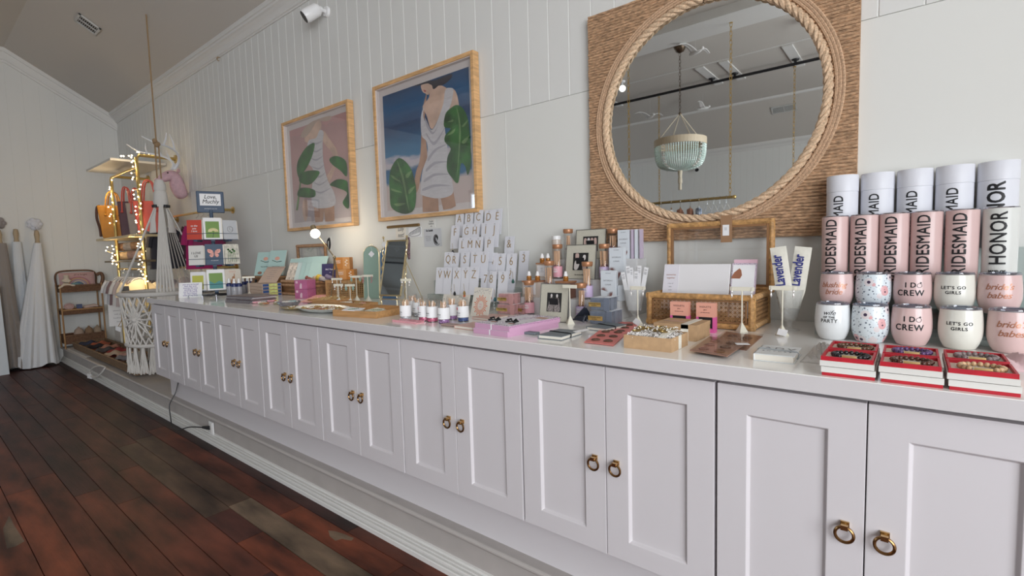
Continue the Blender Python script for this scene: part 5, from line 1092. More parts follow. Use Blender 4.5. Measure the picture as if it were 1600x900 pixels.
# four pink-sided gift boxes with printed lids, black bows on the upper pair
m_pinkside = mat('orchid_side', (0.58, 0.33, 0.48), 0.5); m_conf = mat('confetti_lid', (0.70, 0.68, 0.72), 0.5)
def confetti(w, d, h):
    rd = random.Random(int(w*1e4)); a_ = MB()
    for _ in range(int(w*d*26000)):
        x = rd.uniform(0.002, w-0.002); y = rd.uniform(0.002, d-0.002)
        if 0.014 < x < w-0.012 and 0.018 < y < d-0.020: continue
        a_.box((x, y, h), (0.0013, 0.0042, 0.0004), rd.uniform(0, 3.1))
    n = int(d/0.004)
    for i in range(n): a_.box((w+0.0001, d*(i+0.5)/n, h-rd.uniform(0.002, 0.006)), (0.0004, 0.0013, 0.0035))
    return a_
KA, KB_, KC_ = (3.378, 0.0242, 0.967), (3.544, 0.0097, 0.967), (3.513, 0.2995, 0.967)
ang = math.atan2(KB_[1]-KA[1], KB_[0]-KA[0]); TWd = math.hypot(KB_[0]-KA[0], KB_[1]-KA[1]); LDd = 0.265
for lv in range(2):
    for c_ in range(2):
        w = TWd/2-0.0015
        off = Vector((c_*(TWd/2+0.001)+0.004*lv, 0.004*lv, 0)); off.rotate(Euler((0, 0, ang)))
        t = thing('confetti_box', '%s %s orchid-sided gift box with a speckled lid%s' % (('lower', 'upper')[lv], ('left', 'right')[c_], ', a black bow on it' if lv else ''), 'gift box', (KA[0]+off.x, KA[1]+off.y, TOP+0.0182*lv), ang, 'orchid-sided gift boxes')
        a_ = MB(); a_.bx(0, w, 0, LDd, 0, 0.0178); a_.build('box', m_pinkside, t)
        if not c_: a_ = MB(); a_.bx(w-0.003, w+0.001, -0.0006, LDd*0.5, 0.0005, 0.0186); a_.build('ribbon', m_paper, t)
        a_ = MB(); a_.bx(0.0003, w-0.0003, 0.0003, LDd-0.0003, 0.0178, 0.0181); a_.build('lid_face', m_conf, t)
        if lv: confetti(w, LDd, 0.0183).build('speckles', mat('plum_ink', (0.20, 0.08, 0.20), 0.6), t)['kind'] = 'stuff'
        if lv:
            a_ = MB(); bow(a_, (w*0.5, 0.060, 0.024), 0.024); a_.build('bow', m_ink, t, smooth=True)
            a_ = MB(); a_.box((w*0.5+0.004, 0.050, 0.0185), (0.020, 0.012, 0.001), 0.3); a_.build('charm', m_copper, t)
            if c_: a_ = MB(); a_.bx(w*0.25, w*0.8, 0.195, 0.225, 0.0181, 0.0186); a_.build('printed_leaf', m_copper, t)
# blush notebooks at the edge
m_blnb = mat('blush_leather', (0.58, 0.37, 0.32), 0.5)
QA = (3.243, 0.0629, 0.967); kbook('blush pink leather notebook at the worktop edge, left of the orchid boxes', (QA[0], QA[1], TOP), radians(-3), 0.098, 0.10, 0.012, m_blnb, None, 'blush notebooks', None, 'blush_notebook')
QA = (3.122, 0.2476, 0.967); kbook('blush pink leather notebook lying behind the front one', (QA[0]+0.005, QA[1]+0.035, TOP), radians(-5), 0.098, 0.12, 0.010, m_blnb, None, 'blush notebooks', None, 'blush_notebook')
t = thing('coin_purse', 'small taupe leather pouch at the worktop edge, left of the blush notebook', 'pouch', ((3.182, 0.1009, 0.967)[0], (3.182, 0.1009, 0.967)[1], TOP)); a_ = MB(); a_.box((0, 0, 0.004), (0.066, 0.040, 0.007), -0.03); a_.build('pouch', mat('taupe_leather', (0.36, 0.25, 0.22), 0.55), t, bevel=0.003)
# glass jars of short matches, white labels
m_redl = mat('red_label', (0.66, 0.03, 0.06), 0.5)
def match_jar(label, p_, h, capcol, dot, r=0.0235):
    t = thing('match_jar', label, 'match jar', (p_[0], p_[1], TOP), group='glass match jars with white labels')
    a_ = MB(); a_.lathe([(0, 0), (r, 0), (r, h-0.008), (r-0.002, h-0.004), (r-0.001, h)], 24, cap=False); a_.build('glass', m_clear, t, smooth=True)
    a_ = MB(); a_.lathe([(r+0.0005, 0.018), (r+0.0008, 0.018), (r+0.0008, 0.064), (r+0.0005, 0.064)], 24, cap=False); a_.build('label', m_paper, t, smooth=True)
    a_ = MB(); a_.lathe([(0, 0.003), (r-0.002, 0.003), (r-0.002, 0.016), (0, 0.016)], 20); a_.build('match_tips', mat('tips_'+capcol[0], capcol[1], 0.6, noise=(180, 0.8)), t)
    rd = random.Random(int(p_[0]*1000)); a_ = MB()
    for _ in range(16):
        a = rd.uniform(0, 6.28); q = rd.uniform(0, r*0.7); x0, y0 = q*cos(a), q*sin(a); a_.cyl((x0, y0, 0.01), (x0+rd.uniform(-.006, .006), y0+rd.uniform(-.006, .006), h-rd.uniform(0.008, 0.022)), 0.0014, 0.0014, 5)
    a_.build('matchsticks', m_match, t)['kind'] = 'stuff'
    a0 = -pi/2-0.25
    if dot: a_ = MB(); a_.lathe([(0, 0), (0.006, 0), (0.006, 0.0003), (0, 0.0003)], 16); me = a_.mesh('dot', dot); link('label_dot', wrap(me, r+0.0009, dot, a0-0.25, 0.053), t)
    link('lettering', wrap(letters('MATCHES', 0.0058, bold=0.0002), r+0.0009, m_grey_ink, a0, 0.036), t); link('lettering', wrap(letters('made with love', 0.0045), r+0.0009, m_grey_ink, a0, 0.028), t)
    return t
blu = ('blue', (0.06, 0.10, 0.26)); pkk = ('pink', (0.60, 0.12, 0.22)); gry = ('grey', (0.50, 0.52, 0.55)); pur = ('purple', (0.30, 0.16, 0.34))
JS = [('leftmost glass jar of matches with white label, at the front', (2.889, 0.1252, 0.967), 0.098, gry, None), ('jar of matches behind the leftmost one, grey tips', (2.759, 0.2723, 0.967), 0.098, gry, None), ('third match jar from the left, set back', (2.84, 0.238, 0.967), 0.092, gry, None), ('match jar with pink tips and pale red dot', (2.978, 0.1505, 0.967), 0.092, pkk, m_pkl),
      ('front match jar with pink tips and sideways lettering', (3.032, 0.1477, 0.967), 0.096, pkk, None), ('front middle match jar with blue and violet tips', (3.11, 0.1386, 0.967), 0.098, pur, None), ('match jar with a red dot and purple tips, set back', (3.058, 0.2359, 0.967), 0.100, pur, m_redl), ('rightmost glass jar of matches with a red dot and blue tips', (3.141, 0.216, 0.967), 0.098, blu, m_redl)]
for j in JS: match_jar(*j)
t = thing('pink_tray', 'small pink tray with clear packets, at the edge below the match jars', 'tray', ((2.954, 0.0956, 0.967)[0], (2.954, 0.0956, 0.967)[1]-0.012, TOP)); a_ = MB(); a_.bx(-0.075, 0.075, -0.022, 0.022, 0, 0.004); a_.bx(-0.075, 0.075, -0.022, -0.019, 0.004, 0.009); a_.bx(-0.075, 0.075, 0.019, 0.022, 0.004, 0.009); a_.build('tray', mat('candy_pink', (0.72, 0.34, 0.38), 0.35), t)
a_ = MB(); a_.box((0.01, 0, 0.010), (0.10, 0.03, 0.008), 0.1); a_.build('clear_packet', MATS['cellophane'], t)
# sunburst card and the speckled tent card
m_creamc = mat('cream_card', (0.74, 0.70, 0.62), 0.6); m_orange = mat('orange_ink', (0.70, 0.20, 0.09), 0.6)
t = thing('sunburst_card', 'cream card printed with an orange sunburst, behind the match jars', 'card', ((3.103, 0.3497, 0.967)[0], (3.103, 0.3497, 0.967)[1], TOP), rot=(radians(-14), 0, radians(-10))); a_ = MB(); a_.bx(-0.062, 0.062, 0, 0.002, 0, 0.128); a_.build('card', m_creamc, t)
a_ = MB(); T = Matrix.Translation((0, -0.0002, 0.050)) @ Matrix.Rotation(pi/2, 4, 'X')
for k in range(26):
    a = 2*pi*k/26; r0, r1 = 0.020, (0.040 if k % 2 else 0.047); dw = 0.055
    a_.prism([(r0*cos(a-dw), r0*sin(a-dw)), (r1*cos(a-dw*0.9), r1*sin(a-dw*0.9)), (r1*cos(a+dw*0.9), r1*sin(a+dw*0.9)), (r0*cos(a+dw), r0*sin(a+dw))], 0.0003, T)
a_.build('sunburst', m_orange, t); a_ = MB(); rd = random.Random(1)
for k in range(22): a_.box((-0.055+0.11*((k*0.38) % 1), -0.0004, 0.104+0.018*rd.random()), (0.0025, 0.0003, 0.0035))
a_.build('dashes', m_grey_ink, t); write('love\nyou', 0.011, m_pkl, t, (0, -0.0006, 0.050), FRONT)
SA, SB = (2.645, 0.4091, 0.967), (2.877, 0.3838, 0.967)
t = thing('speckled_card', 'cream tent card with black dashes and a red mark, standing behind the match jars', 'card', ((SA[0]+SB[0])/2, SA[1]+0.13, TOP+0.0), rot=(radians(-18), 0, 0)); a_ = MB(); a_.bx(-0.095, 0.095, 0, 0.002, 0, 0.125); a_.build('card', m_creamc, t); a_ = MB()
for k in range(40): a_.box((-0.085+0.17*((k*0.618) % 1), -0.0004, 0.045+0.072*((k*0.377) % 1)), (0.003, 0.0003, 0.0045))
a_.build('dashes', m_ink, t); a_ = MB(); a_.ball((0.055, -0.0004, 0.066), (0.009, 0.0008, 0.007)); a_.build('red_mark', m_orange, t)

# letter and number cards on a clear rack
m_lcard = mat('letter_card', (0.70, 0.70, 0.74), 0.5); m_wire = mat('bronze_wire', (0.40, 0.28, 0.14), 0.4, 0.4)
LR = thing('acrylic_rack', 'clear stepped rack carrying the letter and number cards', 'display stand', (2.50, 0.50, TOP))
rows_l = [  # y, z, height, [(centre px, text)], pixel y
 (0.560, 0.000, 'VWXYZ'), (0.615, 0.060, 'QRSTU'), (0.665, 0.130, 'LMNP'), (0.715, 0.190, 'FGHIJ'), (0.765, 0.245, 'ABCDE')]
for (y, z, _) in rows_l[1:]:
    g = MB(); g.bx(0.0, 0.40, y-0.52, y-0.475, z-0.004, z); g.bx(0, 0.004, y-0.52, y-0.475, 0, z-0.004); g.bx(0.396, 0.40, y-0.52, y-0.475, 0, z-0.004); g.build('step', m_acr, LR)
cl = {}
def letter_card(ch, p_, h, ztop, y, w=0.060, lean=-8, who='letter'):
    z0 = ztop-h*cos(radians(lean)); desc = {'&': 'ampersand', '?': 'question mark'}.get(ch, who+' '+ch)
    t = thing('letter_card', 'white card with the wire %s on the clear letter rack' % desc, 'card', (p_[0], y, z0), rot=(radians(lean), 0, 0), group='wire letter cards')
    k = (round(h, 3), w)
    if k not in cl:
        a_ = MB(); a_.bx(-w/2, w/2, 0, 0.0012, 0, h); a_.bx(-w/2, w/2, 0.004, 0.0052, 0, h); cl[k] = a_.mesh('card', m_lcard)
    link('card', cl[k], t); write('oo', 0.009, m_grey_ink, t, (0, -0.0005, h-0.008), FRONT); write('wire', 0.005, m_grey_ink, t, (0, -0.0005, h-0.015), FRONT)
    o = write(ch, 0.060, m_wire, t, (0, -0.001, h-0.040), FRONT, name='wire_letter', bold=-0.0007, xs=0.82, ext=0.0008)
    return t
def place_row(txt, pts, y, h, who='letter', **k):
    for ch, p in zip(txt, pts): letter_card(ch, p, h, p[2], y, who=who, **k)
place_row('ABCDE', ((2.584, 0.765, 1.473), (2.656, 0.765, 1.471), (2.727, 0.765, 1.473), (2.801, 0.765, 1.469), (2.861, 0.765, 1.47)), 0.765, 0.135)
place_row('FGHIJ', ((2.596, 0.715, 1.397), (2.684, 0.715, 1.399), (2.745, 0.715, 1.399), (2.822, 0.715, 1.398), (2.882, 0.715, 1.398)), 0.715, 0.130)
place_row('LMNP', ((2.701, 0.665, 1.326), (2.755, 0.665, 1.327), (2.811, 0.665, 1.325), (2.886, 0.665, 1.325)), 0.665, 0.130)
place_row('QRSTU', ((2.638, 0.615, 1.251), (2.683, 0.615, 1.247), (2.76, 0.615, 1.248), (2.832, 0.615, 1.25), (2.889, 0.615, 1.249)), 0.615, 0.135)
place_row('VWXYZ', ((2.629, 0.56, 1.172), (2.682, 0.56, 1.172), (2.752, 0.56, 1.172), (2.815, 0.56, 1.175), (2.872, 0.56, 1.175)), 0.560, 0.140)
place_row('&', ((2.95, 0.75, 1.323),), 0.75, 0.125)
place_row('456', ((2.909, 0.66, 1.241), (2.963, 0.66, 1.237), (3.033, 0.66, 1.236)), 0.66, 0.130, 'number')
place_row('3', ((3.046, 0.74, 1.247),), 0.74, 0.150, 'number')
place_row('789', ((2.911, 0.6, 1.151), (2.949, 0.605, 1.151), (3.023, 0.6, 1.152)), 0.60, 0.150, 'number')
place_row('?', ((3.038, 0.64, 1.171),), 0.64, 0.150, 'number')
g = MB(); g.bx(0.25, 0.60, 0.150, 0.158, 0.10, 0.105); g.bx(0.25, 0.255, 0.10, 0.26, 0, 0.10); g.bx(0.60, 0.605, 0.10, 0.26, 0, 0.10); g.build('side_step', m_acr, LR)
m_sp = [mat('felt_'+n, c, 0.8) for n, c in (('ochre', (0.30, 0.18, 0.06)), ('black', (0.02, 0.02, 0.02)), ('coral', (0.42, 0.14, 0.10)), ('teal', (0.05, 0.16, 0.19)), ('green', (0.03, 0.10, 0.08)))]
for k, (p, c) in enumerate((((2.837, 0.55, 1.048), 0), ((2.769, 0.55, 1.043), 1), ((2.978, 0.585, 1.028), 2), ((3.006, 0.585, 1.02), 3), ((3.084, 0.63, 1.105), 4), ((2.614, 0.7, 1.253), 1))):
    t = thing('tassel_charm', '%s tassel charm hanging in front of the wire letter cards' % ('ochre', 'black', 'coral', 'teal', 'dark green', 'small black')[k], 'charm', (p[0], p[1]-0.012, p[2]), group='tassel charms on the letter rack')
    a_ = MB(); a_.lathe([(0, -0.012), (0.006, -0.010), (0.007, -0.002), (0.003, 0.008), (0, 0.010)], 10); a_.build('tassel', m_sp[c], t, smooth=True); a_ = MB(); a_.tube([(0, 0, 0.008), (-0.006, 0.004, 0.045)], 0.0008, 4); a_.build('cord', m_wire, t)

# ------------------------------------------------------------------ goods on the worktop, left part
# two arched mirrors, one with green and one with blue back
m_green_a = mat('sage_lacquer', (0.27, 0.38, 0.32), 0.3); m_blue_a = mat('blue_lacquer', (0.085, 0.17, 0.30), 0.25); m_paleg = mat('pale_gold', (0.72, 0.60, 0.36), 0.28, 0.9)
def arch_pts(w, h, n=14): return [(-w/2, 0), (w/2, 0), (w/2, h-w/2)]+[(w/2*cos(pi*k/n), h-w/2+w/2*sin(pi*k/n)) for k in range(1, n)]+[(-w/2, h-w/2)]
def arched(label, x, y, w, h, m, rz, tagtext):
    t = thing('arched_board', label, 'jewellery board', (x, y, TOP), rot=(radians(-4), 0, rz), group='arched boards with gold edges'); X90 = Matrix.Rotation(pi/2, 4, 'X')
    a_ = MB(); a_.prism(arch_pts(w, h), 0.010, X90); a_.build('panel', m, t); a_ = MB(); o = arch_pts(w, h)
    a_.tube([(p[0], -0.005, max(p[1], 0.004)) for p in o], 0.0045, 8, True); a_.build('gold_edge', m_paleg, t, smooth=True)
    a_ = MB(); a_.torus((0, -0.004, h+0.008), 0.007, 0.0015, 'Y', 14, 5); a_.build('hanging_ring', m_paleg, t); 
    a_ = MB(); a_.box((0, 0, 0), (0.030, 0.0008, 0.030), 0, Matrix.Translation((0.005, -0.013, h-0.05)) @ Matrix.Rotation(pi/4, 4, 'Y')); a_.build('price_tag', m_paper, t, rot=(0, 0, 0)); a_ = MB(); a_.tube([(0, -0.011, h), (0.01, -0.0125, h-0.03)], 0.0006, 4); a_.build('tag_thread', m_paper, t)
    return t
GA = (1.688, 0.8383, 0.967); arched('sage green arched board with gold edge, leaning behind the earring stands', (1.857, 0.7, 0.9849)[0], 0.695, 0.105, 0.335, m_green_a, radians(28), 'x')
arched('blue arched board with gold edge, half behind the standing mirror', (1.98, 0.735, 0.9862)[0], 0.735, 0.105, 0.330, m_blue_a, radians(28), 'x')
# tilted standing mirror with gilt twisted frame
mg = thing('standing_mirror', 'small gold-framed standing mirror tilted back on tall legs', 'mirror', (2.315, 0.520, TOP), radians(8))
m_dmirror = mat('smoky_mirror', (0.36, 0.40, 0.42), 0.03, 1.0)
Tm_ = Matrix.Translation((0, 0, 0.205)) @ Matrix.Rotation(radians(-14), 4, 'X')
def tp(*a): return tuple(Tm_ @ Vector(a))
a_ = MB(); hw, hh_ = 0.075, 0.155
a_.box((0, 0, 0), (2*hw, 0.004, 2*hh_), 0, Tm_); a_.build('mirror_glass', m_dmirror, mg)
a_ = MB()
for z in (-hh_, hh_): a_.tube([tp(-hw-0.004, 0, z), tp(hw+0.004, 0, z)], 0.005, 8)
for x in (-hw-0.002, hw+0.002): a_.tube([tp(x, 0, -hh_), tp(x, 0, hh_)], 0.005, 8)
a_.build('gilt_frame', m_paleg, mg, smooth=True)
for s_ in (-1, 1):
    a_ = MB(); pts = []
    for i in range(60): q = i/59; pts.append((s_*(hw+0.013)+0.0028*cos(i*0.9), 0.0028*sin(i*0.9)-0.02+0.04*q, q*0.372))
    a_.tube(pts, 0.0036, 6); a_.ball((s_*(hw+0.013), 0.02, 0.376), 0.007, 8, 6); a_.ball((s_*(hw+0.010), 0, 0.205), 0.008, 8, 6); a_.build('leg', m_paleg, mg, smooth=True)
    a_ = MB(); a_.tube([(s_*(hw+0.013), 0.0, 0.25), (s_*(hw+0.013), 0.14, 0.0)], 0.002, 6); a_.build('rear_strut', m_paleg, mg)
a_ = MB(); a_.tube([(-hw-0.013, -0.015, 0.03), (hw+0.013, -0.015, 0.03)], 0.003, 6); a_.build('stretcher', m_paleg, mg)
t = thing('price_tag', 'white price tag hanging from the top left of the standing mirror', 'tag', (2.275, 0.49, TOP+0.335)); a_ = MB(); a_.box((0, 0, 0), (0.026, 0.001, 0.026), 0, Matrix.Rotation(radians(45), 4, 'Y')); a_.build('tag_card', m_paper, t)
t = thing('hair_scarf', 'dark pink-spotted hair scarf tied at the right of the standing mirror', 'scarf', ((2.365, 0.585, 1.307)[0], 0.585, (2.365, 0.585, 1.307)[2])); a_ = MB(); a_.tube([(0, 0, 0.03), (0.01, 0, 0.0), (0.0, 0.0, -0.04), (0.008, 0, -0.09)], [0.012, 0.009, 0.012, 0.006], 7); a_.build('scarf', mat('spotted_scarf', (0.16, 0.10, 0.11), 0.7, noise=(120, 0.9)), t, smooth=True)
# prints and cards standing against / fixed to the wall
def wall_card(label, p0, p1, m, name='wall_print'):
    t = thing(name, label, 'print', ((p0[0]+p1[0])/2, WY-0.008, (p0[2]+p1[2])/2), group='small prints on the wall'); w = abs(p1[0]-p0[0]); h = abs(p0[2]-p1[2]); a_ = MB(); a_.bx(-w/2, w/2, -0.001, 0.002, -h/2, h/2); a_.build('sheet', m, t); return t, w, h
t, w, h = wall_card('small cream card reading lolly nest, on the wall over the standing mirror', (1.976, 0.81, 1.424), (2.078, 0.81, 1.347), m_creamc); write('Lolly\nnest!', 0.038, m_ink, t, (0, -0.0015, 0.0), FRONT, shear=0.3, xs=0.8)
t, w, h = wall_card('white print of a black shell drawing, right of the cream lolly nest card', (2.104, 0.81, 1.409), (2.223, 0.81, 1.349), m_paper); a_ = MB()
for k in range(9): a_.tube([(-0.045+0.011*k, -0.0016, -0.018+0.002*k), (-0.042+0.011*k, -0.0016, 0.002+0.0035*k)], 0.0012, 4)
a_.tube(spline([(-0.05, -0.0016, -0.02), (0.0, -0.0016, -0.024), (0.048, -0.0016, -0.012), (0.050, -0.0016, 0.028), (0.01, -0.0016, 0.018), (-0.05, -0.0016, -0.004)], 4), 0.0012, 4, True); a_.build('ink_drawing', m_ink, t)
t, w, h = wall_card('grey and white nautilus print with text, left of the letter cards', (2.246, 0.81, 1.394), (2.395, 0.81, 1.288), mat('pale_grey_print', (0.55, 0.56, 0.58), 0.6)); a_ = MB(); sp0 = []
for k in range(60): q = k*0.20; r = 0.0040*math.exp(0.19*q); sp0.append((0.034+r*cos(q), -0.0016, -0.006+1.25*r*sin(q)))
a_.tube(sp0, 0.0014, 4)
for k in range(18): q = 6.2+k*0.31; r = 0.0035*math.exp(0.19*q); r2 = r*0.45; a_.tube([(0.034+r2*cos(q-0.5), -0.0016, -0.006+1.25*r2*sin(q-0.5)), (0.034+r*cos(q), -0.0016, -0.006+1.25*r*sin(q))], 0.0020, 4)
a_.build('ink_drawing', m_ink, t); write('Our Seashells', 0.016, m_ink, t, (-0.025, -0.0016, 0.042), FRONT, bold=0.0005, shear=0.2, xs=0.7); write('found along the\nbay and kept in\nsalt air until\nthey are dry', 0.0085, m_grey_ink, t, (-0.035, -0.0016, -0.004), FRONT)
t, w, h = wall_card('small note handwritten in black above the nautilus print', (2.278, 0.81, 1.446), (2.349, 0.81, 1.401), m_wall); write('Studio\nSaltBoat\nxo', 0.014, m_ink, t, (0, -0.0016, 0), FRONT, shear=0.25)
t, w, h = wall_card('small white moth print beside the lit bulb', (1.149, 0.81, 1.391), (1.225, 0.81, 1.285), m_wall); a_ = MB()
for k in range(6): a_.tube(spline([(0.0, -0.0016, -0.05), (0.030-0.004*k, -0.0016, -0.01+0.006*k), (0.018-0.002*k, -0.0016, 0.045-0.004*k), (-0.02+0.002*k, -0.0016, 0.01)], 4), 0.0016, 4, True)
a_.build('ink_drawing', m_ink, t)
t = thing('wooden_rod', 'thin dark gold rod fixed to the wall under the sea painting', 'rod', ((1.9, 0.8, 1.423)[0], WY-0.012, (1.9, 0.8, 1.423)[2])); e_ = (2.207, 0.8, 1.423); a_ = MB(); a_.tube([(0, 0, 0), (e_[0]-(1.9, 0.8, 1.423)[0], 0, e_[2]-(1.9, 0.8, 1.423)[2])], 0.009, 8); a_.build('rod', mat('dull_gold', (0.26, 0.17, 0.07), 0.4, 0.6), t)
# more T stands with beads
for nm, p_, h, w, cd, k, rz in (('front left of the tray group, with a dangling price card', (1.894, 0.4338, 0.967), 0.113, 0.062, 30, 'heart', 30), ('second from left in the front, in the wooden tray', (2, 0.4428, 0.967), 0.113, 0.062, 30, 'green', 30), ('behind the two short ones, with peach beads', (1.71, 0.5401, 0.967), 0.140, 0.075, None, 'crystal', 30),
                                ('tallest, before the caned basket', (1.877, 0.5691, 0.967), 0.155, 0.075, None, 'green', 30), ('before the sage green arched board', (1.969, 0.5883, 0.967), 0.160, 0.072, None, 'rose', 30), ('before the standing mirror', (2.563, 0.3993, 0.967), 0.155, 0.060, None, 'heart', 20), ('far left beside the spray bottles', (0.6943, 0.4374, 0.967), 0.145, 0.085, None, None, 60)):
    t_stand('ivory T-shaped earring stand, '+nm, p_[0], p_[1], h+0.0, w, radians(rz), cd)
    if k: earrings('earrings on the stand '+nm, p_[0], p_[1], TOP+h-0.006, w/2-0.009, k, radians(rz))
# shallow wooden trays
m_tray = mat('tray_wood', (0.46, 0.25, 0.10), 0.45, noise=(8, 0.2, (1, 9, 9)))
def tray(label, p0, w, d, h, rz, th=0.008):
    t = thing('wooden_tray', label, 'tray', p0, rz, 'shallow wooden display trays'); a_ = MB(); a_.bx(0, w, 0, d, 0, 0.006)
    for x0, x1, y0, y1 in ((0, w, 0, th), (0, w, d-th, d), (0, th, th, d-th), (w-th, w, th, d-th)): a_.bx(x0, x1, y0, y1, 0.006, h)
    a_.build('tray_body', m_tray, t, bevel=0.001); return t
P1_ = (2.461, 0.0443, 0.967); P2_ = (2.703, 0.0841, 0.967); a1 = math.atan2(P2_[1]-P1_[1], P2_[0]-P1_[0])
tray('front wooden tray at the worktop edge holding folded cards', (P1_[0], P1_[1], TOP), math.hypot(P2_[0]-P1_[0], P2_[1]-P1_[1])+0.03, 0.24, 0.030, a1)
tray('wooden tray behind the front one, holding beads and rings', (1.93, 0.33, TOP), 0.34, 0.10, 0.020, radians(2)); tray('wooden tray of straw coloured crinkle left of the earring stands', (1.70, 0.34, TOP), 0.20, 0.18, 0.022, radians(4))
m_bot = mat('botanical_card', (0.70, 0.67, 0.55), 0.6, noise=(40, 0.12)); rc = random.Random(12)
for k, (px, rz, ry) in enumerate((((2.545, 0.13), 0.4, 6), ((2.60, 0.17), 0.15, -5), ((2.665, 0.14), -0.1, 5), ((2.57, 0.085), 0.5, 3))):
    t = thing('folded_card', '%s of four cream cards with green sprigs in the front wooden tray' % ('left', 'middle back', 'right', 'front')[k], 'card', (px[0], px[1], TOP+0.016+0.006*k), rot=(radians(6), radians(ry), rz), group='cream cards in the front tray'); a_ = MB(); a_.box((0, 0, 0), (0.085, 0.062, 0.002)); a_.build('card', m_bot if k != 3 else m_paper, t)
    a_ = MB(); a_.tube([(-0.02, -0.015, 0.0015), (0, 0.0, 0.0015), (0.018, 0.016, 0.0015)], 0.0012, 4)
    for q in range(5): a_.ball((-0.014+0.007*q, -0.004+0.006*q, 0.0015), (0.005, 0.0022, 0.0004), 6, 4)
    a_.build('sprig', m_leaf_p, t)
    write('with love', 0.007, m_grey_ink, t, (0.012, -0.018, 0.0012))
# dishes of jewellery
def dish(label, p, r, h, m, rx=1.0, name='dish'):
    t = thing(name, label, 'dish', (p[0], p[1], TOP)); T = Matrix.Diagonal((rx, 1, 1, 1)); a_ = MB(); a_.lathe([(0, 0.002), (r*0.45, 0.0), (r*0.7, h*0.35), (r*0.97, h), (r, h), (r*0.74, h*0.28), (r*0.4, 0.006), (0, 0.006)], 36, T, False); a_.build('bowl', m, t, smooth=True); return t
m_silv = mat('silver_leaf', (0.62, 0.64, 0.62), 0.35, 0.1, noise=(30, 0.2)); D1 = (2.199, 0.1322, 0.967); D2 = (1.878, 0.1352, 0.967); D3 = (1.621, 0.2712, 0.967)
dish('long silver-white oval dish heaped with gold jewellery at the worktop edge', (2.235, 0.125), 0.10, 0.024, m_silv, 1.9); dish('small gold-rimmed dish left of the long silver dish', (1.99, 0.11), 0.065, 0.013, m_paleg, 1.5); dish('grey stone bowl of bead bracelets', (1.845, 0.150), 0.060, 0.034, mat('grey_stone', (0.20, 0.19, 0.21), 0.4, noise=(60, 0.3)), 1.25)
def scatter(label, cat, name, cx, cy, z, rx, ry, n, mats, seed, size=0.006, kind='ring'):
    rd = random.Random(seed)
    for i in range(n):
        m, cname = mats[i % len(mats)]; a = rd.uniform(0, 6.28); q = math.sqrt(rd.random())
        p = (cx+rx*q*cos(a), cy+ry*q*sin(a), z+rd.uniform(0, 0.008)*(1-q)+0.001)
        t = thing(name, label % cname, cat, p, rd.uniform(0, 3), label.split(',')[0] % cname); a_ = MB()
        if kind == 'ring': a_.torus((0, 0, size*0.35), size*1.6, size*0.32, 'Z', 14, 6); a_.ball((size*1.6, 0, size*0.5), size*0.6, 8, 6)
        elif kind == 'bead': 
            for k in range(12): a_.ball((size*2.6*cos(k*pi/6), size*2.6*sin(k*pi/6), size*0.8), size*0.72, 6, 5)
        a_.build('piece', m, t, smooth=True)
m_mixg = mat('mixed_gold', (0.60, 0.42, 0.16), 0.3, 0.8, noise=(200, 0.4)); m_pearl = MATS['pearl']; m_mauveb = mat('mauve_bead', (0.30, 0.24, 0.32), 0.3); m_aqua = mat('aqua_bead', (0.28, 0.42, 0.44), 0.3)
scatter('%s ring, heaped in the long silver dish', 'ring', 'finger_ring', 2.235, 0.125, TOP+0.012, 0.150, 0.068, 64, [(m_mixg, 'gold'), (m_mixg, 'gold'), (m_pearl, 'pearl'), (m_copper, 'copper')], 3, 0.0085)
scatter('%s ring, in the small gold-rimmed dish', 'ring', 'finger_ring', 1.99, 0.11, TOP+0.006, 0.07, 0.045, 18, [(m_mixg, 'gold'), (m_pearl, 'pearl')], 4, 0.0075)
scatter('%s bead bracelet, in the grey stone bowl', 'bracelet', 'bead_bracelet', 1.845, 0.150, TOP+0.022, 0.05, 0.04, 9, [(m_mauveb, 'mauve'), (m_aqua, 'aqua'), (m_pearl, 'pearl')], 5, 0.0065, 'bead')
scatter('%s bracelet, in the loose heap left of the stone bowl', 'bracelet', 'bead_bracelet', 1.50, 0.215, TOP, 0.16, 0.075, 12, [(mat('olive_bead', (0.26, 0.24, 0.15), 0.5), 'olive'), (mat('sienna_bead', (0.40, 0.17, 0.08), 0.4), 'sienna'), (m_pkl, 'pink'), (m_pearl, 'pearl')], 6, 0.0075, 'bead')
scatter('%s bead bracelet, in the wooden tray behind the cards', 'bracelet', 'bead_bracelet', 2.10, 0.38, TOP+0.008, 0.13, 0.03, 10, [(m_peach, 'peach'), (m_mixg, 'gold'), (m_pearl, 'pearl')], 8, 0.0058, 'bead')
t = thing('straw_filler', 'straw coloured crinkle filling the tray left of the earring stands', 'filler', (1.80, 0.43, TOP+0.008)); a_ = MB(); rs = random.Random(19)
for _ in range(160):
    x = rs.uniform(-0.085, 0.085); y = rs.uniform(-0.07, 0.07); z = rs.uniform(0, 0.02); a = rs.uniform(0, 6.3); a_.tube([(x, y, z), (x+0.008*cos(a), y+0.008*sin(a), z+0.006), (x+0.016*cos(a+0.6), y+0.016*sin(a+0.6), z)], 0.0013, 4)
a_.build('strands', mat('straw', (0.62, 0.44, 0.20), 0.7), t); t['kind'] = 'stuff'; 
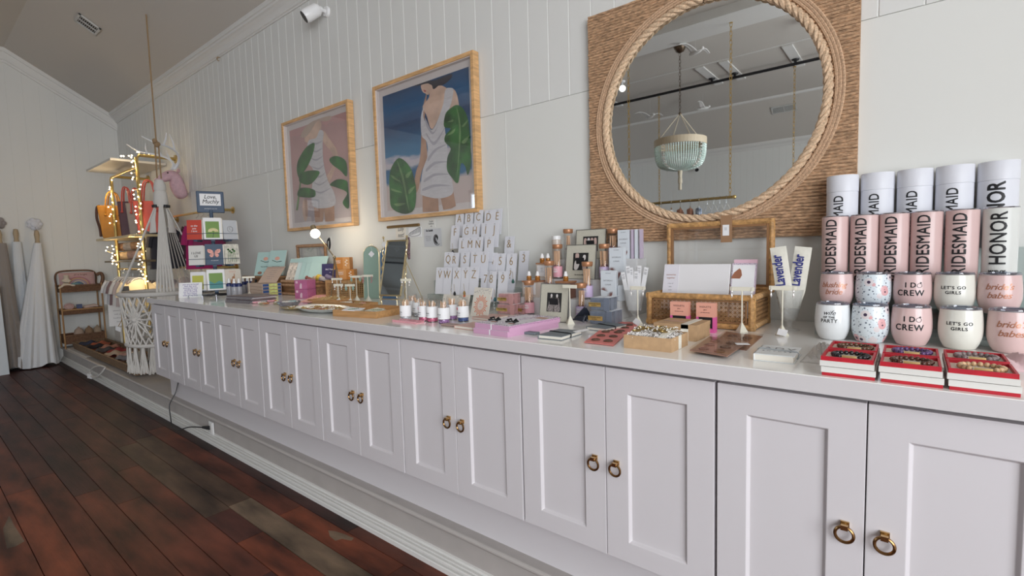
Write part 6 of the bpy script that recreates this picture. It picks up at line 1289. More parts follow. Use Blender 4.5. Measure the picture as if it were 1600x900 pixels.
# pink cards, bowl stack and orchid gift cartons
for k, (px, py, rz) in enumerate(((490, 470, 0.5), (484, 473, 0.2), (500, 466, 0.9))):
    p = ((1.575, 0.4596, 0.967), (1.7, 0.3467, 0.967), (1.427, 0.5817, 0.967))[k]
    t = thing('pink_folded_card', '%s of three coral pink folded cards before the bowls' % ('front', 'left', 'back')[k], 'card', (p[0], p[1], TOP+0.001), rot=(0, 0, rz), group='coral pink folded cards'); a_ = MB(); a_.box((0, 0, 0.010), (0.10, 0.07, 0.0015), 0, Matrix.Rotation(0.14, 4, 'X')); a_.build('card', mat('coral_pink', (0.72, 0.36, 0.33), 0.6), t); write('for you', 0.012, m_paper, t, (0, -0.01, 0.0095), (0.14, 0, 0))
m_orchid = mat('orchid_carton', (0.40, 0.12, 0.24), 0.4, noise=(25, 0.1)); OA = (1.384, 0.4681, 0.967)
for k in range(2):
    t = thing('orchid_carton', ('lower', 'upper')[k]+' of two stacked orchid pink gift cartons with pale patches', 'box', (OA[0]-0.055, OA[1]-0.01, TOP+0.063*k), radians(24), 'orchid pink gift cartons'); a_ = MB(); a_.bx(0, 0.098, 0, 0.09, 0, 0.062); a_.build('carton', m_orchid, t, bevel=0.001)
    a_ = MB(); a_.prism([(0.040, 0.006), (0.056, 0.004), (0.058, 0.034), (0.050, 0.042), (0.042, 0.030)], 0.0006, Matrix.Rotation(pi/2, 4, 'X')); a_.prism([(0.010, 0.040), (0.026, 0.040), (0.026, 0.055), (0.010, 0.055)], 0.0006, Matrix.Rotation(pi/2, 4, 'X')); a_.build('pale_patch', mat('pale_orchid', (0.62, 0.45, 0.52), 0.4), t)
m_white_g = mat('white_glaze', (0.72, 0.70, 0.68), 0.25); BQ = (1.273, 0.6709, 0.967)
t = thing('white_carton', 'white lidded carton under the blue and white bowl, right of the orchid cartons', 'box', (BQ[0]-0.10, BQ[1]-0.02, TOP), radians(15)); a_ = MB(); a_.bx(0, 0.16, 0, 0.10, 0, 0.055); a_.build('carton', m_white_g, t, bevel=0.001)
t = thing('blue_bowl', 'blue and white bowl full of pale beads on a white carton', 'bowl', (BQ[0]-0.03, BQ[1]+0.04, TOP+0.055)); a_ = MB(); a_.lathe([(0, 0.002), (0.03, 0.0), (0.065, 0.028), (0.078, 0.040), (0.073, 0.040), (0.03, 0.008), (0, 0.008)], 32, None, False); a_.build('bowl', mat('slate_glaze', (0.22, 0.32, 0.38), 0.25, noise=(8, 0.5)), t, smooth=True)
a_ = MB(); rd = random.Random(6)
for _ in range(60): a = rd.uniform(0, 6.28); q = math.sqrt(rd.random())*0.06; a_.ball((q*cos(a), q*sin(a), 0.036+rd.uniform(0, 0.016)*(1-q/0.06)), 0.0085, 6, 5)
bb_ = a_.build('pale_beads', m_pearl, t, smooth=True); bb_['kind'] = 'stuff'
# the lit bulb on a thin tripod arm
m_glow = mat('bulb_glow', (1, 1, 1), 0.4, emit=(1.0, 0.90, 0.74), strength=14)
lt_ = thing('task_lamp', 'small lamp with a bare lit globe bulb on a thin jointed gold arm', 'lamp', (1.575, 0.575, TOP)); m_lampm = mat('lamp_metal', (0.34, 0.29, 0.20), 0.3, 0.9)
def lr(p): return (p[0]-1.575, p[1]-0.575, p[2]-TOP)
JB = lr((1.449, 0.56, 1.399)); JJ = lr((1.664, 0.56, 1.238)); JS_ = lr((1.422, 0.56, 1.451)); JA = lr((1.498, 0.56, 1.372))
a_ = MB(); a_.cyl((0, 0, 0), (0, 0, 0.018), 0.014, 0.010); a_.tube([(0, 0, 0.01), JJ], 0.0038, 8); a_.tube([(0.06, 0.05, TOP*0), JJ], 0.0030, 8); a_.tube([(-0.05, 0.09, 0), JJ], 0.0030, 8); a_.ball(JJ, 0.011, 10, 8); a_.build('tripod', m_lampm, lt_, smooth=True)
a_ = MB(); a_.tube([JJ, JA], 0.0042, 8); a_.build('arm', m_lampm, lt_); a_ = MB(); a_.cyl(JS_, (JB[0]*0.6+JS_[0]*0.4, JB[1], JB[2]*0.6+JS_[2]*0.4), 0.016, 0.019, 16); a_.build('socket', m_lampm, lt_, smooth=True)
a_ = MB(); a_.ball(JB, 0.030, 20, 14); a_.build('bulb', m_glow, lt_, smooth=True)
pl = bpy.data.lights.new('bulb_light', 'POINT'); pl.energy = 1.6; pl.color = (1.0, 0.84, 0.62); pl.shadow_soft_size = 0.032; po = bpy.data.objects.new('bulb_light', pl); C.objects.link(po); po.location = (1.519, 0.52, 1.396)
# rattan-edged wooden crate with two mint books
m_crate = mat('crate_wood', (0.24, 0.125, 0.06), 0.5, noise=(10, 0.3, (1, 6, 6)))
ck = thing('wooden_crate', 'dark rattan-banded wooden crate under the two mint books', 'crate', (0.22, 0.605, TOP)); a_ = MB(); a_.bx(0, 0.54, 0, 0.185, 0, 0.125); a_.build('box', m_crate, ck, bevel=0.002)
a_ = MB()
for z in (0.012, 0.085, 0.128): a_.tube([(-0.003, -0.003, z), (0.543, -0.003, z), (0.543, 0.188, z)], 0.009, 8)
a_.build('rattan_bands', mat('brown_rattan', (0.32, 0.17, 0.08), 0.45, noise=(60, 0.3)), ck, smooth=True); a_ = MB(); a_.box((0.24, -0.012, 0.095), (0.022, 0.010, 0.03)); a_.build('latch', m_ink, ck)
m_mint = mat('mint_cover', (0.42, 0.58, 0.55), 0.5); m_mint2 = mat('mint_cover_pale', (0.56, 0.66, 0.64), 0.5)
for k, (p, w) in enumerate((((0.457, 0.62, 1.119), 0.150), ((0.589, 0.66, 1.118), 0.135))):
    t = thing('mint_book', ('left mint book with birds on a branch' if k == 0 else 'right mint book with a small bird')+', standing on the crate', 'book', (p[0]+0.03, 0.64+0.03*k, TOP+0.139), rot=(radians(-24), 0, radians(36)), group='mint books on the crate'); a_ = MB(); a_.bx(-w/2, w/2, 0, 0.010, 0, 0.205+0.012*k); a_.build('cover', m_mint, t, bevel=0.001); a_ = MB(); a_.bx(-w/2+0.002, w/2+0.0005, 0.002, 0.008, 0.003, 0.202+0.012*k); a_.build('pages', m_pages, t)
    a_ = MB(); a_.tube([(-0.04, -0.001, 0.13), (0.0, -0.001, 0.115), (0.04, -0.001, 0.12)], 0.0025, 4); a_.build('printed_branch', m_ink, t); a_ = MB(); a_.ball((0.0, -0.001, 0.145), (0.020, 0.001, 0.016)); a_.build('printed_blossom', m_peach, t)
    for q in range(2): a_ = MB(); a_.ball((-0.03+0.05*q, -0.001, 0.022), (0.018, 0.001, 0.013)); a_.build('printed_bird', m_brownc, t)
    write('Nest & Sing', 0.013, m_ink, t, (0, -0.0012, 0.075), FRONT)
# book stack and easel card
m_sandc = mat('sand_card', (0.52, 0.39, 0.31), 0.6); m_bluec = mat('blue_spine', (0.03, 0.07, 0.20), 0.4); m_limec = mat('lime_spine', (0.42, 0.46, 0.12), 0.45, noise=(50, 0.4))
BS = (0.9791, 0.4463, 0.967)
for k in range(4):
    t = thing('boxed_game', '%s of four stacked pink-sided sets with blue and lime ends' % ('lowest', 'second', 'third', 'topmost')[k], 'box', (0.625, 0.455, TOP+0.0235*k), radians(-4), 'stacked pink-sided sets'); a_ = MB(); a_.bx(0, 0.29, 0, 0.135, 0, 0.022); a_.build('box', m_sandc, t, bevel=0.001)
    a_ = MB(); a_.bx(0.290, 0.2908, 0.003, 0.045, 0.002, 0.020); a_.build('blue_end', m_bluec, t); a_ = MB(); a_.bx(0.290, 0.2908, 0.108, 0.132, 0.002, 0.020); a_.build('blue_end', m_bluec, t); a_ = MB(); a_.bx(0.290, 0.2908, 0.047, 0.106, 0.002, 0.020); a_.build('lime_panel', m_limec, t); write('moon phases', 0.008, m_paper, t, (0.2912, 0.076, 0.011), (pi/2, 0, pi/2))
t = thing('easel_card', 'big sand coloured card leaning back on the stacked sets, with faint lines of writing', 'card', (0.83, 0.50, TOP+0.096), rot=(radians(-48), 0, radians(30))); a_ = MB(); a_.bx(-0.065, 0.085, 0, 0.002, 0, 0.170); a_.build('card', m_sandc, t); a_ = MB(); a_.bx(-0.065, 0.085, -0.0006, 0, 0.150, 0.170); a_.build('fold', mat('sand_fold', (0.44, 0.32, 0.26), 0.6), t)
for k in range(5): write(('hand poured', 'made to share', 'small gifts', 'for gentle days', 'thank you')[k], 0.010, m_grey_ink, t, (0.01, -0.0008, 0.130-0.022*k), FRONT)
# second wicker trunk with folders, navy and orange boxes, scarves
tk2 = thing('wicker_trunk', 'rattan-edged trunk with its lid raised, holding mint folders', 'trunk', (0.87, 0.60, TOP)); a_ = MB(); a_.bx(0.004, 0.476, 0.004, 0.166, 0, 0.10); a_.build('box', m_crate, tk2)
a_ = MB()
for z in (0.010, 0.075, 0.102): 
    for yy in (0.0, 0.170): wrapbar(a_, (0, yy, z), (0.48, yy, z), 0.011)
    wrapbar(a_, (0.48, 0, z), (0.48, 0.170, z), 0.010)
a_.build('rattan_edges', MATS['brown_rattan'], tk2, smooth=True)
a_ = MB(); lx = ((0.8031, 0.775, 1.304)[0]-0.87, (1.198, 0.775, 1.295)[0]-0.87); lz = (0.8071, 0.775, 1.339)[2]-TOP
for x in lx: wrapbar(a_, (x, 0.176, 0.10), (x, 0.176, lz), 0.012)
wrapbar(a_, (lx[0]-0.01, 0.176, lz-0.01), (lx[1]+0.01, 0.176, lz-0.01), 0.012); a_.build('lid_frame', MATS['brown_rattan'], tk2, smooth=True)
a_ = MB(); a_.bx(lx[0], lx[1], 0.176, 0.178, 0.10, lz-0.01); a_.build('lid_glass', m_clear, tk2)
m_floralf = mat('floral_folder', (0.62, 0.54, 0.46), 0.6, noise=(36, 0.6))
for k in range(6):
    mm = (m_floralf, m_floralf, m_mint2, m_mint, m_mint, m_mint)[k]; t = thing('paper_folder', '%s of six folders leaning in the rattan-edged trunk, %s' % (('first', 'second', 'third', 'fourth', 'fifth', 'sixth')[k], 'floral' if k < 2 else 'mint'), 'folder', (0.965+0.062*k, 0.635, TOP+0.108), rot=(radians(-30), 0, radians(30)), group='folders in the rattan-edged trunk'); a_ = MB(); a_.bx(-0.06, 0.06, 0, 0.006, 0, 0.185+0.003*k); a_.build('folder', mm, t, bevel=0.001)
    a_ = MB(); a_.bx(-0.0602, 0.0602, -0.0006, 0, 0.150, 0.183); a_.build('band', m_mint, t)
t = thing('navy_box', 'navy box with pale lettering, leaning right of the mint folders', 'box', (1.40, 0.68, TOP+0.103), rot=(radians(-8), 0, radians(40))); a_ = MB(); a_.bx(-0.058, 0.058, 0, 0.03, 0, 0.125); a_.build('carton', mat('navy_carton', (0.03, 0.025, 0.09), 0.4), t, bevel=0.001); write('SALT FLATS', 0.014, m_paper, t, (0, -0.0006, 0.085), FRONT, xs=0.9); write('set', 0.008, m_paper, t, (0, -0.0006, 0.065), FRONT)
bk3 = thing('caned_basket', 'pale wooden basket with pierced sides, carrying the orange boxes', 'basket', (1.47, 0.60, TOP), radians(3)); m_bask = mat('pale_basket', (0.42, 0.25, 0.11), 0.5, noise=(30, 0.2)); a_ = MB()
Wb, Db, Hb = 0.26, 0.17, 0.118
for x in (0.008, Wb-0.008):
    for y in (0.008, Db-0.008): a_.box((x, y, Hb/2), (0.016, 0.016, Hb))
for z in (0.01, Hb-0.01): 
    for y in (0.008, Db-0.008): a_.box((Wb/2, y, z), (Wb-0.032, 0.016, 0.02))
    for x in (0.008, Wb-0.008): a_.box((x, Db/2, z), (0.016, Db-0.032, 0.02))
a_.bx(0.016, Wb-0.016, 0.016, Db-0.016, Hb-0.01, Hb-0.002); a_.build('frame', m_bask, bk3, bevel=0.001)
a_ = MB(); n = 14
for k in range(n): x = 0.016+(Wb-0.032)*(k+0.5)/n; a_.box((x, 0.008, Hb/2), (0.006, 0.003, Hb-0.04))
for k in range(6): z = 0.02+(Hb-0.04)*(k+0.5)/6; a_.box((Wb/2, 0.008, z), (Wb-0.03, 0.004, 0.005))
for k in range(9): y = 0.016+(Db-0.032)*(k+0.5)/9; a_.box((Wb-0.008, y, Hb/2), (0.003, 0.006, Hb-0.04))
for k in range(6): z = 0.02+(Hb-0.04)*(k+0.5)/6; a_.box((Wb-0.008, Db/2, z), (0.004, Db-0.03, 0.005))
a_.build('pierced_sides', m_bask, bk3)
a_ = MB(); a_.bx(0.018, Wb-0.018, 0.018, Db-0.018, 0.0, Hb-0.011); a_.build('shade_fill', mat('basket_inner_shade', (0.06, 0.035, 0.02), 0.8), bk3)  # solid dark block stands in for the shade behind the pierced sides
m_och = mat('ochre_box', (0.46, 0.19, 0.045), 0.45); m_och2 = mat('tan_box', (0.54, 0.27, 0.10), 0.45)
for k, (x, z, w, h, mm, nm) in enumerate(((1.53, 0.118, 0.13, 0.070, m_och2, 'lower'), (1.51, 0.189, 0.115, 0.080, m_och, 'upper'))):
    t = thing('ochre_box', nm+' ochre box with a printed leaf, on the caned basket', 'box', (x, 0.645, TOP+z), radians(32), 'ochre boxes on the caned basket'); a_ = MB(); a_.bx(0, w, 0, 0.05, 0, h); a_.build('carton', mm, t, bevel=0.001)
    a_ = MB(); a_.bx(w*0.58, w, -0.0008, 0, 0, h); a_.build('side_panel', m_och2 if k else m_och, t); write('DESERT\nROOM', 0.012, m_paper, t, (w*0.28, -0.001, h*0.62), FRONT); a_ = MB(); a_.tube([(w*0.79, -0.0012, h*0.2), (w*0.78, -0.0012, h*0.5), (w*0.80, -0.0012, h*0.85)], 0.001, 4)
    for q in range(4): a_.ball((w*0.79+0.006*(1 if q % 2 else -1), -0.0012, h*(0.35+0.13*q)), (0.006, 0.0006, 0.003), 6, 4)
    a_.build('printed_leaf', m_creamc, t)
rsx = random.Random(21)
for k, (px, c, nm) in enumerate((((1.20, 0.565), (0.28, 0.10, 0.08), 'maroon and coral'), ((1.30, 0.590), (0.52, 0.36, 0.26), 'sand'), ((1.345, 0.60), (0.60, 0.42, 0.06), 'mustard'), ((1.385, 0.575), (0.36, 0.34, 0.33), 'grey'), ((1.46, 0.60), (0.16, 0.14, 0.22), 'plum and grey'))):
    t = thing('knotted_headband', '%s knotted headband lying on the trunk before the navy box' % nm, 'headband', (px[0], 0.655, TOP+(0.105 if k != 4 else 0.118)), rsx.uniform(-0.4, 0.4), 'knotted headbands on the trunk')
    a_ = MB(); a_.tube(spline([(-0.055, 0, 0.012), (-0.03, -0.02, 0.018), (0.0, -0.028, 0.022+(0.014 if k == 2 else 0)), (0.03, -0.02, 0.018), (0.055, 0, 0.012)], 5, False), [0.010+0.006*sin(pi*i/20) for i in range(21)], 8); a_.ball((0, -0.030, 0.026), (0.018, 0.014, 0.014), 8, 6); a_.build('band', mat('headband_'+nm.split()[0], c, 0.8, noise=(40, 0.3)), t, smooth=True)
# spray bottles
m_navcap = mat('navy_band', (0.02, 0.03, 0.12), 0.35); m_btl = mat('frosted_bottle', (0.46, 0.46, 0.50), 0.25, trans=0.3)
bq = [((0.2135, 0.46, 1.037), 0.44), ((0.4489, 0.3958, 0.967), None), ((0.5657, 0.3856, 0.967), None), ((0.5735, 0.4169, 0.967), None), ((0.3518, 0.5388, 0.967), None), ((0.3165, 0.589, 0.967), None), ((0.357, 0.6043, 0.967), None)]
for k in range(1, 7):
    p = bq[k][0]; t = thing('spray_bottle', '%s spray bottle with navy band and white nozzle, counted from the card spinner' % ('first', 'second', 'third', 'fourth', 'fifth', 'sixth')[k-1], 'bottle', (p[0], p[1], TOP), group='navy-banded spray bottles')
    a_ = MB(); a_.lathe([(0, 0), (0.019, 0), (0.021, 0.004), (0.021, 0.072), (0.016, 0.082)], 20); a_.build('bottle', m_btl, t, smooth=True); a_ = MB(); a_.lathe([(0.0215, 0.068), (0.0215, 0.086), (0.012, 0.094), (0, 0.094)], 20); a_.build('navy_collar', m_navcap, t, smooth=True)
    a_ = MB(); a_.lathe([(0.011, 0.092), (0.011, 0.108), (0.008, 0.112), (0.0075, 0.128), (0, 0.130)], 14); a_.build('nozzle', m_bcap, t, smooth=True); link('label', wrap(letters('mist', 0.012), 0.0215, m_grey_ink, -pi/2+0.8, 0.035), t)
# stack of zip pouches and clear tray
m_pouch = [mat('pouch_'+n, c, 0.35, noise=(15, 0.1)) for n, c in (('mauve', (0.24, 0.19, 0.20)), ('silver', (0.46, 0.44, 0.46)), ('brown', (0.16, 0.11, 0.11)))]
PS = (1.231, 0.0951, 0.967)
for k in range(6):
    t = thing('flat_pouch', '%s of six flat zip pouches stacked under the spray bottles' % ('lowest', 'second', 'third', 'fourth', 'fifth', 'topmost')[k], 'pouch', (PS[0]-0.14+0.004*k, 0.11+0.003*(k % 2), TOP+0.0072*k), radians(5+2*(k % 3)), 'flat zip pouches in one stack'); a_ = MB(); a_.bx(0, 0.30, 0, 0.16, 0, 0.0068); a_.build('pouch', m_pouch[k % 3], t, bevel=0.002); a_ = MB(); a_.tube([(0.004, -0.001, 0.004), (0.296, -0.001, 0.004)], 0.0016, 5); a_.build('zip', m_steel, t)
t = thing('acrylic_tray', 'low clear acrylic tray with feet before the card spinner', 'tray', (0.52, 0.075, TOP), radians(14)); a_ = MB(); a_.bx(0, 0.18, 0, 0.12, 0.024, 0.028); a_.build('shelf', m_acr, t); 
for x in (0.01, 0.17):
    for y in (0.01, 0.11): a_ = MB(); a_.cyl((x, y, 0), (x, y, 0.024), 0.004); a_.build('foot', m_steel, t)
# greeting card spinner
m_navy_b = mat('navy_board', (0.045, 0.075, 0.13), 0.5); m_wireb = mat('black_wire', (0.01, 0.01, 0.012), 0.4)
SPX, SPY = 0.30, 0.36
spn = thing('card_spinner', 'black wire greeting card spinner with a navy sign on top', 'card rack', (SPX, SPY, TOP), radians(70)); zsc = 1.0
a_ = MB(); a_.lathe([(0, 0), (0.11, 0), (0.11, 0.006), (0.014, 0.012)], 28); a_.build('base', m_wireb, spn, smooth=True); a_ = MB(); a_.cyl((0, 0, 0.01), (0, 0, 0.66), 0.013, 0.013, 14); a_.build('post', m_navy_b, spn, smooth=True)
sz0 = 0.640; a_ = MB(); a_.bx(-0.092, 0.092, -0.006, 0.006, sz0, sz0+0.165); a_.build('sign_board', m_navy_b, spn, bevel=0.006); a_ = MB(); a_.bx(-0.070, 0.070, -0.0075, -0.006, sz0+0.055, sz0+0.145); sg = a_.build('sign_face', m_paper, spn); write('Love,\nMuchly', 0.043, m_ink, sg, (0, -0.0080, sz0+0.103), FRONT, shear=0.25, line=0.85, bold=0.0004, xs=0.9); write('greetings for every day', 0.009, m_paper, sg, (0, -0.0068, sz0+0.032), FRONT)
tiers = (0.418, 0.225, 0.030); R_s = 0.105
m_cards = {'red': (0.55, 0.07, 0.045), 'green': (0.16, 0.28, 0.06), 'grey': (0.55, 0.57, 0.60), 'white': (0.70, 0.69, 0.66), 'navy': (0.05, 0.085, 0.14), 'floral': (0.66, 0.64, 0.56), 'lime': (0.50, 0.50, 0.10), 'teal': (0.06, 0.24, 0.24), 'cream': (0.68, 0.62, 0.54)}
mcd = {k: mat('card_'+k, c, 0.55, noise=(40, 0.35) if k in ('floral',) else None) for k, c in m_cards.items()}
def gcard(label, parent_z, a, col, w, h, draw, border=True, tierR=R_s, inner=None):
    rz = radians(70)+a*0.5; c = Vector((0, -(tierR+0.010+(0.025 if abs(a) > 0.1 else 0)), 0)); c.rotate(Euler((0, 0, radians(70)+a)))
    t = thing('greeting_card', label, 'greeting card', (SPX+c.x, SPY+c.y, TOP+parent_z+0.012), rot=(radians(-4), 0, rz), group='greeting cards on the spinner')
    b_ = MB(); b_.bx(-w/2, w/2, 0.0, 0.0015, 0, h); b_.build('card', m_paper if border else mcd[col], t); b_ = MB(); b_.bx(-w/2+0.008, w/2+0.008, 0.004, 0.006, 0, h-0.004); b_.build('envelope', m_creamc, t)
    if border: b_ = MB(); b_.bx(-w/2+0.014, w/2-0.014, -0.0006, 0, 0.012, h-0.028); b_.build('picture', mcd[col], t)
    draw(t); return t
def d_text(*rows):
    def f(t):
        for s_, sz, z, m in rows: write(s_, sz, m, t, (0, -0.0010, z), FRONT, shear=0.15, bold=0.0002)
    return f
def d_flower(t):
    b_ = MB(); 
    for k in range(11): a = pi*k/10; b_.tube([(0.004+0.008*cos(a), -0.0012, 0.060+0.006*sin(a)), (0.004+0.034*cos(a), -0.0012, 0.062+0.024*sin(a))], [0.003, 0.005], 5)
    b_.build('printed_flower', mat('pale_yellow', (0.70, 0.64, 0.36), 0.6), t); b_ = MB(); b_.tube([(0.006, -0.0012, 0.056), (0.0, -0.0012, 0.014)], 0.002, 4); b_.build('printed_stem', m_ink, t)
def d_butterfly(t):
    b_ = MB()
    for s_ in (-1, 1): T_w = Matrix.Translation((0, -0.0003, 0)) @ Matrix.Rotation(pi/2, 4, 'X'); b_.prism([(s_*a/1000, c/1000) for a, c in ((2, 88), (8, 108), (22, 119), (42, 120), (44, 106), (36, 92), (20, 85), (4, 84))], 0.0006, T_w); b_.prism([(s_*a/1000, c/1000) for a, c in ((3, 84), (26, 83), (32, 72), (24, 60), (14, 58), (5, 68))], 0.0006, T_w)
    b_.build('printed_butterfly', mat('butterfly_pink', (0.68, 0.33, 0.28), 0.6, noise=(70, 0.35)), t); write('on upward', 0.011, m_paper, t, (0, -0.0012, 0.034), FRONT, shear=0.3)
def d_hill(t):
    b_ = MB(); b_.prism([(-0.045, 0.014), (0.045, 0.014), (0.045, 0.06), (0.02, 0.072), (-0.01, 0.052), (-0.045, 0.075)], 0.0005, Matrix.Translation((0, -0.0007, 0)) @ Matrix.Rotation(pi/2, 4, 'X')); b_.build('printed_sea', mcd['teal'], t)
def d_ring(t): b_ = MB(); b_.torus((0, -0.0008, 0.08), 0.022, 0.0016, 'Y', 20, 4); b_.torus((0.008, -0.0008, 0.085), 0.014, 0.0012, 'Y', 16, 4); b_.build('printed_wreath', m_grey_ink, t)
def d_hare(t): b_ = MB(); b_.ball((0, -0.0008, 0.055), (0.020, 0.0008, 0.030)); b_.ball((0.004, -0.0008, 0.090), (0.011, 0.0008, 0.013)); b_.ball((0.012, -0.0008, 0.108), (0.004, 0.0008, 0.016)); b_.build('printed_hare', mat('hare_brown', (0.42, 0.22, 0.12), 0.6), t); write('PEACE', 0.018, m_peach, t, (0, -0.001, 0.137), FRONT)
def d_bot(t):
    b_ = MB()
    for k in range(5): b_.tube([(-0.03+0.015*k, -0.0008, 0.02), (-0.025+0.012*k, -0.0008, 0.12-0.01*(k % 3))], 0.0014, 4); b_.ball((-0.025+0.012*k, -0.0008, 0.115-0.012*(k % 3)), (0.009, 0.0008, 0.007))
    b_.build('printed_sprigs', m_leaf_p, t)
for k, zt in enumerate(tiers):
    for a in (-60, 0, 60, 120, 180, 240):
        ar = radians(a); b_ = MB(); q_ = Vector((0, -R_s+0.013-(0.025 if abs(a) == 60 else 0), zt)); q_.rotate(Euler((0, 0, ar))); T = Matrix.Translation(q_) @ Matrix.Rotation(ar*0.5 if abs(a) == 60 else ar, 4, 'Z'); b_.box((0, 0, 0.075), (0.110, 0.0025, 0.118), 0, T); b_.box((0, -0.012, 0.004), (0.026, 0.028, 0.010), 0, T)
        for zz in (0.012, 0.058): b_.tube([tuple(T @ Vector(v)) for v in ((-0.068, 0.002, zz), (-0.066, -0.024, zz), (0.066, -0.024, zz), (0.068, 0.002, zz))], 0.0018, 5)
        b_.build('pocket', m_navy_b, spn)
w_, h_ = 0.118, 0.165
gcard('red greeting card with white script, top tier left of the card spinner', tiers[0], radians(-60), 'red', 0.110, 0.150, d_text(('to the\none\nI love', 0.020, 0.085, m_paper)), border=False)
gcard('green greeting card with a pale yellow flower, top tier front of the card spinner', tiers[0], 0, 'green', w_, h_, d_flower)
gcard('pale grey greeting card with a wreath drawing, top tier right of the card spinner', tiers[0], radians(60), 'grey', 0.112, 0.150, d_ring, border=False)
gcard('white greeting card with black letters, middle tier left of the card spinner', tiers[1], radians(-60), 'white', 0.112, 0.150, d_text(('I LOVE\nUS', 0.024, 0.080, m_ink)), border=False)
gcard('navy greeting card with a pink butterfly, middle tier front of the card spinner', tiers[1], 0, 'navy', w_, 0.158, d_butterfly, border=False)
gcard('cream greeting card with plant sprigs, middle tier right of the card spinner', tiers[1], radians(60), 'floral', 0.112, 0.158, d_bot, border=False)
gcard('lime and white greeting card, bottom tier left of the card spinner', tiers[2], radians(-60), 'lime', 0.112, 0.145, d_text(('hello', 0.020, 0.05, m_ink)))
gcard('green and teal landscape greeting card, bottom tier front of the card spinner', tiers[2], 0, 'green', w_, 0.160, d_hill)
gcard('cream greeting card with a brown hare, bottom tier right of the card spinner', tiers[2], radians(50), 'cream', 0.116, 0.158, d_hare, border=False, tierR=0.118)
PP = (0.2802, 0.1581, 0.967); t = thing('patterned_card', 'white card with lilac scribble lettering, standing at the left end of the worktop', 'greeting card', (0.36, 0.155, TOP), rot=(radians(-12), 0, radians(52))); a_ = MB(); a_.bx(-0.078, 0.078, 0, 0.002, 0, 0.112); a_.build('card', m_paper, t)
m_lilk = mat('lilac_ink', (0.30, 0.25, 0.45), 0.6)
for k in range(7): write(('you are so loved', 'best day ever', 'hooray for you', 'sending a hug', 'party on party', 'so very happy', 'with all my love')[k], 0.015, m_lilk, t, (0, -0.0008, 0.098-0.0138*k), FRONT, bold=0.0004, xs=1.05)

# ------------------------------------------------------------------ far corner
PT = 0.186
m_macr = mat('macrame_cotton', (0.60, 0.575, 0.54), 0.9, bump=(120, 0.4, 0.004)); m_jute = mat('jute_rope', (0.30, 0.20, 0.11), 0.85)
HC = (-0.85, 0.37)
hc = thing('hanging_chair', 'white macrame hanging chair with a round hoop, netting and fringe, hung from the ceiling', 'hanging chair', (HC[0], HC[1], PT+0.04)); zb = PT+0.04
def hp(r, a, z): return (r*cos(a), r*sin(a), z-zb)
topz = ZS+(WY-HC[1])*math.tan(radians(31))
a_ = MB(); a_.tube([(0, 0, topz-zb), (0, 0, 2.32-zb)], 0.007, 6); a_.tube([(0.0, -0.012, 2.32-zb), (0.0, -0.014, 2.0-zb)], 0.007, 6); a_.tube([(0.0, 0.016, 2.32-zb), (0.0, 0.018, 2.0-zb)], 0.007, 6)
for k in range(4): a_.ball((0.012*cos(k*1.7), 0.012*sin(k*1.7), 2.30-zb+0.012*k), 0.022, 8, 6)
a_.build('rope', m_jute, hc, smooth=True)
a_ = MB(); a_.lathe([(0.0, 1.99-zb), (0.03, 1.985-zb), (0.045, 1.95-zb), (0.05, 1.90-zb), (0.043, 1.885-zb), (0.052, 1.87-zb), (0.06, 1.78-zb), (0.05, 1.74-zb), (0.0, 1.74-zb)], 18); a_.build('knotted_crown', m_macr, hc, smooth=True)
RU, RL, ZU, ZL = 0.36, 0.335, 0.955, 0.505
a_ = MB(); a_.torus((0, 0, ZU-zb), RU, 0.021, 'Z', 56, 10); a_.build('seat_hoop', m_macr, hc, smooth=True); a_ = MB(); a_.torus((0, 0, ZL-zb), RL, 0.017, 'Z', 56, 10); a_.build('lower_hoop', m_macr, hc, smooth=True)
# suspension cords
def cordset(name, angs, r, z0=1.78, spread=0.03):
    b = MB()
    for i, a in enumerate(angs): b.tube([hp(spread, a, z0), hp(RU*0.5, a, 1.40+0.0*i), hp(RU, a, ZU)], r, 6)
    b.build(name, m_macr, hc, smooth=True)
R2 = radians
cordset('left_cords', [R2(-112+3*k) for k in range(5)], 0.0085)
cordset('front_cords', [R2(x) for x in (-29, -25, -21, -17, -13, -9)], 0.0100); cordset('back_cords', [R2(x) for x in (70, 75, 80, 85, 120, 127, 134, 141, 148, 155)], 0.0055)
for a in (-104, -70, 20, 60):
    b = MB(); x, y, z = hp(0.055, R2(a), 1.745); b.cyl((x, y, z-0.012), (x, y, z+0.012), 0.016, 0.016, 10); b.build('black_bead', m_ink, hc, smooth=True)
for k, a in enumerate((-75, 35)):
    b = MB()
    for q in range(9): aa = R2(a)+0.22*(q-4); b.tube([hp(0.05, R2(a), 1.72), hp(0.085, R2(a)+0.08*(q-4), 1.62), hp(0.10, aa*0.5+R2(a)*0.5, 1.50)], 0.0055, 5)
    b.build('tassel', m_macr, hc, smooth=True)
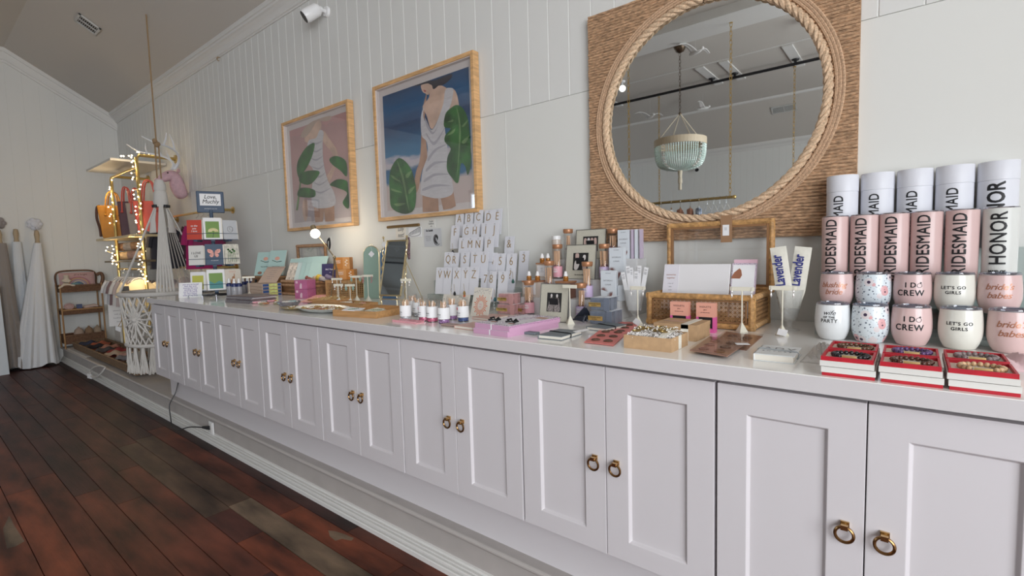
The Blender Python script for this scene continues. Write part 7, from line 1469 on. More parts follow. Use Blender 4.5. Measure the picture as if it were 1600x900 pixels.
# netting: two families of crossing cords + sunbursts
N = 26; b = MB()
for k in range(N):
    a = 2*pi*k/N
    for s_ in (1, -1):
        pts = []
        for i in range(9):
            v = i/8; aa = a+s_*v*2*pi*2/N; rr = RU+(RL-RU)*v; pts.append(hp(rr, aa, ZU+(ZL+0.07-ZU)*v))
        b.tube(pts, 0.0082, 5)
b.build('netting', m_macr, hc, smooth=True)
for a0 in (-62, 118, 28):
    b = MB(); c = Vector(hp(0.352, R2(a0), 0.74))
    for k in range(16):
        q = 2*pi*k/16; da = 0.42*cos(q); zz = 0.74+0.17*sin(q); b.tube([c, hp(0.352, R2(a0)+da*0.5, 0.74+0.085*sin(q)), hp(0.350, R2(a0)+da, zz)], 0.0078, 5)
    b.ball(c, 0.026, 8, 6); b.build('sunburst_knot', m_macr, hc, smooth=True)
b = MB()
for k in range(40):
    a = 2*pi*k/40; b.tube([hp(RL+0.004, a, ZL+0.075), hp(RL+0.004, a+pi/40, ZL+0.012)], 0.007, 5); b.tube([hp(RL+0.004, a+pi/20, ZL+0.075), hp(RL+0.004, a+pi/40, ZL+0.012)], 0.007, 5)
b.build('knotted_border', m_macr, hc, smooth=True)
rf_ = random.Random(8)
fr_ = MB()
for q in range(9):
    dx = (q-4)*0.0045; fr_.tube([(0, dx*0.5, 0), (rf_.uniform(-.003, .003), dx, -0.06), (rf_.uniform(-.006, .006), dx*1.6, -0.14), (rf_.uniform(-.008, .008), dx*2.0, -0.245+rf_.uniform(0, 0.02))], 0.0042, 5)
frm = fr_.mesh('fringe_tassel', m_macr, True)
for k in range(26): a = 2*pi*k/26; link('fringe_tassel', frm, hc, hp(RL, a, ZL-0.012), (0, 0, a))
t = thing('price_tag', 'white price tag on a cord tied to the left side of the hanging chair netting', 'tag', tuple(Vector(hp(0.385, R2(-98), 0.655))+hc.location)); a_ = MB(); a_.box((0, 0, 0), (0.05, 0.004, 0.045), 0.6, Matrix.Rotation(0.5, 4, 'Y')); a_.build('tag_card', m_paper, t)
a_ = MB(); a_.tube([(0, 0, 0.02), (0.01, 0.02, 0.06), (0.02, 0.03, 0.09)], 0.003, 5); a_.build('cord', m_jute, t)

# pink deer head with white antlers
m_deer = mat('pink_velvet', (0.60, 0.39, 0.43), 0.6, noise=(30, 0.12)); m_antl = mat('white_antler', (0.70, 0.72, 0.76), 0.35)
dh = thing('deer_head', 'pink sculpted deer head with white antlers on the wall above the card spinner', 'wall sculpture', (-1.47, WY-0.035, 2.02))
def skin(name, m, parent, verts, edges, radii, sub=2):
    me = bpy.data.meshes.new(name); me.from_pydata(verts, edges, []); me.materials.append(m); o = link(name, me, parent); s_ = o.modifiers.new('skin', 'SKIN'); s_.use_smooth_shade = True
    for i, r in enumerate(radii): q = me.skin_vertices[0].data[i]; q.radius = r if isinstance(r, tuple) else (r, r); q.use_root = (i == 0)
    o.modifiers.new('sub', 'SUBSURF').levels = sub; o.modifiers['sub'].render_levels = sub; return o
skin('head', m_deer, dh, [(0, -0.02, -0.13), (0, -0.055, -0.06), (0, -0.075, 0.03), (0, -0.10, 0.11), (0, -0.15, 0.105), (0, -0.21, 0.065), (0, -0.255, 0.04), (0, -0.275, 0.032)], [(i, i+1) for i in range(7)], [0.055, (0.065, 0.075), (0.062, 0.080), (0.062, 0.075), (0.055, 0.062), (0.040, 0.042), (0.030, 0.028), (0.022, 0.018)])
for s_ in (-1, 1):
    a_ = MB(); a_.ball((s_*0.10, -0.085, 0.145), (0.042, 0.012, 0.024), 12, 8); a_.build('ear', m_deer, dh, rot=(0, 0, 0), smooth=True)
    a_ = MB(); a_.ball((s_*0.046, -0.165, 0.125), 0.009, 8, 6); a_.build('eye', mat('deer_eye', (0.10, 0.05, 0.06), 0.3), dh, smooth=True)
    main = spline([(s_*0.035, -0.10, 0.17), (s_*0.075, -0.07, 0.24), (s_*0.16, -0.10, 0.31), (s_*0.24, -0.20, 0.35), (s_*0.27, -0.32, 0.37), (s_*0.24, -0.42, 0.42)], 5, False); a_ = MB()
    a_.tube(main, [0.016-0.012*i/len(main) for i in range(len(main))], 8)
    for (i, d, L) in ((7, (0.0, -0.4, 1), 0.12), (12, (0.2, -0.3, 1), 0.16), (17, (0.5, 0.1, 0.9), 0.13)):
        p = Vector(main[i]); d = Vector((s_*d[0], d[1], d[2])).normalized(); a_.tube([p, p+d*L*0.5+Vector((s_*0.02, 0, 0)), p+d*L], [0.010, 0.007, 0.002], 6)
    a_.build('antler', m_antl, dh, smooth=True)

# wall-hung gold pipe rack with white shelf, bags and clothes
m_pipe = mat('gold_pipe', (0.62, 0.45, 0.17), 0.3, 0.9); PX1, PX2, PY = -2.74, -1.76, 0.45
rk_ = thing('pipe_rack', 'gold pipe rack by the end wall with shelves and clothes rails', 'clothes rack', (-2.25, 0.45, PT))
def rr(*p): return (p[0]+2.25, p[1]-0.45, p[2]-PT)
for nm_, x, zt in (('left_post', PX1, 2.24), ('right_post', PX2, 2.35)):
    a_ = MB(); a_.tube([rr(x, PY, PT), rr(x, PY, zt-0.03), rr(x, PY+0.03, zt), rr(x, WY-0.012, zt)], 0.016, 10); a_.cyl(rr(x, PY, PT), rr(x, PY, PT+0.01), 0.045, 0.045, 16); a_.build('post', m_pipe, rk_, smooth=True); a_ = MB(); a_.cyl(rr(x, WY-0.02, zt), rr(x, WY-0.001, zt), 0.045, 0.045, 16); a_.build('wall_flange', m_pipe, rk_)
a_ = MB(); a_.tube([rr(PX1, PY, 2.225), rr(PX2, PY, 2.225)], 0.013, 10); a_.build('rail', m_pipe, rk_, smooth=True); a_ = MB(); a_.tube([rr(PX1, PY, 1.16), rr(PX2-0.0, PY, 1.16)], 0.013, 10); a_.build('rail', m_pipe, rk_, smooth=True)
m_shelf = mat('shelf_white', (0.62, 0.60, 0.56), 0.4)
a_ = MB(); a_.bx(*[v for v in (-3.10+2.25, -2.06+2.25)], 0.30-0.45, WY-0.015-0.45, 2.32-PT, 2.345-PT); a_.build('top_shelf', m_shelf, rk_, bevel=0.002)
a_ = MB(); a_.bx(-3.12+2.25, -1.62+2.25, 0.34-0.45, 0.80-0.45, 1.50-PT, 1.525-PT); a_.build('bag_shelf', mat('gilt_shelf', (0.60, 0.50, 0.30), 0.35, 0.3), rk_, bevel=0.002)
a_ = MB(); a_.bx(-3.10+2.25, -1.66+2.25, 0.40-0.45, 0.78-0.45, 1.24-PT, 1.26-PT); a_.build('lower_shelf', mat('bronze_shelf', (0.20, 0.15, 0.09), 0.4, 0.4), rk_)
for nm_, z, xe in (('upper gold clothes rail on the wall behind the hanging chair', 1.70, -1.85), ('lower gold clothes rail on the wall behind the card spinner', 1.17, -1.60)):
    cr2 = thing('clothes_rail', nm_, 'rail', (xe, WY, z), group='gold wall rails'); q = -0.41-xe; o_ = -0.165 if z > 1.5 else -0.10
    a_ = MB(); a_.tube([(0, -0.005, 0), (0.0, o_+0.02, 0), (0.02, o_, 0), (q-0.02, o_, 0), (q, o_+0.02, 0), (q, -0.005, 0)], 0.012, 8); a_.build('rail', m_pipe, cr2, smooth=True)
    for x in (0, q): a_ = MB(); a_.cyl((x, -0.012, 0), (x, -0.001, 0), 0.032, 0.032, 14); a_.build('wall_flange', m_pipe, cr2)
# handbags
def bag(label, x, y, z, w, h, d, col, rz, hcol=None, handle=0.16):
    t = thing('handbag', label, 'handbag', (x, y, z), rz, 'handbags on the pipe rack shelf'); m = mat('leather_'+label.split()[0], col, 0.45, noise=(20, 0.08)); hm = mat('leather_'+(hcol[0] if hcol else label.split()[0])+'_handle', hcol[1] if hcol else col, 0.45)
    a_ = MB(); vs = [(-w*0.36, -d/2, 0), (w*0.36, -d/2, 0), (w*0.36, d/2, 0), (-w*0.36, d/2, 0), (-w/2, -d*0.28, h), (w/2, -d*0.28, h), (w/2, d*0.28, h), (-w/2, d*0.28, h)]
    a_.add(vs, [(3, 2, 1, 0), (4, 5, 6, 7), (0, 1, 5, 4), (1, 2, 6, 5), (2, 3, 7, 6), (3, 0, 4, 7)]); a_.build('body', m, t, bevel=0.012)
    for s_ in (-1, 1):
        yy = s_*d*0.30; a_ = MB(); pts = spline([(-w*0.22, yy-s_*0.0+s_*0.012, h*0.70), (-w*0.20, yy+s_*0.004, h*1.05), (-w*0.13, yy, h+handle*0.8), (0, yy, h+handle), (w*0.13, yy, h+handle*0.8), (w*0.20, yy+s_*0.004, h*1.05), (w*0.22, yy+s_*0.012, h*0.70)], 4, False); a_.tube(pts, 0.008, 6); a_.ball((-w*0.22, yy+s_*0.018, h*0.70), 0.014, 8, 6); a_.ball((w*0.22, yy+s_*0.018, h*0.70), 0.014, 8, 6); a_.build('handle', hm, t, smooth=True)
    return t
SZ = 1.527
bag('mustard leather tote, leftmost on the rack shelf', -2.84, 0.47, SZ, 0.30, 0.385, 0.13, (0.44, 0.19, 0.022), radians(62))
bag('burgundy tall bag between the mustard and coral totes', -2.42, 0.50, SZ, 0.17, 0.40, 0.11, (0.085, 0.035, 0.045), radians(62), ('coral', (0.52, 0.09, 0.07)))
bag('taupe bag between the burgundy bag and the gold post', -2.14, 0.52, SZ, 0.20, 0.36, 0.10, (0.28, 0.235, 0.20), radians(62), ('coral', (0.52, 0.09, 0.07)))
bag('coral leather tote behind the gold post, right on the rack shelf', -1.84, 0.56, SZ, 0.30, 0.36, 0.13, (0.55, 0.085, 0.06), radians(62), None, 0.22)
t = thing('bag_strap', 'dark brown strap hanging at the left of the mustard tote', 'strap', (-2.90, 0.33, SZ+0.36)); a_ = MB(); a_.tube(spline([(0.0, 0.03, 0.02), (0, -0.0, 0.0), (-0.0, -0.01, -0.12), (0, 0.01, -0.24), (0, 0.015, -0.34)], 4, False), [0.012]*16+[0.018], 7) if False else a_.tube(spline([(0.0, 0.03, 0.02), (0, -0.0, 0.0), (-0.0, -0.01, -0.12), (0, 0.01, -0.24), (0, 0.015, -0.34)], 4, False), 0.014, 7); a_.build('strap', mat('dark_brown_leather', (0.06, 0.03, 0.025), 0.5), t, smooth=True)
# odds on the lower shelf: rolled textiles and straw bags
rb = random.Random(31)
for k in range(7):
    c = [(0.30, 0.20, 0.10), (0.42, 0.30, 0.18), (0.34, 0.22, 0.18), (0.46, 0.36, 0.26), (0.18, 0.10, 0.06), (0.44, 0.38, 0.32), (0.30, 0.18, 0.10)][k]
    t = thing('rolled_textile', '%s roll among the textiles on the dim lower rack shelf, %s' % (('tan', 'straw', 'rosy brown', 'sand', 'dark brown', 'oatmeal', 'russet')[k], 'stacked on others' if k > 3 else 'resting on the shelf'), 'textile', (-2.86+0.30*(k % 4)+(0.14 if k > 3 else 0), 0.56, 1.262+(0.0 if k < 4 else 0.105)), radians(62+rb.uniform(-25, 25)), 'rolled textiles on the lower shelf')
    a_ = MB(); a_.tube([(-0.13, 0, 0.052), (-0.05, 0.01, 0.055), (0.05, -0.01, 0.055), (0.13, 0, 0.052)], [0.045, 0.052, 0.050, 0.046], 10); a_.build('roll', mat('textile_%d_cloth' % k, c, 0.9, noise=(30, 0.3)), t, smooth=True)
# baby clothes on the rail
m_hk = mat('hanger_white', (0.62, 0.60, 0.58), 0.5)
bc = [(-2.70, 'white long sleeved', (0.60, 0.60, 0.60)), (-2.58, 'pale grey', (0.46, 0.45, 0.46)), (-2.46, 'mauve brown', (0.20, 0.13, 0.13)), (-2.34, 'white ruffled', (0.62, 0.60, 0.57)), (-2.20, 'rosy beige', (0.46, 0.38, 0.36)), (-2.06, 'taupe', (0.36, 0.31, 0.30))]
bh = hanger_mesh(0.26).mesh('hanger', m_hk, True); hk_ = gh['k']
for k, (x, nm, c) in enumerate(bc):
    t = thing('baby_garment', '%s baby garment hanging on the low rack rail' % nm, 'clothes', (x, PY, 1.16-0.022), radians(66+3*k), 'baby clothes on the low rail'); link('hanger', bh, t); link('hook', hk_, t); link('cloth', garment_mesh(0.30, 0.30, 0.035, 40+k).mesh('cloth', mat('cloth_'+nm.split()[-1]+'_%s' % nm.split()[0], c, 0.9, bump=(30, 0.3, 0.01)), True), t)
t = thing('baby_garment', 'cream baby shirt with black printed words, facing out beside the gold post', 'clothes', (-1.90, PY-0.02, 1.16-0.022), radians(66), 'baby clothes on the low rail'); link('hanger', bh, t); link('hook', hk_, t); link('cloth', garment_mesh(0.34, 0.36, 0.03, 77, True, 1.05).mesh('cloth', mat('cream_jersey', (0.68, 0.58, 0.40), 0.9), True), t)
write('KIND\nHONEY', 0.055, m_ink, t, (0.02, -0.048, -0.26), FRONT, bold=0.0015)
a_ = MB(); a_.box((-0.12, -0.055, -0.20), (0.065, 0.002, 0.10)); a_.build('black_swing_tag', m_ink, t)
t = thing('baby_garment', 'lilac grey baby garment right of the printed cream shirt', 'clothes', (-1.48, 0.72, 1.17-0.022), radians(25), 'baby clothes on the low rail'); link('hanger', bh, t); link('hook', hk_, t); link('cloth', garment_mesh(0.34, 0.30, 0.035, 51).mesh('cloth', mat('lilac_jersey', (0.40, 0.36, 0.38), 0.9), True), t)
for k, (x, nm, c, w, h) in enumerate(((-1.76, 'charcoal', (0.10, 0.105, 0.115), 0.34, 0.40), (-1.62, 'black', (0.025, 0.025, 0.035), 0.34, 0.44), (-0.86, 'dark plum', (0.06, 0.02, 0.035), 0.22, 0.34), (-0.74, 'magenta', (0.34, 0.015, 0.11), 0.26, 0.44), (-0.58, 'raspberry', (0.22, 0.03, 0.09), 0.24, 0.28))):
    t = thing('hanging_garment', '%s garment on the upper gold rail behind the hanging chair' % nm, 'clothes', (x, 0.655, 1.70-0.022), radians(66), 'clothes on the upper gold rail'); link('hanger', bh, t); link('hook', hk_, t); link('cloth', garment_mesh(w, h, 0.035, 60+k).mesh('cloth', mat('cloth_'+nm.replace(' ', '_'), c, 0.85, bump=(30, 0.3, 0.01)), True), t)
# fairy lights
m_fairy = mat('fairy_bulb', (1, 0.9, 0.7), 0.4, emit=(1.0, 0.80, 0.48), strength=16)
fl_ = thing('fairy_lights', 'warm white fairy lights wound round the gold pipe rack', 'string lights', (-2.25, 0.45, PT)); rl = random.Random(77); a_ = MB(); w_ = MB(); allp = []
def run(p0, p1, n, sp):
    p0 = Vector(rr(*p0)); p1 = Vector(rr(*p1)); prev = None
    for i in range(n):
        p = p0.lerp(p1, (i+rl.random()*0.8)/n)+Vector((rl.uniform(-sp, sp), rl.uniform(-sp, sp)-0.02, 0)); a_.ball(p, 0.0070, 8, 6)
        if prev: w_.tube([prev, p], 0.0015, 4)
        prev = p
run((PX2, PY, 2.34), (PX2, PY, 0.98), 46, 0.035); run((PX1, PY, 2.22), (PX1, PY, 1.66), 14, 0.035); run((PX1, PY-0.05, 1.44), (PX1+0.1, PY-0.05, 1.20), 12, 0.035); run((PX2, PY+0.02, 2.38), (PX2, WY-0.1, 2.38), 8, 0.02); run((PX2-0.25, 0.40, 2.36), (PX2, 0.44, 2.34), 6, 0.03)
a_.build('bulbs', m_fairy, fl_, smooth=True)['kind'] = 'stuff'; w_.build('wire', m_pipe, fl_)['kind'] = 'stuff'
for i, p in enumerate(((PX2-0.02, PY-0.10, 2.26), (PX2, PY-0.12, 1.45), (PX2, PY-0.12, 1.05), (PX1, PY-0.1, 2.05), (PX1+0.1, PY-0.14, 1.38))):
    l_ = bpy.data.lights.new('fairy_glow', 'POINT'); l_.energy = 1.8; l_.color = (1.0, 0.74, 0.42); l_.shadow_soft_size = 0.03; lo_ = bpy.data.objects.new('fairy_glow', l_); C.objects.link(lo_); lo_.location = p

# three-tier rattan cart
m_ratb = mat('dark_rattan', (0.15, 0.075, 0.04), 0.55, noise=(60, 0.35), bump=(160, 0.6, 0.004)); m_ratl = mat('cane_post', (0.34, 0.19, 0.08), 0.5)
CX0, CX1, CY0, CY1 = -3.84, -3.60, 0.055, 0.445
ct = thing('rattan_cart', 'three-tier brown rattan display cart against the end wall', 'cart', (CX1, CY0, PT)); dw, dx_ = CY1-CY0, CX1-CX0
for z0, z1, nm in ((0.885, 0.965, 'top'), (0.605, 0.665, 'middle'), (0.24, 0.345, 'bottom')):
    b = MB(); zl, zh = z0-PT, z1-PT; rows = int((zh-zl)/0.011)
    for k in range(rows):
        z = zl+(k+0.5)*(zh-zl)/rows; b.tube([(0, 0, z), (0, dw, z), (-dx_, dw, z), (-dx_, 0, z)], 0.0068, 6, True)
    b.bx(-dx_, 0, 0, dw, zl, zl+0.008); b.build('basket_tier', m_ratb, ct, smooth=True)
    b = MB(); b.tube([(0.004, -0.004, zh), (0.004, dw+0.004, zh), (-dx_, dw+0.004, zh), (-dx_, -0.004, zh)], 0.010, 8, True); b.build('tier_rim', m_ratl if nm == 'middle' else m_ratb, ct, smooth=True)
for x, y in ((0.006, -0.006), (0.006, dw+0.006), (-dx_, -0.006), (-dx_, dw+0.006)):
    b = MB(); b.tube([(x, y, 0), (x, y, 0.80)], 0.009, 8); b.build('post', m_ratl, ct, smooth=True)
b = MB(); b.tube(spline([(-0.10, dw+0.02, 0.75), (-0.10, dw+0.05, 0.86), (-0.10, dw+0.03, 0.92), (-0.10, dw-0.01, 0.90)], 4, False), 0.020, 8); b.build('side_handle', m_ratb, ct, smooth=True)
b = MB(); b.tube(spline([(-dx_, -0.0, 0.78), (-dx_+0.01, -0.005, 0.90), (-dx_+0.01, 0.04, 0.955), (-dx_+0.01, dw/2, 0.965), (-dx_+0.01, dw-0.04, 0.955), (-dx_+0.01, dw+0.005, 0.90), (-dx_, dw, 0.78)], 5, False), 0.010, 8); b.build('back_arch', m_ratb, ct, smooth=True)
# rainbow cushion, doll, toys
m_pcush = mat('pink_cushion', (0.50, 0.32, 0.31), 0.9); cu_ = thing('rainbow_cushion', 'pink cushion with an appliqued rainbow, standing in the top tier of the rattan cart', 'cushion', (-3.72, 0.245, 0.90), rot=(0, radians(-10), 0))
a_ = MB(); 
def cush(u, v):
    x = (u-0.5)*2; y = (v-0.5)*2; f = (1-abs(x)**4)*(1-abs(y)**4); return (0.035*max(0, f)**0.6, x*0.175, 0.115+y*0.115)
a_.grid(cush, 20, 14); a_.grid(lambda u, v: (lambda p: (-p[0], p[1], p[2]))(cush(1-u, v)), 20, 14); a_.build('cushion', m_pcush, cu_, smooth=True)
for k, c in enumerate(((0.46, 0.22, 0.26), (0.56, 0.36, 0.22), (0.40, 0.28, 0.36), (0.50, 0.46, 0.40), (0.10, 0.16, 0.32))):
    b = MB(); R = 0.115-0.018*k; b.tube([(0.038, R*cos(pi*i/16), 0.055+R*0.95*sin(pi*i/16)) for i in range(17)], 0.0085, 6); b.build('rainbow_band', mat('rainbow_%s' % ('rose', 'peach', 'mauve', 'cream', 'blue')[k], c, 0.9), cu_, smooth=True)
write('all is bright', 0.030, mat('brown_stitch', (0.12, 0.05, 0.05), 0.8), cu_, (0.037, 0.03, 0.195), (pi/2, 0, pi/2), shear=0.2)
m_doll = mat('cream_knit', (0.56, 0.49, 0.40), 0.95, bump=(120, 0.5, 0.004)); dl = thing('knitted_doll', 'cream knitted doll sitting at the left of the rainbow cushion, one leg over the edge', 'soft toy', (-3.63, 0.115, 0.955))
skin('body', m_doll, dl, [(0, 0, 0.03), (0, 0.005, 0.075), (0, 0.005, 0.115), (0, 0.005, 0.150), (0.03, -0.03, 0.02), (0.045, -0.085, -0.015), (0.03, 0.035, 0.015), (0.04, 0.08, 0.012), (0.01, -0.045, 0.075), (0.01, 0.05, 0.07)], [(0, 1), (1, 2), (2, 3), (0, 4), (4, 5), (0, 6), (6, 7), (1, 8), (1, 9)], [0.030, 0.026, 0.020, 0.042, 0.014, 0.012, 0.014, 0.012, 0.012, 0.012])
t = thing('fabric_whale', 'small teal stuffed toy lying before the rainbow cushion', 'soft toy', (-3.635, 0.205, 0.962)); a_ = MB(); a_.ball((0, 0, 0.02), (0.025, 0.045, 0.020)); a_.tube([(0, 0.04, 0.02), (0, 0.06, 0.03)], [0.012, 0.004], 6); a_.build('body', mat('teal_cloth', (0.14, 0.25, 0.27), 0.9), t, smooth=True)
t = thing('wooden_plate', 'oval pink-rimmed toy plate leaning in the middle tier of the cart', 'toy', (-3.64, 0.125, 0.667), rot=(0, radians(-15), 0)); a_ = MB(); a_.torus((0, 0, 0.040), 0.042, 0.010, 'X', 22, 8, 0.034); a_.ball((0, 0, 0.040), (0.006, 0.038, 0.030)); a_.build('plate', mat('dusty_pink', (0.42, 0.28, 0.27), 0.6), t, smooth=True)
t = thing('navy_block_book', 'small navy board book standing in the middle tier of the cart', 'book', (-3.64, 0.195, 0.667)); a_ = MB(); a_.bx(-0.01, 0.01, 0, 0.055, 0, 0.060); a_.build('book', mat('book_navy', (0.06, 0.08, 0.17), 0.5), t, bevel=0.001)
t = thing('plush_lamb', 'pale pink plush lying in the middle tier of the cart, right side', 'soft toy', (-3.64, 0.32, 0.667)); skin('body', mat('plush_pink', (0.50, 0.38, 0.34), 0.95), t, [(0, -0.03, 0.022), (0, 0.02, 0.024), (0, 0.055, 0.034), (0.015, 0.09, 0.014), (0.012, -0.055, 0.014)], [(0, 1), (1, 2), (2, 3), (0, 4)], [0.024, 0.024, 0.022, 0.010, 0.012])
for k, (y, r, c) in enumerate(((0.20, 0.050, (0.36, 0.27, 0.22)), (0.30, 0.045, (0.24, 0.15, 0.09)), (0.385, 0.042, (0.33, 0.25, 0.18)))):
    t = thing('knit_hat', '%s knitted hat in the bottom tier of the cart' % ('pale', 'brown', 'sand coloured')[k], 'hat', (-3.66, y, 0.345), group='knitted hats in the cart'); a_ = MB(); a_.lathe([(r, 0.0), (r*1.02, 0.02), (r*0.85, 0.055), (r*0.4, 0.078), (0, 0.084)], 20); a_.ball((0, 0, 0.085), 0.012, 8, 6); a_.build('hat', mat('knit_%s' % ('pale', 'brown', 'sand')[k], c, 0.95, bump=(150, 0.6, 0.004)), t, smooth=True)

# woven floor tray of hats and scarves on a white cloth, sign, boxes
m_cloth = mat('white_sheet', (0.56, 0.53, 0.50), 0.85); t = thing('white_sheet', 'off-white cloth spread on the platform under the woven tray', 'cloth', (-3.1, 0.40, PT)); a_ = MB(); a_.grid(lambda u, v: (-0.68+1.15*u, -0.345+0.55*v, 0.003+0.004*abs(sin(u*21+v*5))*abs(sin(v*13))), 40, 24); a_.build('cloth', m_cloth, t, smooth=True, solid=0.002)
m_wov = mat('water_hyacinth', (0.20, 0.125, 0.07), 0.8, noise=(70, 0.4), bump=(120, 0.8, 0.006)); WX0, WX1, WY0, WY1 = -3.42, -0.98, 0.105, 0.392
wt_ = thing('woven_tray', 'long woven tray on the platform, full of hats and scarves', 'tray', (WX0, WY0, PT+0.010)); b = MB(); LW, DW = WX1-WX0, WY1-WY0
for k in range(6): z = 0.010+0.0145*k; e = 0.003*k; b.tube([(-e, -e, z), (LW+e, -e, z), (LW+e, DW+e, z), (-e, DW+e, z)], 0.0092, 6, True)
b.build('woven_sides', m_wov, wt_, smooth=True); b = MB(); b.bx(0, LW, 0, DW, 0, 0.008); b.build('tray_base', m_wov, wt_); b = MB()
for x in (LW*0.333, LW*0.667): b.tube([(x, 0, 0.05), (x, DW, 0.05)], 0.012, 6)
b.build('divider', m_wov, wt_)
cols_ = [('navy', (0.035, 0.04, 0.07)), ('rust orange', (0.36, 0.10, 0.05)), ('black', (0.018, 0.016, 0.02)), ('salmon', (0.42, 0.19, 0.13)), ('charcoal', (0.07, 0.06, 0.06)), ('dark red', (0.28, 0.04, 0.035)), ('beige', (0.34, 0.26, 0.20)), ('dusty rose', (0.36, 0.22, 0.20)), ('slate', (0.13, 0.13, 0.15)), ('brown', (0.16, 0.09, 0.055)), ('olive', (0.16, 0.14, 0.08)), ('grey', (0.25, 0.24, 0.24))]
rk2 = random.Random(15)
for k, (nm, c) in enumerate(cols_):
    x = WX0+0.16+(LW-0.32)*k/11; y = WY0+DW*(0.36+0.28*(k % 2)); t = thing('folded_scarf', '%s folded scarf in the long woven tray' % nm, 'scarf', (x, y, PT+0.020), radians(65+rk2.uniform(-12, 12)), 'folded scarves in the woven tray'); ph_ = rk2.uniform(0, 6)
    a_ = MB(); a_.grid(lambda u, v: ((u-0.5)*0.19, (v-0.5)*0.15, 0.052+0.035*sin(pi*u)**0.5*sin(pi*v)**0.5+0.010*sin(u*12+ph_)), 16, 12); a_.grid(lambda u, v: ((0.5-u)*0.19, (v-0.5)*0.15, 0.0+0.052*0), 16, 12); a_.build('scarf', mat('wool_'+nm.replace(' ', '_'), c, 0.95, bump=(90, 0.5, 0.006)), t, smooth=True)
t = thing('crocheted_hat', 'white crocheted baby hat resting on the right end of the woven tray', 'hat', (-1.36, 0.215, PT+0.09)); a_ = MB(); a_.lathe([(0.085, 0.0), (0.078, 0.01), (0.055, 0.020), (0.048, 0.07), (0.040, 0.085), (0, 0.09)], 20); a_.ball((0.02, 0, 0.095), 0.014); a_.ball((-0.02, 0, 0.095), 0.014); a_.build('hat', mat('white_crochet', (0.56, 0.53, 0.48), 0.95, bump=(140, 0.5, 0.004)), t, smooth=True)
t = thing('paper_sign', 'white printed sign leaning behind the hanging chair, low by the rack', 'sign', (-3.05, 0.50, 0.46), rot=(radians(-6), 0, radians(66))); a_ = MB(); a_.bx(-0.12, 0.12, 0, 0.004, -0.002, 0.27); a_.build('board', m_paper, t)
for k, s_ in enumerate(('HELLO', 'please be gentle', 'with our small', 'handmade things', 'thank you')): write(s_, 0.022 if k else 0.028, m_grey_ink, t, (0, -0.001, 0.235-0.046*k), FRONT)
t = thing('white_plinth', 'low white plinth behind the woven tray, by the rack', 'plinth', (-3.15, 0.565, PT)); a_ = MB(); a_.bx(0, 1.35, 0, 0.22, 0, 0.18); a_.build('block', m_shelf, t, bevel=0.003)
t = thing('sign_holder', 'white block that the printed sign stands on', 'block', (-3.17, 0.455, PT)); a_ = MB(); a_.bx(0, 0.24, 0, 0.10, 0, 0.272); a_.build('block', m_shelf, t, bevel=0.002)
t = thing('white_box', 'small white lidded box on the low white plinth', 'box', (-2.62, 0.585, PT+0.18)); a_ = MB(); a_.bx(0, 0.16, 0, 0.12, 0, 0.075); a_.build('box', m_box, t, bevel=0.002); a_ = MB(); a_.bx(-0.002, 0.162, -0.002, 0.122, 0.075, 0.09); a_.build('lid', mat('aqua_lid', (0.46, 0.55, 0.55), 0.5), t)
# cord ring lying against the platform edge
cr_ = thing('cord_loop', 'white cord loop with a price tag hanging over the platform edge', 'cord', (-2.02, 0.03, 0.150)); CL1 = (0.0, 0.0, 0.0)
a_ = MB(); a_.tube(spline([(0.28, 0.012, 0.045), (0.12, -0.004, 0.040), (-0.05, -0.022, 0.0), (-0.14, -0.03, -0.055), (-0.06, -0.035, -0.090), (0.10, -0.03, -0.075), (0.22, -0.02, -0.03), (0.30, 0.0, 0.030)], 5), 0.008, 6, True); a_.build('cord', m_macr, cr_, smooth=True); a_ = MB(); a_.box((-0.10, -0.045, -0.10), (0.07, 0.003, 0.05), 0.3, Matrix.Rotation(0.1, 4, 'Y')); a_.build('tag_card', m_paper, cr_)

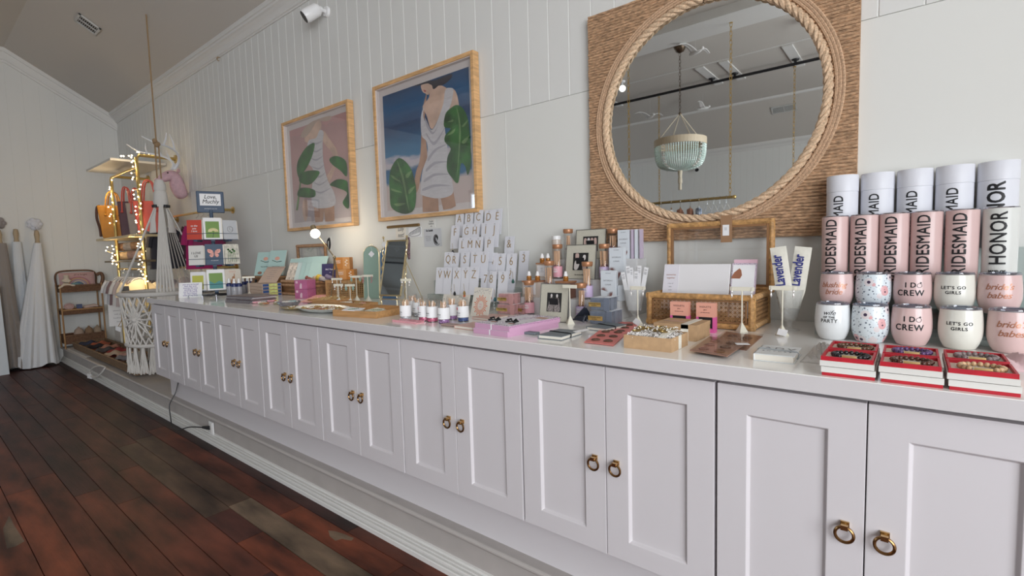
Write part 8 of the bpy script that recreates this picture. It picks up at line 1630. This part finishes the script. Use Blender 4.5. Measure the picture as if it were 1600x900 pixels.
# hanging dresses on the end wall
m_gauze = mat('white_gauze', (0.66, 0.68, 0.71), 0.9, bump=(60, 0.25, 0.01)); m_taupe = mat('taupe_velour', (0.26, 0.235, 0.22), 0.85, bump=(60, 0.25, 0.01))
def hanging_dress(label, y0, z1, z0, ws, m, x=-3.70, seed=1, hookm=None, n=90, lean=(0, 0), dep=0.10):
    t = thing('hanging_dress', label, 'dress', (x, y0, z0), group='dresses hanging on the end wall'); rd = random.Random(seed); ph = [rd.uniform(0, 6.28) for _ in range(6)]
    def fn(u, v):
        a = 2*pi*u; yl, yr = [ws[0][i]+(ws[1][i]-ws[0][i])*v for i in (0, 1)]; yl = ws[0][0]+(ws[1][0]-ws[0][0])*v**1.0; w = (yr-yl)/2; c = (yr+yl)/2
        f = 1+v*(0.13*sin(a*9+ph[0]+v*2)+0.08*sin(a*15+ph[1])+0.05*sin(a*23+ph[2])); dd = 0.03+dep*v
        return (x*0+dd*f*sin(a)+0.02*v, c+w*cos(a)*(1+0.04*v*sin(a*9+ph[0])), (1-v)*(z1-z0)+0.035*v*max(0, sin(a*4+ph[3]))*(1 if v > 0.9 else 0))
    a_ = MB(); a_.grid(fn, n, 30, True); a_.build('cloth', m, t, smooth=True)
    a_ = MB(); a_.lathe([(0.028, z1-z0-0.02), (0.020, z1-z0+0.03), (0.026, z1-z0+0.10), (0.018, z1-z0+0.15), (0.0, z1-z0+0.155)], 12, Matrix.Translation((0, (ws[0][0]+ws[0][1])/2, 0))); a_.build('gathered_ties', m_jute if False else mat('raffia_tie', (0.42, 0.33, 0.22), 0.8), t, smooth=True)
    return t
hanging_dress('white gauze dress hanging on the end wall, hem near the floor', -0.10, 1.50, 0.015, ((-0.035, 0.035), (-0.335, 0.085)), m_gauze, seed=3)
hanging_dress('taupe gown hanging at the far left edge, beside the white gauze dress', -0.425, 1.50, 0.02, ((-0.05, 0.06), (-0.12, 0.13)), m_taupe, seed=6, dep=0.07)
hanging_dress('sheer pale curtain hanging behind and between the taupe gown and the white dress', -0.265, 1.52, 0.02, ((-0.04, 0.04), (-0.10, 0.08)), mat('sheer_white', (0.62, 0.65, 0.68), 0.9), x=-3.835, seed=9, dep=0.0)  # a faint bluish sheer curtain, shaped with the dress function
def rose_hook(label, y, z, m):
    t = thing('wall_hook', label, 'hook', (EX, y, z), group='flower-shaped wall hooks'); a_ = MB()
    for k in range(7): a = 2*pi*k/7; a_.ball((0.035, 0.048*cos(a), 0.048*sin(a)), (0.018, 0.030, 0.030), 10, 6)
    a_.ball((0.045, 0, 0), (0.02, 0.045, 0.045), 12, 8); a_.build('flower', m, t, smooth=True); a_ = MB(); a_.cyl((0, 0, 0), (0.03, 0, 0), 0.012); a_.tube([(0.03, 0, -0.03), (0.09, 0, -0.05), (0.17, 0, -0.06), (0.18, 0, -0.03)], 0.008, 6); a_.build('peg', m, t, smooth=True)
rose_hook('white flower-shaped hook above the white gauze dress', -0.09, 1.735, mat('plaster_white', (0.62, 0.63, 0.68), 0.5)); rose_hook('taupe flower-shaped hook at the far left edge', -0.41, 1.74, mat('plaster_taupe', (0.27, 0.25, 0.25), 0.5))
t = thing('leaning_panel', 'white board leaning by the end wall at the far left edge, before the gowns', 'board', (-3.46, -0.475, 0.0), rot=(0, radians(-4), radians(4))); a_ = MB(); a_.bx(-0.02, 0.02, -0.80, 0.0, 0, 1.02); a_.build('board', mat('panel_white', (0.60, 0.66, 0.72), 0.5), t, bevel=0.002)
